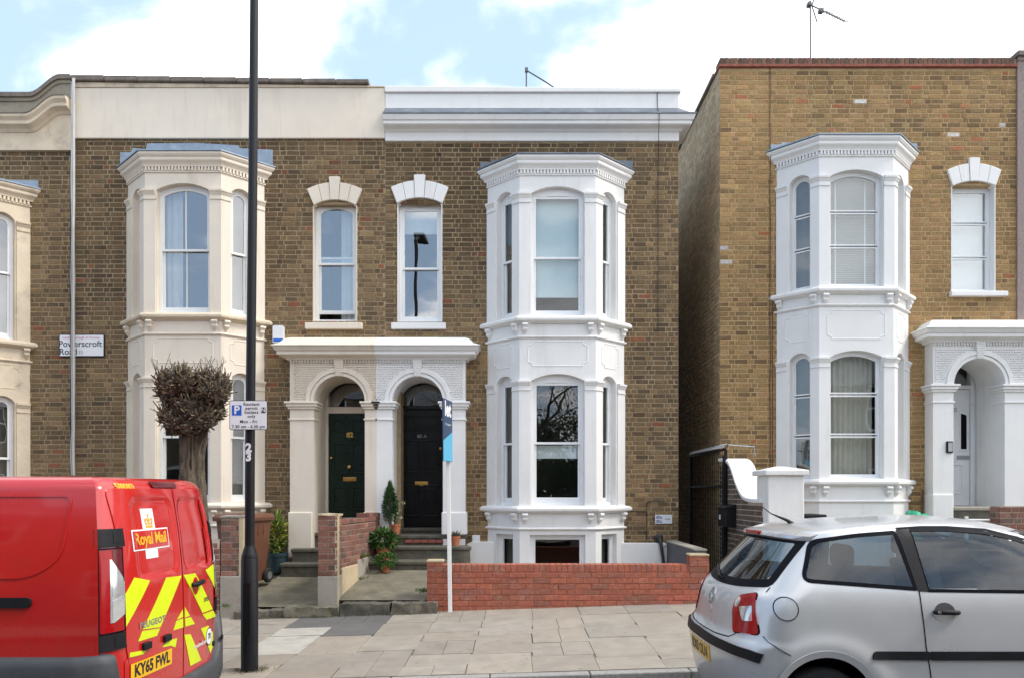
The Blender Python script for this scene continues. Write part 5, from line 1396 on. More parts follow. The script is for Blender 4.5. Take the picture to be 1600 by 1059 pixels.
bg_ = thing('refuse_bag', 'crumpled green plastic bag showing just above the car roof', 'bag', (PX(1440, 11.4), 11.4, .9))
g = MB(); 
def blob(g, c, r, n=(18, 12), amp=.3, seed=0, f=3.0):
    rings = []
    for j in range(1, n[1]):
        t = math.pi*j/n[1]; ring = []
        for i in range(n[0]):
            p = 2*math.pi*i/n[0]; d = Vector((math.sin(t)*math.cos(p), math.sin(t)*math.sin(p), math.cos(t)))
            k = 1+amp*(noise.noise(d*f+Vector((seed, 0, 0)))+.5*noise.noise(d*f*2.7+Vector((seed, 5, 0))))
            ring.append((c[0]+d.x*r[0]*k, c[1]+d.y*r[1]*k, c[2]+d.z*r[2]*k))
        rings.append(ring)
    return g.loft(rings)
blob(g, (PX(1428, 11.4), 11.4, 1.12), (.17, .2, .24), amp=.35, seed=3); blob(g, (PX(1447, 11.4), 11.45, 1.10), (.18, .2, .22), amp=.4, seed=9)
g.build('sack', bag_green, bg_, smooth=50)
g = MB(); g.box(PX(1415, 11.4), PX(1462, 11.4), 11.2, 11.7, .2, .95); g.build('box_under', black_matt, bg_, bevel=.02)
rl = thing('hand_rail', 'thin white rail beside red brick wall in front of white door steps', 'rail', (6.7, 10.9, .3))
Yr = 10.9; g = MB(); g.tube([(PX(1508, Yr), Yr, PZ(812, Yr)), (PX(1560, Yr), Yr, PZ(812, Yr))], .018, 8); g.build('top_rail', white, rl)
for px in (1510, 1559): g = MB(); g.box(PX(px, Yr)-.02, PX(px, Yr)+.02, Yr-.02, Yr+.02, .3, PZ(806, Yr)); g.build('post', white, rl, bevel=.004)

# ------------------------------------------------------------------ plants
def leaf_blade(g, p, d, l, w, col, curl=.2, rnd=None):
    d = d.normalized(); s = d.cross(Vector((0, 0, 1)));
    if s.length < .05: s = Vector((1, 0, 0))
    s.normalize(); up = s.cross(d).normalized()
    s = (s*math.cos(rnd.uniform(-.9, .9))+up*math.sin(rnd.uniform(-.9, .9))).normalized(); up = s.cross(d)
    a = p+d*l*.45+up*l*curl*.3; e = p+d*l-up*l*curl*.3
    g.add([p, a+s*w/2, e, a-s*w/2], [(0, 1, 2), (0, 2, 3)]); g.c += [col]*4
def jit(c, rnd, k=.3):
    f = rnd.uniform(1-k, 1+k); return (c[0]*f*rnd.uniform(.85, 1.15), c[1]*f, c[2]*f*rnd.uniform(.8, 1.2))
def pot(t, c, r0, r1, h, m, rim=True):
    g = MB(); pr = [(r0, 0), (r1*.97, h*.82)]
    if rim: pr += [(r1*1.04, h*.83), (r1*1.06, h), (r1*.92, h), (r1*.88, h*.86)]
    else: pr += [(r1, h), (r1*.9, h), (r1*.86, h*.9)]
    g.lathe(pr, c, 24); o = g.build('pot', m, t, smooth=40)
    g = MB(); g.lathe([(r1*.88, h*.86), (.001, h*.89)], c, 16); g.build('soil', soil, t); return o
def bush(g, c, rad, n, l, w, cols, rnd, up=.3, shell=.45, cone=0, curl=.3):
    for _ in range(n):
        v = Vector((rnd.gauss(0, 1), rnd.gauss(0, 1), rnd.gauss(0, 1))).normalized(); k = rnd.uniform(shell, 1)**.6
        q = Vector((v.x*rad[0]*k, v.y*rad[1]*k, v.z*rad[2]*k))
        if cone: 
            tz = (q.z/rad[2]+1)/2; f = (1-tz*cone); q.x *= f; q.y *= f
        d = v+Vector((0, 0, up))+Vector((rnd.gauss(0, .35), rnd.gauss(0, .35), rnd.gauss(0, .35)))
        leaf_blade(g, Vector(c)+q, d, l*rnd.uniform(.6, 1.2), w*rnd.uniform(.7, 1.2), jit(rnd.choice(cols), rnd), curl, rnd)
def mbc(): g = MB(); g.c = []; return g
rp = random.Random(17)
# clipped conifer standing on the step in its own pot (hidden foot behind the other pots)
Yp = 12.1
tp = thing('potted_conifer', 'narrow pointed green conifer on bare stem beside black door', 'plant', (PX(610, Yp), Yp, .80))
bc = (PX(609.5, Yp), Yp); zc = (PZ(750, Yp)+PZ(815, Yp))/2; hh = (PZ(750, Yp)-PZ(815, Yp))/2
g = mbc(); bush(g, (*bc, zc-.02), (.165, .16, hh*1.02), 2600, .05, .011, [(.035, .085, .022), (.05, .115, .03), (.022, .055, .016)], rp, .9, .25, .72); g.build('crown', leaf_c, tp, recalc=False)
g = MB(); g.tube([(*bc, .86), (bc[0]+.01, Yp, zc)], .012, 8); g.build('trunk', bark, tp)
pot(tp, (*bc, .802), .075, .10, .15, terracotta)
Yp = 12.08
tv = thing('potted_shrub', 'cream variegated shrub in terracotta pot on top step by black door', 'plant', (PX(617, Yp), Yp, .95))
bc = (PX(616, 12.28), 12.3); pot(tv, (*bc, .967), .075, .10, .17, terracotta)
g = mbc()
for i in range(26):
    a = rp.uniform(0, 6.28); top = Vector((bc[0]+math.cos(a)*rp.uniform(.02, .13)+.04, bc[1]+math.sin(a)*.09, 1.13+rp.uniform(.10, .40)))
    p0 = Vector((*bc, 1.12))
    for k in range(16):
        t = rp.uniform(.2, 1); p = p0.lerp(top, t); d = Vector((rp.gauss(0, 1), rp.gauss(0, 1), rp.gauss(.4, .6)))
        leaf_blade(g, p, d, rp.uniform(.025, .05), .018, jit(rp.choice([(.50, .50, .33), (.62, .60, .45), (.20, .25, .09), (.38, .33, .2)]), rp, .2), .2, rp)
g.build('foliage', leaf_c, tv, recalc=False)
g = MB()
for i in range(8): a = i*.8; g.tube([(*bc, 1.1), (bc[0]+.09*math.cos(a)+.03, bc[1]+.06*math.sin(a), 1.35)], .004, 4)
g.build('stem', bark, tv)
Yp = 11.9
tb = thing('potted_shrub', 'broad leafy green plant in large terracotta pot on the second step', 'plant', (PX(600, Yp), Yp, .60))
bc = (PX(599, 11.78), 11.80); pot(tb, (*bc, .602), .085, .115, .20, terracotta)
g = mbc(); bush(g, (bc[0]+.01, bc[1], .92), (.20, .17, .14), 420, .10, .045, [(.035, .10, .02), (.055, .14, .03), (.02, .06, .014), (.10, .17, .04)], rp, .25, .3); g.build('foliage', leaf_c, tb, recalc=False)
tl = thing('potted_plant', 'small bright green bushy plant at the foot of the mossy steps', 'plant', (PX(603, 11.55), 11.55, .45))
bc = (PX(603, 11.5), 11.52); pot(tl, (*bc, .44), .05, .065, .10, terracotta)
g = mbc(); bush(g, (*bc, .62), (.16, .12, .12), 500, .055, .022, [(.06, .15, .03), (.09, .19, .04), (.04, .10, .02)], rp, .3, .3); g.build('foliage', leaf_c, tl, recalc=False)
ts = thing('potted_plant', 'tiny terracotta pot with wispy stems beside the white letting post', 'plant', (PX(713, 12.1), 12.1, .80))
bc = (PX(711.5, 12.1), 12.12); pot(ts, (*bc, .802), .055, .075, .15, terracotta)
g = mbc()
for i in range(60): leaf_blade(g, Vector((bc[0]+rp.gauss(0, .02), bc[1]+rp.gauss(0, .02), .93)), Vector((rp.gauss(0, .5), rp.gauss(0, .5), 1)), rp.uniform(.05, .14), .008, jit((.12, .13, .10), rp), .3, rp)
g.build('foliage', leaf_c, ts, recalc=False)
tg = thing('potted_shrub', 'yellow speckled laurel in dark teal pot beside brown bin', 'plant', (PX(434, 12.1), 12.1, .3))
bc = (PX(434, 12.15), 12.15); pot(tg, (*bc, .37), .12, .155, .32, teal_pot)
g = mbc(); bush(g, (bc[0]-.01, bc[1], .98), (.10, .12, .33), 420, .12, .038, [(.13, .19, .03), (.30, .32, .05), (.05, .11, .02), (.40, .40, .09)], rp, .5, .2); g.build('foliage', leaf_c, tg, recalc=False)
sc_ = thing('boot_scraper', 'black curved iron bracket beside the steps behind the letting post', 'boot scraper', (PX(716, 12.2), 12.2, .5))
g = MB(); g.tube([(PX(713, 12.0), 12.0, PZ(856, 12)), (PX(715, 12), 12.0, PZ(866, 12)), (PX(720, 12), 12.0, PZ(874, 12)), (PX(719, 12), 12.0, PZ(884, 12)), (PX(714, 12), 12.0, PZ(880, 12)), (PX(712, 12), 12, PZ(868, 12))], .022, 8); g.build('iron', cable_b, sc_, smooth=60)
# weeds and litter of leaves on the paths
weeds = [('small green weed at the foot of the tan rendered wall', 556, 930, 10.72, .06, 60), ('green weed growing from the middle of the divider wall base', 564, 905, 11.25, .085, 90), ('flat weed patch in the middle of the mossy path', 617, 925, 10.75, .075, 80),
         ('grassy weed against the left end of the red wall', 661, 923, 10.72, .085, 120), ('pale weed hanging on the side of the divider wall', 569, 868, 11.35, .075, 60), ('low weed line beside the left wall pillar near the pavement', 352, 946, 10.22, .06, 50)]
for lab, px, py, Y, s, n in weeds:
    g = mbc(); c = Vector((PX(px, Y), Y, PZ(py, Y)-s*.35)); 
    for i in range(n): leaf_blade(g, c+Vector((rp.gauss(0, s*.5), rp.gauss(0, s*.4), abs(rp.gauss(0, s*.15)))), Vector((rp.gauss(0, .8), rp.gauss(0, .6), 1)), rp.uniform(.4, 1.1)*s, s*.13, jit(rp.choice([(.06, .13, .03), (.10, .17, .05), (.14, .16, .06)]), rp), .4, rp)
    g.build('weed', leaf_c, None, recalc=False); tag(bpy.context.scene.objects[-1] if False else COL.objects[-1], lab, 'weed', 'weeds along the front paths')
g = mbc()
for i in range(420):
    x = rp.uniform(-3.6, -1.0); y = 10.2+abs(rp.gauss(0, .13)); leaf_blade(g, Vector((x, 10.09-abs(rp.gauss(0, .02)), pz(x, 10.1)+.005)), Vector((rp.gauss(0, 1), rp.gauss(-.3, .5), .5)), rp.uniform(.01, .035), .008, jit(rp.choice([(.10, .12, .05), (.16, .14, .08), (.07, .06, .04)]), rp), .2, rp)
for i in range(350):
    a = rp.uniform(0, 6.28); r_ = .09+abs(rp.gauss(0, .06)); x, y = XL+math.cos(a)*r_, YL+math.sin(a)*r_*.8
    leaf_blade(g, Vector((x, y, pz(x, y)+.004)), Vector((rp.gauss(0, 1), rp.gauss(0, 1), .7)), rp.uniform(.01, .03), .008, jit(rp.choice([(.14, .12, .07), (.20, .17, .10), (.08, .09, .04)]), rp), .2, rp)
o = g.build('grass_litter', leaf_c, None, recalc=False); o['kind'] = 'stuff'

# ------------------------------------------------------------------ pollarded street tree
YT = 7.75
tr = thing('pollarded_tree', 'knobbly pollarded street tree with cut twigs behind the red van', 'tree', (PX(303, YT), YT, pz(-3.2, YT)))
rt = random.Random(23)
def limb(g, pts, rs, n=18, amp=.12, f=5, seed=0):
    P = []; R = []
    for i in range(len(pts)-1):
        for k in range(14):
            t = k/14; P.append(Vector(pts[i]).lerp(Vector(pts[i+1]), t)); R.append(rs[i]+(rs[i+1]-rs[i])*t)
    P.append(Vector(pts[-1])); R.append(rs[-1]); rings = []
    for p, r in zip(P, R):
        ring = []
        for i in range(n):
            a = 2*math.pi*i/n; d = Vector((math.cos(a), math.sin(a), 0))
            k = 1+amp*(noise.noise(Vector((d.x*1.6, d.y*1.6, p.z*f*.35+seed)))+.6*noise.noise(Vector((d.x*5, d.y*5, p.z*f+seed)))+.75*noise.noise(Vector((d.x*11, d.y*11, p.z*3+seed))))
            ring.append(p+d*r*k)
        rings.append(ring)
    g.loft(rings)
T = lambda px, py, y=YT: Vector((PX(px, y), y, PZ(py, y)))
zb = pz(-3.2, YT)-.05
g = MB(); limb(g, [Vector((PX(300, YT), YT, zb)), Vector((PX(302, YT), YT, zb+.5)), T(300, 745), T(300, 708), T(301, 680), T(302, 655), T(302, 635)], [.21, .148, .124, .110, .122, .15, .15], 48, .30, 9)
trunk = g.build('trunk', bark, tr, smooth=60)
heads = [(302, 640, 0, .26, .22, .20), (262, 615, .05, .16, .18, .15), (345, 612, -.05, .16, .18, .16), (285, 600, -.12, .18, .16, .15), (322, 598, .10, .18, .16, .15), (260, 650, -.05, .11, .11, .10), (270, 590, .08, .12, .12, .12), (340, 640, .0, .13, .13, .12), (304, 612, .1, .2, .2, .15), (280, 660, -.10, .13, .15, .12), (326, 656, -.08, .13, .15, .12), (302, 668, -.12, .11, .10, .10), (250, 598, .02, .10, .12, .11), (357, 600, 0, .09, .11, .11)]
heads = [(301+(p[0]-301)*.88, p[1]+2, p[2], p[3]*.93, p[4], p[5]*.95) for p in heads]
g = MB()
for i, (px, py, dy, a, b, c_) in enumerate(heads): blob(g, T(px, py)+Vector((0, dy, 0)), (a*.80, b*.80, c_*.78), (16, 12), .55, i*3.1, 3.5)
crown = g.build('crown', bark, tr, smooth=60)
def twig(g, p, d, l, r, col):
    d = d.normalized(); s = d.orthogonal().normalized(); b = d.cross(s); bend = Vector((rt.gauss(0, .15), rt.gauss(0, .15), rt.uniform(0, .3)))*l
    rings = [[q+s*rr*math.cos(t)+b*rr*math.sin(t) for t in (0, 2.1, 4.2)] for q, rr in ((p, r), (p+d*l*.5+bend*.3, r*.8), (p+d*l+bend, r*.6))]
    g.loft(rings); g.c += [tuple(x*.6 for x in col)]*3+[col]*3+[tuple(x*1.75 for x in col)]*3
g = mbc()
for i, (px, py, dy, a, b, c_) in enumerate(heads):
    for k in range(int(260*(a/.16)**2)):
        v = Vector((rt.gauss(0, 1), rt.gauss(-.15, 1), rt.gauss(.25, 1))).normalized()
        c0 = T(px, py)+Vector((0, dy, 0)); p = c0+Vector((v.x*a*rt.uniform(.7, .95), v.y*b*rt.uniform(.7, .95), v.z*c_*rt.uniform(.7, .95)))
        d = v+Vector((rt.gauss(0, .7), rt.gauss(0, .7), .35+rt.gauss(0, .6)))
        col = rt.choice([(.095, .07, .045), (.14, .105, .07), (.055, .04, .027), (.23, .19, .13)])
        l = rt.uniform(.02, .075) if v.z < .3 else rt.uniform(.03, .12)*rt.choice([.6, 1, 1])
        twig(g, p, d, l, rt.choice([.004, .006, .009, .012]), jit(col, rt, .3))
for i in range(34):
    px = rt.uniform(240, 360); twig(g, T(px, 590), Vector((rt.gauss(0, .5), rt.gauss(0, .4), 1)), rt.uniform(.12, .24), .0045, (.09, .07, .05))
tw = g.build('twigs', twig_m, tr); tw['kind'] = 'stuff'
# ------------------------------------------------------------------ red mail van, seen from behind its kerb-off corner
VX, VYC, VW = -2.555, 5.75, .95
van = thing('delivery_van', 'red mail van with yellow chevrons on its rear doors, parked at left', 'van', (-4.9, VYC, -.2))
def v_lean(z): return interp([(0, 0), (.9, 0), (1.3, .03), (1.66, .085), (1.75, .10)], z)
def v_tum(z): return interp([(0, .02), (.5, 0), (1.0, .01), (1.35, .06), (1.66, .13), (1.75, .15)], z)
def v_ri(z):
    t = max(0, min(1, (z-1.655)/.09)); return .09*(1-math.sqrt(1-t*t))
VRC = .055
def v_rear(Y, z):
    dy = Y-VYC; w = VW-v_tum(z)-v_ri(z); ad = abs(dy)
    x = VX-v_lean(z)-v_ri(z)+.045*(1-(dy/w)**2)-.075*abs(dy/w)**8
    e = ad-(w-VRC)
    if e > 0: x -= VRC-math.sqrt(max(0, VRC**2-min(e, VRC)**2))
    return (x, Y, z)
def v_side(X, z): return (X, VYC-(VW-v_tum(z)-v_ri(z)), z)
def v_outline(z):
    w = VW-v_tum(z)-v_ri(z); xf = -7.35+interp([(0, .1), (.5, 0), (.95, .12), (1.1, .7), (1.66, 1.75), (1.75, 1.95)], z)
    xs = VX-v_lean(z)-v_ri(z)-VRC; P = []
    for i in range(31): P.append((xf+.35+(xs-xf-.35)*i/30, VYC-w, z))
    for i in range(1, 61):
        t = i/61; s = .5-.5*math.cos(math.pi*t); s = .35*s+.65*t
        P.append(v_rear(VYC-w+2*w*t if 0 else VYC-w*math.cos(math.pi*t)*(1 if 1 else 0), z))
    for i in range(31): P.append((xs+(xf+.35-xs)*i/30, VYC+w, z))
    for i in range(1, 20):
        a = math.pi*i/20; P.append((xf+.35-.35*math.sin(a)**.7, VYC+w*math.copysign(abs(math.cos(a))**.6, math.cos(a)), z))
    return P
zs_v = [.02+.07*i for i in range(24)]+[1.65+.01*i for i in range(9)]+[1.737, 1.742, 1.745]
g = MB(); g.loft([v_outline(z) for z in zs_v], True, True)
def in_door(f):
    if len(f) > 4: return False
    c = sum((Vector(g.v[i]) for i in f), Vector())/len(f); return c.x > VX-.25 and 5.09 < c.y < 6.34 and .30 < c.z < 1.63
g.f = [f for f in g.f if not in_door(f)]
body = g.build('body', red_paint, van, smooth=50)
def cv(px, py):      # point of the rear face seen at a spot of the photograph
    Y = 4.70; pe = None
    while Y < 6.75:
        z = EYE+(HOR-py)/FPX*Y; e = v_rear(Y, z)[0]-(px-800)/FPX*Y
        if pe is not None and pe*e <= 0: return (Y, z)
        pe = e; Y += .004
    return (6.66, EYE+(HOR-py)/FPX*6.66)
# rear doors with a sunk upper panel
def emboss(rect, r, dep, soft=.018):
    (a0, b0, a1, b1) = rect
    def f(a, b):
        dx = max(a0+r-a, 0, a-(a1-r)); dz = max(b0+r-b, 0, b-(b1-r)); d = r-math.hypot(dx, dz) if (dx > 0 or dz > 0) else min(a-a0, a1-a, b-b0, b1-b)
        t = max(0, min(1, d/soft)); return -dep*(t*t*(3-2*t))
    return f
ym = 5.795
embL = emboss((5.17, 1.04, ym-.05, 1.60), .09, .016); embR = emboss((ym+.05, 1.04, 6.42, 1.60), .09, .016)
def dip(a, b):
    e = 0
    return e
fL = lambda a, b: embL(a, b); fR = lambda a, b: embR(a, b)
DO = .007
polyL = rounded([(5.015, .62), (5.10, .24), (ym-.009, .24), (ym-.009, 1.665), (4.99, 1.665)], [.02, .03, .0, .0, .05], 3)
polyR = rounded([(ym+.009, .24), (6.38, .24), (6.43, .56), (6.50, 1.30), (6.42, 1.665), (ym+.009, 1.665)], [.0, .05, .05, .05, .06, 0], 3)
polyR = [(a, b) for a, b in polyR]
doors = []
for poly, f in ((polyL, fL), (polyR, fR)):
    g = MB(); patch(g, poly, v_rear, DO, .022, .012, f); doors.append(g.build('rear_door', red_paint, van, smooth=60))
g = MB(); ribbon(g, dense([(ym, .24), (ym, 1.665)], .05)[:-28], v_rear, -.03, .03, -.045, closed=False); g.build('door_seam', frit, van)
# reflective chevrons, lying on the doors
def zoomp(l): return [cv(140+x/5.917, 880+y/5.917) for x, y in l]
stripes = [(0, [(400, 128), (545, 155), (335, 560), (318, 600), (318, 285)]), (0, [(697, 128), (836, 110), (642, 585), (478, 607), (540, 480)]), (0, [(474, 622), (636, 596), (612, 665), (438, 718)]),
           (0, [(848, 425), (852, 490), (800, 515)]), (0, [(792, 528), (854, 505), (860, 585), (765, 615)]), (1, [(868, 400), (915, 480), (868, 497)]), (1, [(868, 508), (922, 492), (960, 555), (872, 582)]),
           (1, [(848, 106), (965, 88), (1125, 420), (1030, 455)]), (1, [(1033, 468), (1130, 432), (1155, 485), (1068, 517)]), (1, [(1060, 60), (1130, 5), (1180, 60), (1183, 330)]),
           (1, [(815, 678), (920, 650), (1020, 890), (918, 945)]), (1, [(1018, 600), (1085, 572), (1130, 640), (1128, 760), (1105, 828)]), (0, [(360, 822), (515, 795), (480, 835), (357, 866)]), (0, [(700, 712), (795, 688), (780, 772), (735, 757), (662, 772)])]
for k, st in stripes:
    p = zoomp(st)
    p = [(min(a, ym-.010) if k == 0 else max(a, ym+.010), b) for a, b in p]
    if abs(sum(p[i][0]*p[(i+1) % len(p)][1]-p[(i+1) % len(p)][0]*p[i][1] for i in range(len(p)))) < 1e-4: continue
    g = MB(); patch(g, p, v_rear, DO+.003, .022, .002, fL if k == 0 else fR); g.build('chevron_stripe', hi_vis, doors[k])
def VR(Y, z, off=DO+.003, f=None):
    return lambda x, y: surf(v_rear, Y+x, z+y, off+((fL if Y < ym else fR)(Y+x, z+y)))
# badge panel: white upright, red plate with white outline, lettering, crown
def rpatch(name, poly, m, par, off, f=fL, res=.022):
    g = MB(); patch(g, poly, v_rear, off, res, .002, f); return g.build(name, m, par)
Yb0, zb0 = cv(237, 841)
bw_, bh_ = .245, .062
rpatch('emblem_upright', [(Yb0-.085, zb0-.135), (Yb0+.08, zb0-.135), (Yb0+.08, zb0+.215), (Yb0-.085, zb0+.215)], sign_white, doors[0], DO+.0022)
rpatch('emblem_outline', [(Yb0-bw_-.012, zb0-bh_-.01), (Yb0+bw_+.012, zb0-bh_-.01), (Yb0+bw_+.012, zb0+bh_+.01), (Yb0-bw_-.012, zb0+bh_+.01)], sign_white, doors[0], DO+.0045)
rpatch('emblem_plate', [(Yb0-bw_, zb0-bh_), (Yb0+bw_, zb0-bh_), (Yb0+bw_, zb0+bh_), (Yb0-bw_, zb0+bh_)], red_paint, doors[0], DO+.0068)
lettering(doors[0], 'Royal Mail', VR(Yb0, zb0+.003, DO+.0095), .112, orange_ink, .003, .98, .95)
zc = zb0+.125
crown_pts = [(-.045, -.045), (.045, -.045), (.047, -.028), (-.047, -.028)]
g = MB(); VRf = VR(Yb0, zc, DO+.0055)
def flat(g, pts): g.add([VRf(*p) for p in pts], [tuple(range(len(pts)))])
flat(g, crown_pts)
for s in (-1, 1):
    flat(g, [(s*.045, -.024), (s*.056, .012), (s*.046, .022), (s*.03, .024), (s*.012, .012), (s*.004, -.004), (s*.012, -.004), (s*.026, .010), (s*.04, .008), (s*.036, -.024)])
flat(g, [(-.008, -.024), (.008, -.024), (.006, .022), (-.006, .022)]); flat(g, [(-.004, .022), (.004, .022), (.004, .055), (-.004, .055)]); flat(g, [(-.014, .038), (.014, .038), (.014, .045), (-.014, .045)])
for s in (-.025, .025): flat(g, [(s-.007, -.022), (s+.007, -.022), (s+.007, -.008), (s-.007, -.008)])
g.build('emblem_crown', orange_ink, doors[0], recalc=False)
Yt, zt = cv(188, 752.5); lettering(doors[0], '5880803', VR(5.17, 1.675, .006), .055, orange_ink, .002)
Yt, zt = cv(217, 967); lettering(doors[0], 'PEUGEOT', VR(5.32, .735, DO+.005), .058, chrome, .002, 1.25, 1.12)
Yt, zt = cv(332, 938); lettering(doors[1], 'EXPERT', VR(6.27, .765, DO+.005), .045, chrome, .0015, .95, 1.0)
lettering(doors[1], 'royalmail.com', VR(6.13, .425, DO+.005), .05, sign_white, .001, 1.0)
Yt, zt = 6.32, cv(325, 993)[1]
g = MB(); patch(g, [(Yt+.075*math.cos(a), zt+.075*math.sin(a)) for a in [k*math.pi/12 for k in range(24)]], v_rear, DO+.0045, .03, .002, fR); g.build('round_sticker', ink, doors[1])
g = MB(); patch(g, [(Yt+.066*math.cos(a), zt+.066*math.sin(a)) for a in [k*math.pi/12 for k in range(24)]], v_rear, DO+.0055, .03, .002, fR); g.build('round_sticker', sign_white, doors[1])
lettering(doors[1], '70', VR(Yt, zt, DO+.0065), .07, ink, .002)
# handle in its dished recess
Yh, zh = cv(301.5, 911)
g = MB(); ell = [(Yh+.02+.058*math.cos(a), zh-.02+.07*math.sin(a)) for a in [k*math.pi/12 for k in range(24)]]
patch(g, ell, v_rear, DO+.005, .022, .004, lambda a, b: fR(a, b)); rc = g.build('handle_recess', red_paint, doors[1], smooth=60)
g = MB(); g.tube([surf(v_rear, Yh-.06, zh-.004, .02), surf(v_rear, Yh-.03, zh-.002, .045), surf(v_rear, Yh+.09, zh+.006, .045), surf(v_rear, Yh+.115, zh+.008, .025)], [.018, .021, .019, .014], 10); g.build('door_handle', black_matt, doors[1], smooth=60)
# plate, lamps over the plate
p0, p1 = 5.05, 5.59; z0, z1 = .385, .50
zt = .43
rpatch('plate_recess', rounded([(p0-.05, z0-.05), (p1+.05, z0-.05), (p1+.05, z1+.04), (p0-.05, z1+.04)], .03, 3), red_paint, doors[0], DO-.002)
pl = rpatch('number_plate', rounded([(p0, z0), (p1, z0), (p1, z1), (p0, z1)], .01, 2), plate_y, doors[0], DO+.006)
lettering(doors[0], 'KY65 FWL', VR((p0+p1)/2, (z0+z1)/2, DO+.0075), .112, ink, .004, .92, 1.0)
for Y, z in (cv(226, 1008), cv(258, 996)):
    g = MB(); P = [surf(v_rear, Y+a, z+b, o-.03) for o in (.0, .06) for b in (-.025, .025) for a in (-.05, .05)]; g.hexa(P); g.build('plate_lamp', black_matt, doors[0], bevel=.008)
# high brake light over the doors
a0, zc_ = cv(236, 749)[0], 1.70
def vr_(a, b): return v_rear(a, b)
rpatch('high_brake_light', rounded([(5.50, 1.672), (5.88, 1.672), (5.90, 1.712), (5.48, 1.712)], .01, 2), lamp_dark, van, .012, None)
# tail lamp clusters
for s in (-1, 1):
    yy = lambda d: VYC+s*d
    def pol(l): 
        q = [(yy(.742+(a-.655)*.196/.283), b) for a, b in l]; return q if s > 0 else list(reversed(q))
    o_ = .936
    def v_rear2(a, z): return v_rear(VYC+(a-VYC)*(VW-v_tum(z))/VW, z)
    def tp(name, l, m, off, par): 
        g = MB(); patch(g, pol(l), v_rear2, off, .015, .02, None); return g.build(name, m, par, smooth=60)
    tl = tp('tail_lamp', [(.665, .735), (o_, .735), (o_, 1.275), (.69, 1.275)], lamp_red, .010, van)
    g = MB(); ribbon(g, dense(pol([(.665, .735), (o_-.012, .735), (o_-.012, 1.275), (.69, 1.275)]), .02), v_rear2, -.003, .006, .0135); g.build('lamp_seal', frit, tl)
    tp('lens_dark', [(.672, 1.0), (.80, 1.19), (.81, 1.265), (.695, 1.265)], lamp_dark, .0125, tl)
    tp('lens_clear', [(.675, .845), (.80, .80), (.838, .80), (.838, 1.205), (.82, 1.205), (.70, 1.09), (.675, 1.06)], lamp_clear, .0135, tl)
    tp('lens_bowl', [(.70, .86), (.82, .83), (.82, .94), (.70, .96)], lamp_clear, .0165, tl); tp('lens_bowl', [(.70, .985), (.82, .97), (.82, 1.04), (.76, 1.10), (.70, 1.06)], lamp_clear, .0165, tl)
    for z0, z1 in ((1.285, 1.40), (.625, .728)):
        h = tp('hinge_cover', [(.655, z0), (o_, z0), (o_, z1), (.675, z1)], black_matt, .016, van)
        tp('cover_plate', [(.68, z0+.02), (.80, z0+.02), (.80, z1-.02), (.69, z1-.02)], black_matt, .019, h)
# body panel on the flank, sliding rail, rear bumper
g = MB(); pp = rounded([(-7.0, 1.10), (-3.05, 1.10), (-2.86, 1.22), (-2.84, 1.62), (-7.0, 1.62)], [.05, .22, .12, .05, .05], 6)
ribbon(g, pp, v_side, -.008, .010, .006, skirt=.004); g.build('panel_crease', red_paint, van, smooth=60)
g = MB(); patch(g, offset_poly(pp, .02), v_side, -.001, .12, .004); g.build('side_panel', red_paint, van, smooth=60)
zr = .944
g = MB(); P = rounded([(-6.0, zr-.032), (-3.03, zr-.032), (-3.03, zr+.032), (-6.0, zr+.032)], .03, 5); patch(g, P, v_side, .018, .2, .022); g.build('door_rail', black_matt, van, smooth=40)
bp = []      # bumper path: along the flank, round the corner, across the rear, round the other corner
for X in (-3.55, -3.3, -3.1, -2.9, -2.75): bp.append((Vector(v_side(X, .45)), Vector((0, -1, 0)), .60 if X > -3.5 else .56))
for d in (-.93, -.90, -.86, -.80, -.74): 
    p = Vector(v_rear(VYC+d, .45)); n = (surf(v_rear, VYC+d, .45, 1)-p).normalized(); bp.append((p, n, {.93: .61, .90: .61, .86: .60, .80: .30, .74: .25}[-d]))
for i in range(13):
    d = -.66+1.32*i/12; p = Vector(v_rear(VYC+d, .45)); n = Vector((1, 0, 0)); t = 1; bp.append((p, n, .61-.37*(t*t*(3-2*t))))
for d in (.74, .80, .86, .90, .93):
    p = Vector(v_rear(VYC+d, .45)); n = (surf(v_rear, VYC+d, .45, 1)-p).normalized(); bp.append((p, n, {.74: .30, .80: .40, .86: .53}.get(d, .575)))
for X in (-2.75, -2.9, -3.1, -3.3): p = v_side(X, .45); bp.append((Vector((X, 2*VYC-p[1], .45)), Vector((0, 1, 0)), .58))
rings = []
for p, n, zt in bp:
    R = []
    for d, z in ((-.02, zt+.004), (.03, zt), (.05, zt-.015), (.06, zt-.06), (.065, zt-.14), (.065, .12), (.05, .06), (-.02, .04)):
        q = p+n*d; R.append((q.x, q.y, min(max(z, .03), zt+.01) if z > .1 else z))
    rings.append(R)
g = MB(); g.loft(rings, False, False); g.build('rear_bumper', grey_plastic, van, smooth=45)
for d in (.52, .80): 
    p = Vector(v_rear(VYC+d, .45)); g = MB(Matrix.Translation((p.x+.063, VYC+d, .40))); g.lathe([(.022, -.005), (.022, .006), (.016, .008), (0, .008)], (0, 0, 0), 14, 'x'); g.build('parking_sensor', black_matt, van, smooth=40)
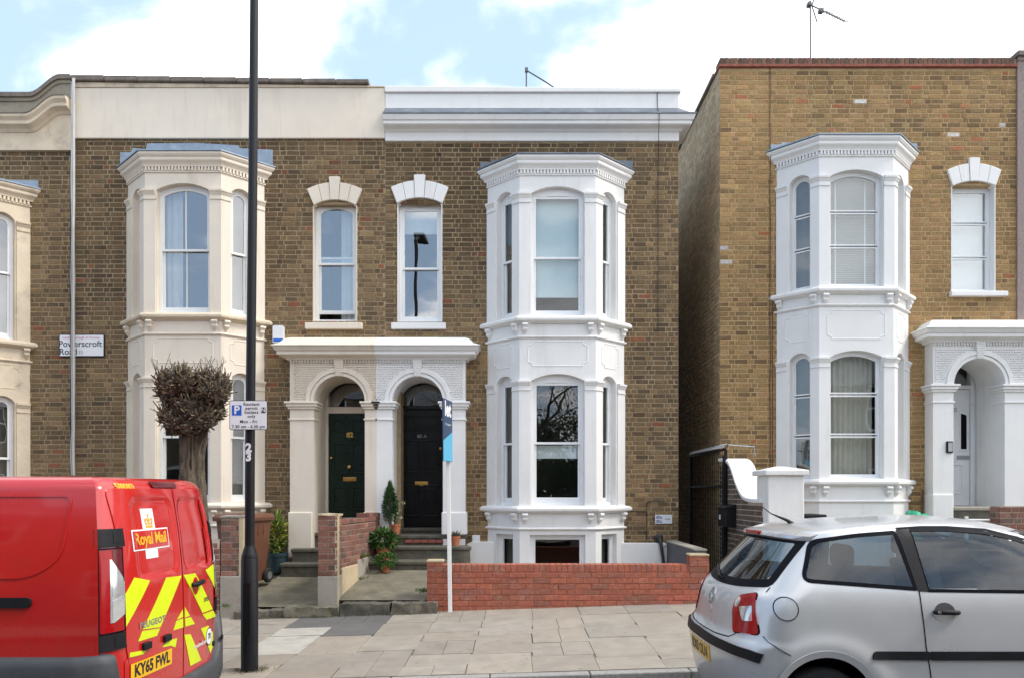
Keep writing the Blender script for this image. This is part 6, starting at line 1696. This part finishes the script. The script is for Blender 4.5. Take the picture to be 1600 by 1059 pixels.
def wheel(t, x, y, z, r, side, capm=dust_white, w=.19, spokes=7):
    g = MB(Matrix.Translation((x, y, z))); h = w/2
    g.lathe([(r*.66, -h), (r*.93, -h), (r*.985, -h*.7), (r, -h*.3), (r, h*.3), (r*.985, h*.7), (r*.93, h), (r*.66, h)], (0, 0, 0), 40, 'y'); o = g.build('wheel', rubber, t, smooth=40)
    g = MB(Matrix.Translation((x, y, z))); s = side; g.lathe([(r*.68, s*h*.75), (r*.66, s*h*.98), (r*.60, s*h*.92), (r*.55, s*h*.70), (r*.2, s*h*.8), (r*.16, s*h*.95), (0, s*h*.96)], (0, 0, 0), 36, 'y'); rm = g.build('rim', capm, o, smooth=40)
    for k in range(spokes):
        a = 2*math.pi*k/spokes; d = Vector((math.cos(a), 0, math.sin(a))); q = Vector((-math.sin(a), 0, math.cos(a)))
        g = MB(Matrix.Translation((x, y, z))); 
        P = [d*r*.16+q*r*e+Vector((0, s*h*f, 0)) for f in (.7, 1.0) for e in (-.1, .1)]+[d*r*.60+q*r*e+Vector((0, s*h*f, 0)) for f in (.7, .94) for e in (-.06, .06)]
        g.hexa([P[0], P[1], P[4], P[5], P[2], P[3], P[6], P[7]]); g.build('spoke', capm, rm, bevel=.006)
    return o
for X in (-3.55, -6.5):
    for s in (-1, 1): wheel(van, X, VYC+s*.82, gz(X)-.11+.32, .32, s, steel)
g = MB(); g.box(-7.0, -2.8, VYC-.85, VYC+.85, -.06, .03); g.build('underbody', black_matt, van)
for s in (-1, 1):
    g = MB(); 
    for X in (-3.55, -6.5): g.lathe([(.37, VYC+s*.955-.004), (.37, VYC+s*.955+.004)], (X, 0, gz(X)+.21), 30, 'y')
    g.build('wheel_arch', black_matt, van)
# cab glass so that the van is whole from the other side
g = MB(); w = .70; P = [(-6.58, VYC-w, 1.08), (-6.58, VYC+w, 1.08), (-5.75, VYC+w*.9, 1.60), (-5.75, VYC-w*.9, 1.60)]
g.add([(p[0]-.06, p[1], p[2]+.02) for p in P], [(0, 1, 2, 3)]); g.build('windscreen', frit, van)
for s in (-1, 1):
    def vs2(X, z, s=s): p = v_side(X, z); return p if s < 0 else (p[0], 2*VYC-p[1], z)
    g = MB(); P = [(-6.2, 1.12), (-5.2, 1.10), (-5.2, 1.58), (-5.65, 1.58)]
    g.add([surf(v_side, a, b, .006) if s < 0 else Vector((a, 2*VYC-surf(v_side, a, b, .006).y, b)) for a, b in P], [(0, 1, 2, 3)]); g.build('cab_window', frit, van)

# ------------------------------------------------------------------ silver hatchback, nose to the right
CX, CYC = 1.385, 5.62
car = thing('hatchback_car', 'silver three door hatchback parked at right, cut by the frame edge', 'car', (3.2, CYC, -.05))
T_xr = [(.08, .16), (.2, .07), (.35, .025), (.5, .0), (.6, .0), (.655, .012), (.69, .045), (.76, .065), (.88, .09), (.96, .125), (1.0, .165), (1.1, .245), (1.2, .325), (1.32, .425), (1.37, .47), (1.405, .60), (1.435, .85), (1.457, 1.15), (1.475, 1.5)]
T_w = [(.08, .73), (.2, .785), (.35, .815), (.55, .827), (.75, .822), (.9, .808), (1.0, .785), (1.1, .748), (1.33, .655), (1.39, .622), (1.42, .58), (1.445, .50), (1.462, .36), (1.475, .12)]
T_xf = [(.08, 3.70), (.2, 3.82), (.45, 3.90), (.6, 3.88), (.75, 3.72), (.87, 3.40), (.95, 2.98), (1.0, 2.86), (1.33, 2.30), (1.39, 2.14), (1.42, 2.03), (1.445, 1.9), (1.462, 1.75), (1.475, 1.6)]
RR, NS = .34, 2.5
def c_xr(z): return interp(T_xr, z)
def c_w(z): return interp(T_w, z)
def c_xf(z): return interp(T_xf, z)
def c_rr(z): return min(RR, max(.02, (c_xf(z)-c_xr(z))*.45))
def c_rf(z): return min(.62, max(.02, (c_xf(z)-c_xr(z))*.45))
def wrel(lx, z):
    e = lx-c_xr(z); k = 1
    if e < c_rr(z): k = (max(0, 1-(1-max(0, e)/c_rr(z))**NS))**(1/NS)
    e = c_xf(z)-lx
    if e < c_rf(z): k = min(k, (max(0, 1-(1-max(0, e)/c_rf(z))**NS))**(1/NS))
    return k
def flare(lx, z):    # swollen wheel arches
    f = 0
    for a in (.59, 3.05):
        d = math.hypot(lx-a, (z-.26)); f = max(f, .022*math.exp(-((d-.40)/.075)**2) if z < .9 else 0)
    return f
def c_side(lx, z): return (CX+lx, CYC-c_w(z)*wrel(lx, z)-flare(lx, z), z)
def c_rear(a, z):     # a grows towards the camera side
    t = min(1, abs(a)/c_w(z)); return (CX+c_xr(z)+c_rr(z)*(1-(1-t**NS)**(1/NS)), CYC-a, z)
def side_uv(px, py):
    Y = 4.9
    for _ in range(6):
        z = EYE+(HOR-py)/FPX*Y; lx = (px-800)/FPX*Y-CX; Y = c_side(lx, z)[1]
    return (lx, z)
def rear_uv(px, py):
    best = None; Y = 4.72
    while Y < 6.5:
        z = EYE+(HOR-py)/FPX*Y; a = CYC-Y
        if abs(a) < c_w(z)*.999:
            e = (px-800)/FPX*Y-c_rear(a, z)[0]
            if best is not None and best < 0 <= e or (best is not None and best > 0 >= e): return (a, z)
            best = e
        Y += .004
    return (0, EYE+(HOR-py)/FPX*CYC)
# glazing outlines
qw = rounded([side_uv(*p) for p in ((1251, 908), (1434, 922), (1398, 829), (1330, 834), (1262, 843))], [.07, .02, .02, .6, .06], 6)
dwn = rounded([side_uv(*p) for p in ((1449, 923), (1672, 926), (1655, 885), (1630, 862), (1600, 845), (1540, 830), (1480, 826), (1418, 826))], [.01, .02, .04, .05, .08, .08, .08, .01], 3)
rwp = [(-.655, 1.025), (-.35, .995), (0, .985), (.35, .995), (.655, 1.025), (.575, 1.345), (.3, 1.352), (0, 1.354), (-.3, 1.352), (-.575, 1.345)]
rwp = rounded(rwp, [.04, .2, .2, .2, .04, .05, .2, .2, .2, .05], 3)
def arch_in(lx, z): return any(math.hypot(lx-a, z-b) < .325 for a, b in ((.59, .30), (3.05, .34)))
lv_z = [.10+.0175*i for i in range(72)]; lv_z = [z for z in lv_z if z < 1.35]+[1.355+.0075*i for i in range(14)]+[1.458, 1.463, 1.467, 1.471, 1.474]
NT = 22; NSd = 100
def c_ring(z):
    xr, xf, w, rr, rf = c_xr(z), c_xf(z), c_w(z), c_rr(z), c_rf(z); e = 2/NS; P = []; K = []
    for i in range(NT):     # rear centre to camera side corner
        t = math.pi/2*i/NT; a = w*math.sin(t)**e; P.append((CX+xr+rr*(1-math.cos(t)**e), CYC-a, z)); K.append(('r', a))
    for i in range(NSd+1):
        lx = xr+rr+(xf-rf-xr-rr)*i/NSd; P.append(c_side(lx, z)); K.append(('s', lx))
    for i in range(1, NT+1):
        t = math.pi/2*(1-i/NT); a = w*math.sin(t)**e; lx = xf-rf*(1-math.cos(t)**e); P.append((CX+lx, CYC-a-flare(lx, z)*(1 if i < NT*.7 else 0), z)); K.append(('f', lx))
    M = [(p[0], 2*CYC-p[1], p[2]) for p in P]
    full = P+list(reversed(M[1:-1])); kk = K+[('R' if k[0] == 'r' else k[0].upper(), k[1]) for k in reversed(K[1:-1])]
    return full, kk
rings = [c_ring(z) for z in lv_z]
n = len(rings[0][0]); V = [p for r in rings for p in r[0]]; F = []
ws_in = lambda y, z: .985 < z < 1.385 and abs(y-CYC) < c_w(z)*.90
for k in range(len(lv_z)-1):
    z = (lv_z[k]+lv_z[k+1])/2
    for i in range(n):
        j = (i+1) % n; c = (Vector(V[k*n+i])+Vector(V[k*n+j])+Vector(V[(k+1)*n+i])+Vector(V[(k+1)*n+j]))/4
        t = rings[k][1][i][0]; lx = c.x-CX
        if t in 'rR' and abs(c.y-CYC) > .45 and inside((lx, z), offset_poly(qw, .012)): continue
        if t in 'sSfF':
            if inside((lx, z), offset_poly(qw, .012)) or inside((lx, z), offset_poly(dwn, .012)) or arch_in(lx, z): continue
        if t in 'rR' and inside((CYC-c.y, z), offset_poly(rwp, .012)): continue
        if t in 'rR' and arch_in(lx, z) and abs(c.y-CYC) > .6: continue
        if t in 'fF' and ws_in(c.y, z) and lx > 2.0 and wrel(lx, z) < .93: continue
        F.append((k*n+i, k*n+j, (k+1)*n+j, (k+1)*n+i))
F.append(tuple((len(lv_z)-1)*n+i for i in range(n)))
g = MB(); g.add(V, F); cbody = g.build('body', silver, car, smooth=65)
mir = lambda f: (lambda a, b: (lambda p: (p[0], 2*CYC-p[1], p[2]))(f(a, b)))
def mirror_build(fn):     # the same on both flanks
    for s in (0, 1): fn(s)
def mpatch(s, name, poly, m, off, par=None, res=.05, skirt=.006, smooth=60, sf=c_side, fn=None):
    g = MB(); patch(g, poly, sf, off, res, skirt, fn)
    if s: g.v = [(p[0], 2*CYC-p[1], p[2]) for p in g.v]
    return g.build(name, m, par or car, smooth=smooth)
def mrib(s, name, poly, m, w0, w1, off, closed=True, par=None, sf=c_side):
    if not closed:
        q = []
        for i in range(len(poly)-1):
            k = max(1, int((Vector(poly[i+1])-Vector(poly[i])).length/.025)); q += [tuple(Vector(poly[i]).lerp(Vector(poly[i+1]), t/k)) for t in range(k)]
        poly = q+[poly[-1]]
    if name.endswith('seam'): off = .0032
    g = MB(); ribbon(g, poly, sf, w0, w1, off, closed)
    if s: g.v = [(p[0], 2*CYC-p[1], p[2]) for p in g.v]
    return g.build(name, m, par or car, smooth=60)
for s in (0, 1):
    f1 = mrib(s, 'quarter_window', dense(qw, .04), frit, -.003, .021, .003); mpatch(s, 'pane', qw, glass_car, .0005, f1, .06, 0)
    f2 = mrib(s, 'door_window', dense(dwn, .04), frit, -.006, .015, .003); mpatch(s, 'pane', dwn, glass_car, .0005, f2, .06, 0)
    bpil = [side_uv(*p) for p in ((1434, 923), (1450, 924), (1419, 826), (1399, 828))]
    mpatch(s, 'pillar_trim', bpil, black_matt, .005, None, .05)
    dp_ = [side_uv(*p) for p in ((1436, 923), (1440, 950), (1447, 1010), (1455, 1059), (1462, 1110))]
    mrib(s, 'door_seam', dense(dp_, .06)[:-4] if False else dp_, frit, -.0028, .0028, .0012, False)
    # waist trim, rub strip, handle, fuel flap
    mrib(s, 'roof_trim', [side_uv(*p) for p in ((1400, 826), (1440, 823.5), (1480, 823.5), (1540, 827.5), (1600, 842.5), (1640, 855))], frit, -.004, .008, .003, False)
    st = [side_uv(1363, 1030), side_uv(1453, 1030.5), side_uv(1452, 1017), side_uv(1364, 1017)]; mpatch(s, 'rub_strip', rounded(st, [.012, .002, .002, .03], 3), black_matt, .014, None, .06, .016)
    st = [side_uv(1455.5, 1030.5), (2.75, side_uv(1600, 1030.5)[1]), (2.75, side_uv(1600, 1017)[1]), side_uv(1454.5, 1017)]; mpatch(s, 'rub_strip', rounded(st, .002, 2), black_matt, .014, None, .06, .016)
    hz_ = side_uv(1476, 955); rc_ = [(hz_[0]+.075*math.cos(a), hz_[1]+.062*math.sin(a)) for a in [k*math.pi/12 for k in range(24)]]
    h0 = mpatch(s, 'handle_dish', rc_, silver, .002, None, .03, .003)
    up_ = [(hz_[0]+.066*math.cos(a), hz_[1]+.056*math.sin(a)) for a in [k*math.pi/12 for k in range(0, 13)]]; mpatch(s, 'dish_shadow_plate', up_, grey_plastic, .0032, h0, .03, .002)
    a, b = side_uv(1457, 955.5), side_uv(1497, 956.5)
    g = MB(); pts = [surf(c_side, a[0]+(b[0]-a[0])*t, a[1]+(b[1]-a[1])*t, .012+.022*math.sin(math.pi*min(1, max(0, t)))**.5) for t in (0, .08, .3, .7, .92, 1)]
    g.tube(pts, [.012, .016, .0165, .0165, .016, .012], 10)
    if s: g.v = [(p[0], 2*CYC-p[1], p[2]) for p in g.v]
    hd = g.build('door_handle', black_matt, car, smooth=60)
    if not s:
        p = surf(c_side, a[0]+.018, a[1], .044); g = MB(Matrix.Translation(p)); g.lathe([(.010, -.004), (.010, -.010), (0, -.010)], (0, 0, 0), 12, 'y'); g.build('key_lock', chrome, hd)
        fc = side_uv(1229, 951); ring = [(fc[0]+.0715*math.cos(a_), fc[1]+.0715*math.sin(a_)) for a_ in [k*math.pi/20 for k in range(40)]]
        mrib(0, 'fuel_flap_seam', ring, frit, -.0022, .0022, .0010); mpatch(0, 'fuel_flap', offset_poly(ring, .003), silver, .0012, None, .04, .002)
    # bumper seam, arch lips
    mrib(s, 'bumper_seam', [side_uv(*p) for p in ((1192, 993), (1200, 1002), (1220, 1015), (1236, 1024))], frit, -.002, .002, .0010, False)
    for ax, az in ((.59, .30), (3.05, .34)):
        arc_ = [(ax+.325*math.cos(t), az+.325*math.sin(t)) for t in [math.radians(-14)+math.radians(208)*k/30 for k in range(31)]]
        mrib(s, 'arch_lip', arc_, silver, -.022, .020, .006, False)
        g = MB(); R = []
        for k in range(31):
            t = math.radians(-30)+math.radians(240)*k/30; q = (CX+ax+.325*math.cos(t), az+.325*math.sin(t))
            R.append([(q[0], CYC-.80, q[1]), (q[0], CYC-.50, q[1])])
        g.loft(R, False, False); g.add([(CX+ax-.34, CYC-.5, .0), (CX+ax+.34, CYC-.5, .0), (CX+ax+.34, CYC-.5, .68), (CX+ax-.34, CYC-.5, .68)], [(0, 1, 2, 3)])
        if s: g.v = [(p[0], 2*CYC-p[1], p[2]) for p in g.v]
        g.build('wheel_housing', black_matt, car)
        wheel(car, CX+ax, CYC-(1-2*s)*.715, gz(CX+ax)-.11+.288, .29, -1 if not s else 1, dust_white, .18, 6)
    # tail lamp
    tlp = rounded([rear_uv(*p) for p in ((1146, 986), (1188, 991))]+[rear_uv(*p) for p in ((1186, 926), (1155, 930), (1146, 948))], [.03, .03, .03, .06, .06], 5)
    if sum(tlp[i][0]*tlp[(i+1) % len(tlp)][1]-tlp[(i+1) % len(tlp)][0]*tlp[i][1] for i in range(len(tlp))) < 0: tlp.reverse()
    t1 = mpatch(s, 'tail_lamp', tlp, lamp_red, .009, None, .02, .012, 60, c_rear)
    mrib(s, 'lamp_seal', tlp, frit, -.006, .002, .004, True, t1, c_rear)
    cl = rounded([rear_uv(*p) for p in ((1162, 969), (1178, 970), (1177, 946), (1157, 947))], .012, 3); mpatch(s, 'lens_clear', cl, lamp_clear, .011, t1, .02, .004, 60, c_rear)
    ce = rear_uv(1154.5, 940); mpatch(s, 'lens_reverse', [(ce[0]+.026*math.cos(a_), ce[1]+.034*math.sin(a_)) for a_ in [k*math.pi/10 for k in range(20)]], lamp_clear, .011, t1, .02, .004, 60, c_rear)
    # hatch seam
    hs = [rear_uv(1187, 914), rear_uv(1187, 922)]
    mrib(s, 'hatch_seam', [(.655, 1.02), (.66, .99)], frit, -.002, .002, .001, False, None, c_rear)
    mrib(s, 'hatch_seam', [(.545, .70), (.50, .672), (.3, .664), (0, .662)], frit, -.0025, .0025, .0012, False, None, c_rear)
    mrib(s, 'hatch_seam', [(.545, .70), (.55, .76)], frit, -.002, .002, .0012, False, None, c_rear)
# screens, spoiler, strip, plate, badge
g = MB(); ribbon(g, dense(rwp, .04), c_rear, -.004, .045, .004); rw_ = g.build('rear_window', frit, car, smooth=60)
g = MB(); patch(g, offset_poly(dense(rwp, .05), .04), c_rear, .0005, .06, 0); g.build('pane', glass_car, rw_, smooth=60)
g = MB(); rows_ = []
for k in range(13):
    z = .985+.40*k/12; rows_.append([])
    for i in range(25):
        a = (-1+2*i/24)*.93*c_w(z); t = abs(a)/c_w(z); rows_[-1].append((CX+c_xf(z)-c_rf(z)*(1-(1-t**NS)**(1/NS))+.004, CYC-a, z))
g.grid(rows_); g.build('windscreen', glass_car, car, smooth=60)
g = MB(); R = []
for i in range(21):
    a = -.60+1.2*i/20; e = .03*(abs(a)/.6)**2
    zt = 1.372-.018*(a/.6)**2; x0 = c_rear(a, 1.345)[0]
    R.append([(x0-.035+e*.3, CYC-a, zt-.045), (x0-.050+e*.3, CYC-a, zt-.03), (x0-.035, CYC-a, zt-.006), (x0+.06, CYC-a, zt+.017), (x0+.20, CYC-a, zt+.038), (x0+.24, CYC-a, zt-.0), (x0+.05, CYC-a, zt-.045)])
g.loft(R, True, True); sp2 = g.build('spoiler', silver, car, smooth=50)
x0 = c_rear(0, 1.345)[0]
g = MB(); g.hexa([(x, CYC+y, z) for z in (1.338, 1.366) for y in (-.15, .15) for x in (x0-.056, x0+.02)]); g.build('high_brake_light', lamp_red, sp2, bevel=.006)
bs_ = [(-.795, .585), (-.72, .60), (-.5, .612), (0, .618), (.5, .612), (.72, .60), (.790, .585)]
bs_ = [(a, z) for a, z in bs_]; bd_ = []
for i in range(len(bs_)-1):
    for k in range(6): t = k/6; bd_.append((bs_[i][0]+(bs_[i+1][0]-bs_[i][0])*t, bs_[i][1]+(bs_[i+1][1]-bs_[i][1])*t))
bd_.append(bs_[-1])
g = MB(); ribbon(g, bd_, c_rear, -.030, .030, .016, closed=False, skirt=.02); g.build('bumper_strip', black_matt, car, smooth=50)
npl = [(-.26, .45), (.26, .45), (.26, .56), (-.26, .56)]
g = MB(); patch(g, npl, c_rear, .006, .04, .008); g.build('number_plate', plate_y, car)
lettering(car, 'BD03 OLN', lambda x, y: surf(c_rear, x*1.0, .505+y, .0075), .105, ink, .004, -.0+.92, 1.0)
def ringpts(r): return [(r*math.cos(a_), .885+r*math.sin(a_)) for a_ in [k*math.pi/14 for k in range(28)]]
g = MB(); ribbon(g, ringpts(.055), c_rear, -.004, .006, .006); bg2 = g.build('badge', chrome, car, smooth=60)
g = MB()
for p, q in (((-.020, .046), (0, .012)), ((.020, .046), (0, .012)), ((-.044, .020), (-.020, -.046)), ((.044, .020), (.020, -.046)), ((-.020, -.046), (0, -.002)), ((.020, -.046), (0, -.002))):
    ribbon(g, [(p[0], .885+p[1]), (q[0], .885+q[1])], c_rear, -.005, .005, .006, closed=False)
g.build('badge_letters', chrome, bg2)
hl = [(-.07, .775), (.07, .775), (.06, .815), (-.06, .815)]
g = MB(); patch(g, rounded(hl, .015, 3), c_rear, .004, .03, .004); g.build('hatch_handle', silver, car, smooth=60)
g = MB(); g.tube([surf(c_rear, .0, 1.005, .012), surf(c_rear, .0, 1.005, .03), surf(c_rear, -.15, 1.03, .016), surf(c_rear, -.42, 1.07, .012)], [.016, .012, .007, .005], 6); g.build('wiper', black_matt, car)
g = MB(); q = Vector((CX+.62, CYC-.02, 1.40)); g.tube([q+Vector((.06, 0, 0)), q+Vector((.02, 0, .035)), q+Vector((-.10, 0, .085)), q+Vector((-.165, 0, .135))], [.022, .012, .004, .003], 8); g.build('roof_aerial', black_matt, car, smooth=60)
# cabin
g = MB(); g.box(CX+.35, CX+3.0, CYC-.70, CYC+.70, .30, .42); fl_ = g.build('cabin_floor', black_matt, car)
g = MB(); g.box(CX+.25, CX+.75, CYC-.62, CYC+.62, .9, .93); g.build('parcel_shelf', black_matt, car)
def seat(x, y, w, name='seat'):
    g = MB(); g.box(x-.02, x+.48, y-w/2, y+w/2, .45, .60); s_ = g.build(name, seat_m, car, bevel=.04, seg=3)
    g = MB(); g.hexa([(x-.02, y-w/2, .55), (x+.13, y-w/2, .55), (x-.02, y+w/2, .55), (x+.13, y+w/2, .55), (x-.20, y-w/2*.85, 1.12), (x-.10, y-w/2*.85, 1.12), (x-.20, y+w/2*.85, 1.12), (x-.10, y+w/2*.85, 1.12)]); g.build('backrest', seat_m, s_, bevel=.04, seg=3)
    return s_
def headrest(s_, x, y, z=1.22):
    g = MB(); g.cuboid((x, y, z), (.09, .26, .17)); g.build('headrest', seat_m, s_, bevel=.045, seg=3)
sb = seat(1.05+CX, CYC, 1.15, 'rear_bench')
for y in (-.34, .34): headrest(sb, CX+.90, CYC+y, 1.20)
for y in (-.36, .36): s_ = seat(1.85+CX, CYC+y, .48); headrest(s_, CX+1.68, CYC+y, 1.24)
g = MB(); g.hexa([(CX+2.35, CYC-.68, .6), (CX+2.75, CYC-.68, .6), (CX+2.35, CYC+.68, .6), (CX+2.75, CYC+.68, .6), (CX+2.42, CYC-.66, .96), (CX+2.9, CYC-.64, .96), (CX+2.42, CYC+.66, .96), (CX+2.9, CYC+.64, .96)]); g.build('dashboard', black_matt, car, bevel=.05, seg=3)
g = MB(Matrix.Translation((CX+2.22, CYC-.36, .92)) @ Matrix.Rotation(math.radians(65), 4, 'Y')); R = []
for k in range(25):
    a_ = 2*math.pi*k/24; R.append((.185*math.cos(a_), .185*math.sin(a_), 0))
g.tube(R, .016, 8); g.build('steering_wheel', black_matt, car, smooth=60)
g = MB(); g.tube([(CX+2.35, CYC-.36, .84), (CX+2.2, CYC-.36, .92)], .03, 8); g.box(CX+2.19, CX+2.23, CYC-.53, CYC-.19, .905, .93); g.build('steering_column', black_matt, car)
g = MB(); g.box(CX+2.12, CX+2.16, CYC-.1, CYC+.1, 1.27, 1.33); g.build('mirror', black_matt, car, bevel=.015)
for s in (-1, 1):
    g = MB(); g.cuboid((CX+2.62, CYC+s*.86, .98), (.10, .20, .13)); g.build('door_mirror', black_matt, car, bevel=.035, seg=3)
# ------------------------------------------------------------------ the other side of the street, seen in glass and paint
rf = random.Random(91)
opp_b = mat('plain_stock_brick', (.17, .125, .075), .95, var=.25, scale=8)
slate = mat('slate_roof', (.07, .075, .085), .7, var=.25, scale=9)
labs = ['brick terraced house across the road, nearest the van side', 'brick terraced house across the road facing the white bay', 'brick terraced house across the road facing the silver car']
def opp(x0, w, h, lab):
    t = thing('terraced_house', lab, 'house', (x0+w/2, -3.8, 0), 'houses across the road')
    g = MB(); g.box(x0, x0+w, -9, -3.8, -.5, h); g.build('wall', opp_b, t)
    g = MB(); g.loft([[(x0-.1, -3.6, h), (x0-.1, -9.2, h), (x0-.1, -6.4, h+1.7)], [(x0+w+.1, -3.6, h), (x0+w+.1, -9.2, h), (x0+w+.1, -6.4, h+1.7)]]); g.build('roof', slate, t)
    for z in (.9, 3.9):
        for k in (.25, .75):
            c = x0+w*k; g = MB(); g.box(c-.5, c+.5, -3.82, -3.77, z, z+1.7); f = g.build('window', white, t)
            for zz in (z+.08, z+.89):
                g = MB(); g.box(c-.42, c+.42, -3.78, -3.762, zz, zz+.73); g.build('pane', frit, f)
    g = MB(); g.box(x0+w*.46, x0+w*.54+.3, -3.82, -3.77, -.3, 1.9); g.build('door', navy, t)
opp(-16, 5, 5.6, 'brick house far along the opposite side with slate roof, beyond the van'); opp(-10.8, 5, 5.3, labs[0]); opp(4.6, 5, 5.2, labs[2]); opp(-5.6, 5, 5.0, 'brick terraced house across the road behind the bare trees'); opp(9.8, 5, 5.6, 'brick house far along the opposite side with slate roof, uphill')
def tree_opp(x, y, h, label, bare, seed):
    r = random.Random(seed); t = thing('street_tree', label, 'tree', (x, y, 0)); g = MB(); tips = []
    def grow(p, d, l, rad, lev):
        q = p+d*l; g.tube([p, p+d*l*.5+Vector((r.gauss(0, .04), r.gauss(0, .04), 0))*l, q], [rad, rad*.85, rad*.65], 6 if lev < 3 else 4, False)
        tips.append((q, lev))
        if lev >= (5 if bare else 4): return
        for k in range(2 if lev else 4):
            e = (d+Vector((r.gauss(0, .5), r.gauss(0, .5), r.gauss(.1, .3)))).normalized(); grow(q, e, l*r.uniform(.62, .85), rad*.62, lev+1)
    grow(Vector((x, y, -.2)), Vector((0, 0, 1)), h*.3, .16, 0); g.build('trunk', bark, t)
    g = mbc()
    for q, lev in tips:
        if lev < 3: continue
        for k in range(26 if bare else 60):
            p = q+Vector((r.gauss(0, 1), r.gauss(0, 1), r.gauss(0, 1)))*h*(.05 if bare else .06)
            leaf_blade(g, p, Vector((r.gauss(0, 1), r.gauss(0, 1), r.gauss(.3, 1))), .10 if bare else .16, .03 if bare else .09, jit((.09, .075, .05) if bare else (.05, .085, .03), r), .3, r)
    g.build('crown', leaf_c, t, recalc=False)
hg = mbc(); bush(hg, (1.0, -2.9, 1.0), (4.2, .6, 1.9), 26000, .20, .12, [(.035, .07, .02), (.05, .095, .03), (.025, .05, .015)], rf, .3, .35); tag(hg.build('added_hedge', leaf_c, None, recalc=False), 'unseen tall greenery added across the road to darken the white bay reflection', 'added_hedge')  # unseen greenery, added to darken what the lower bay panes reflect
tree_opp(.2, -2.6, 7.5, 'bare twiggy tree across the road facing the white bay', True, 4)
tree_opp(2.6, -4.2, 5.5, 'leafy green tree across the road beside the bare tree', False, 6)
tree_opp(-4.3, -5.2, 8.6, 'bare twiggy tree across the road facing the cream bay', True, 9)
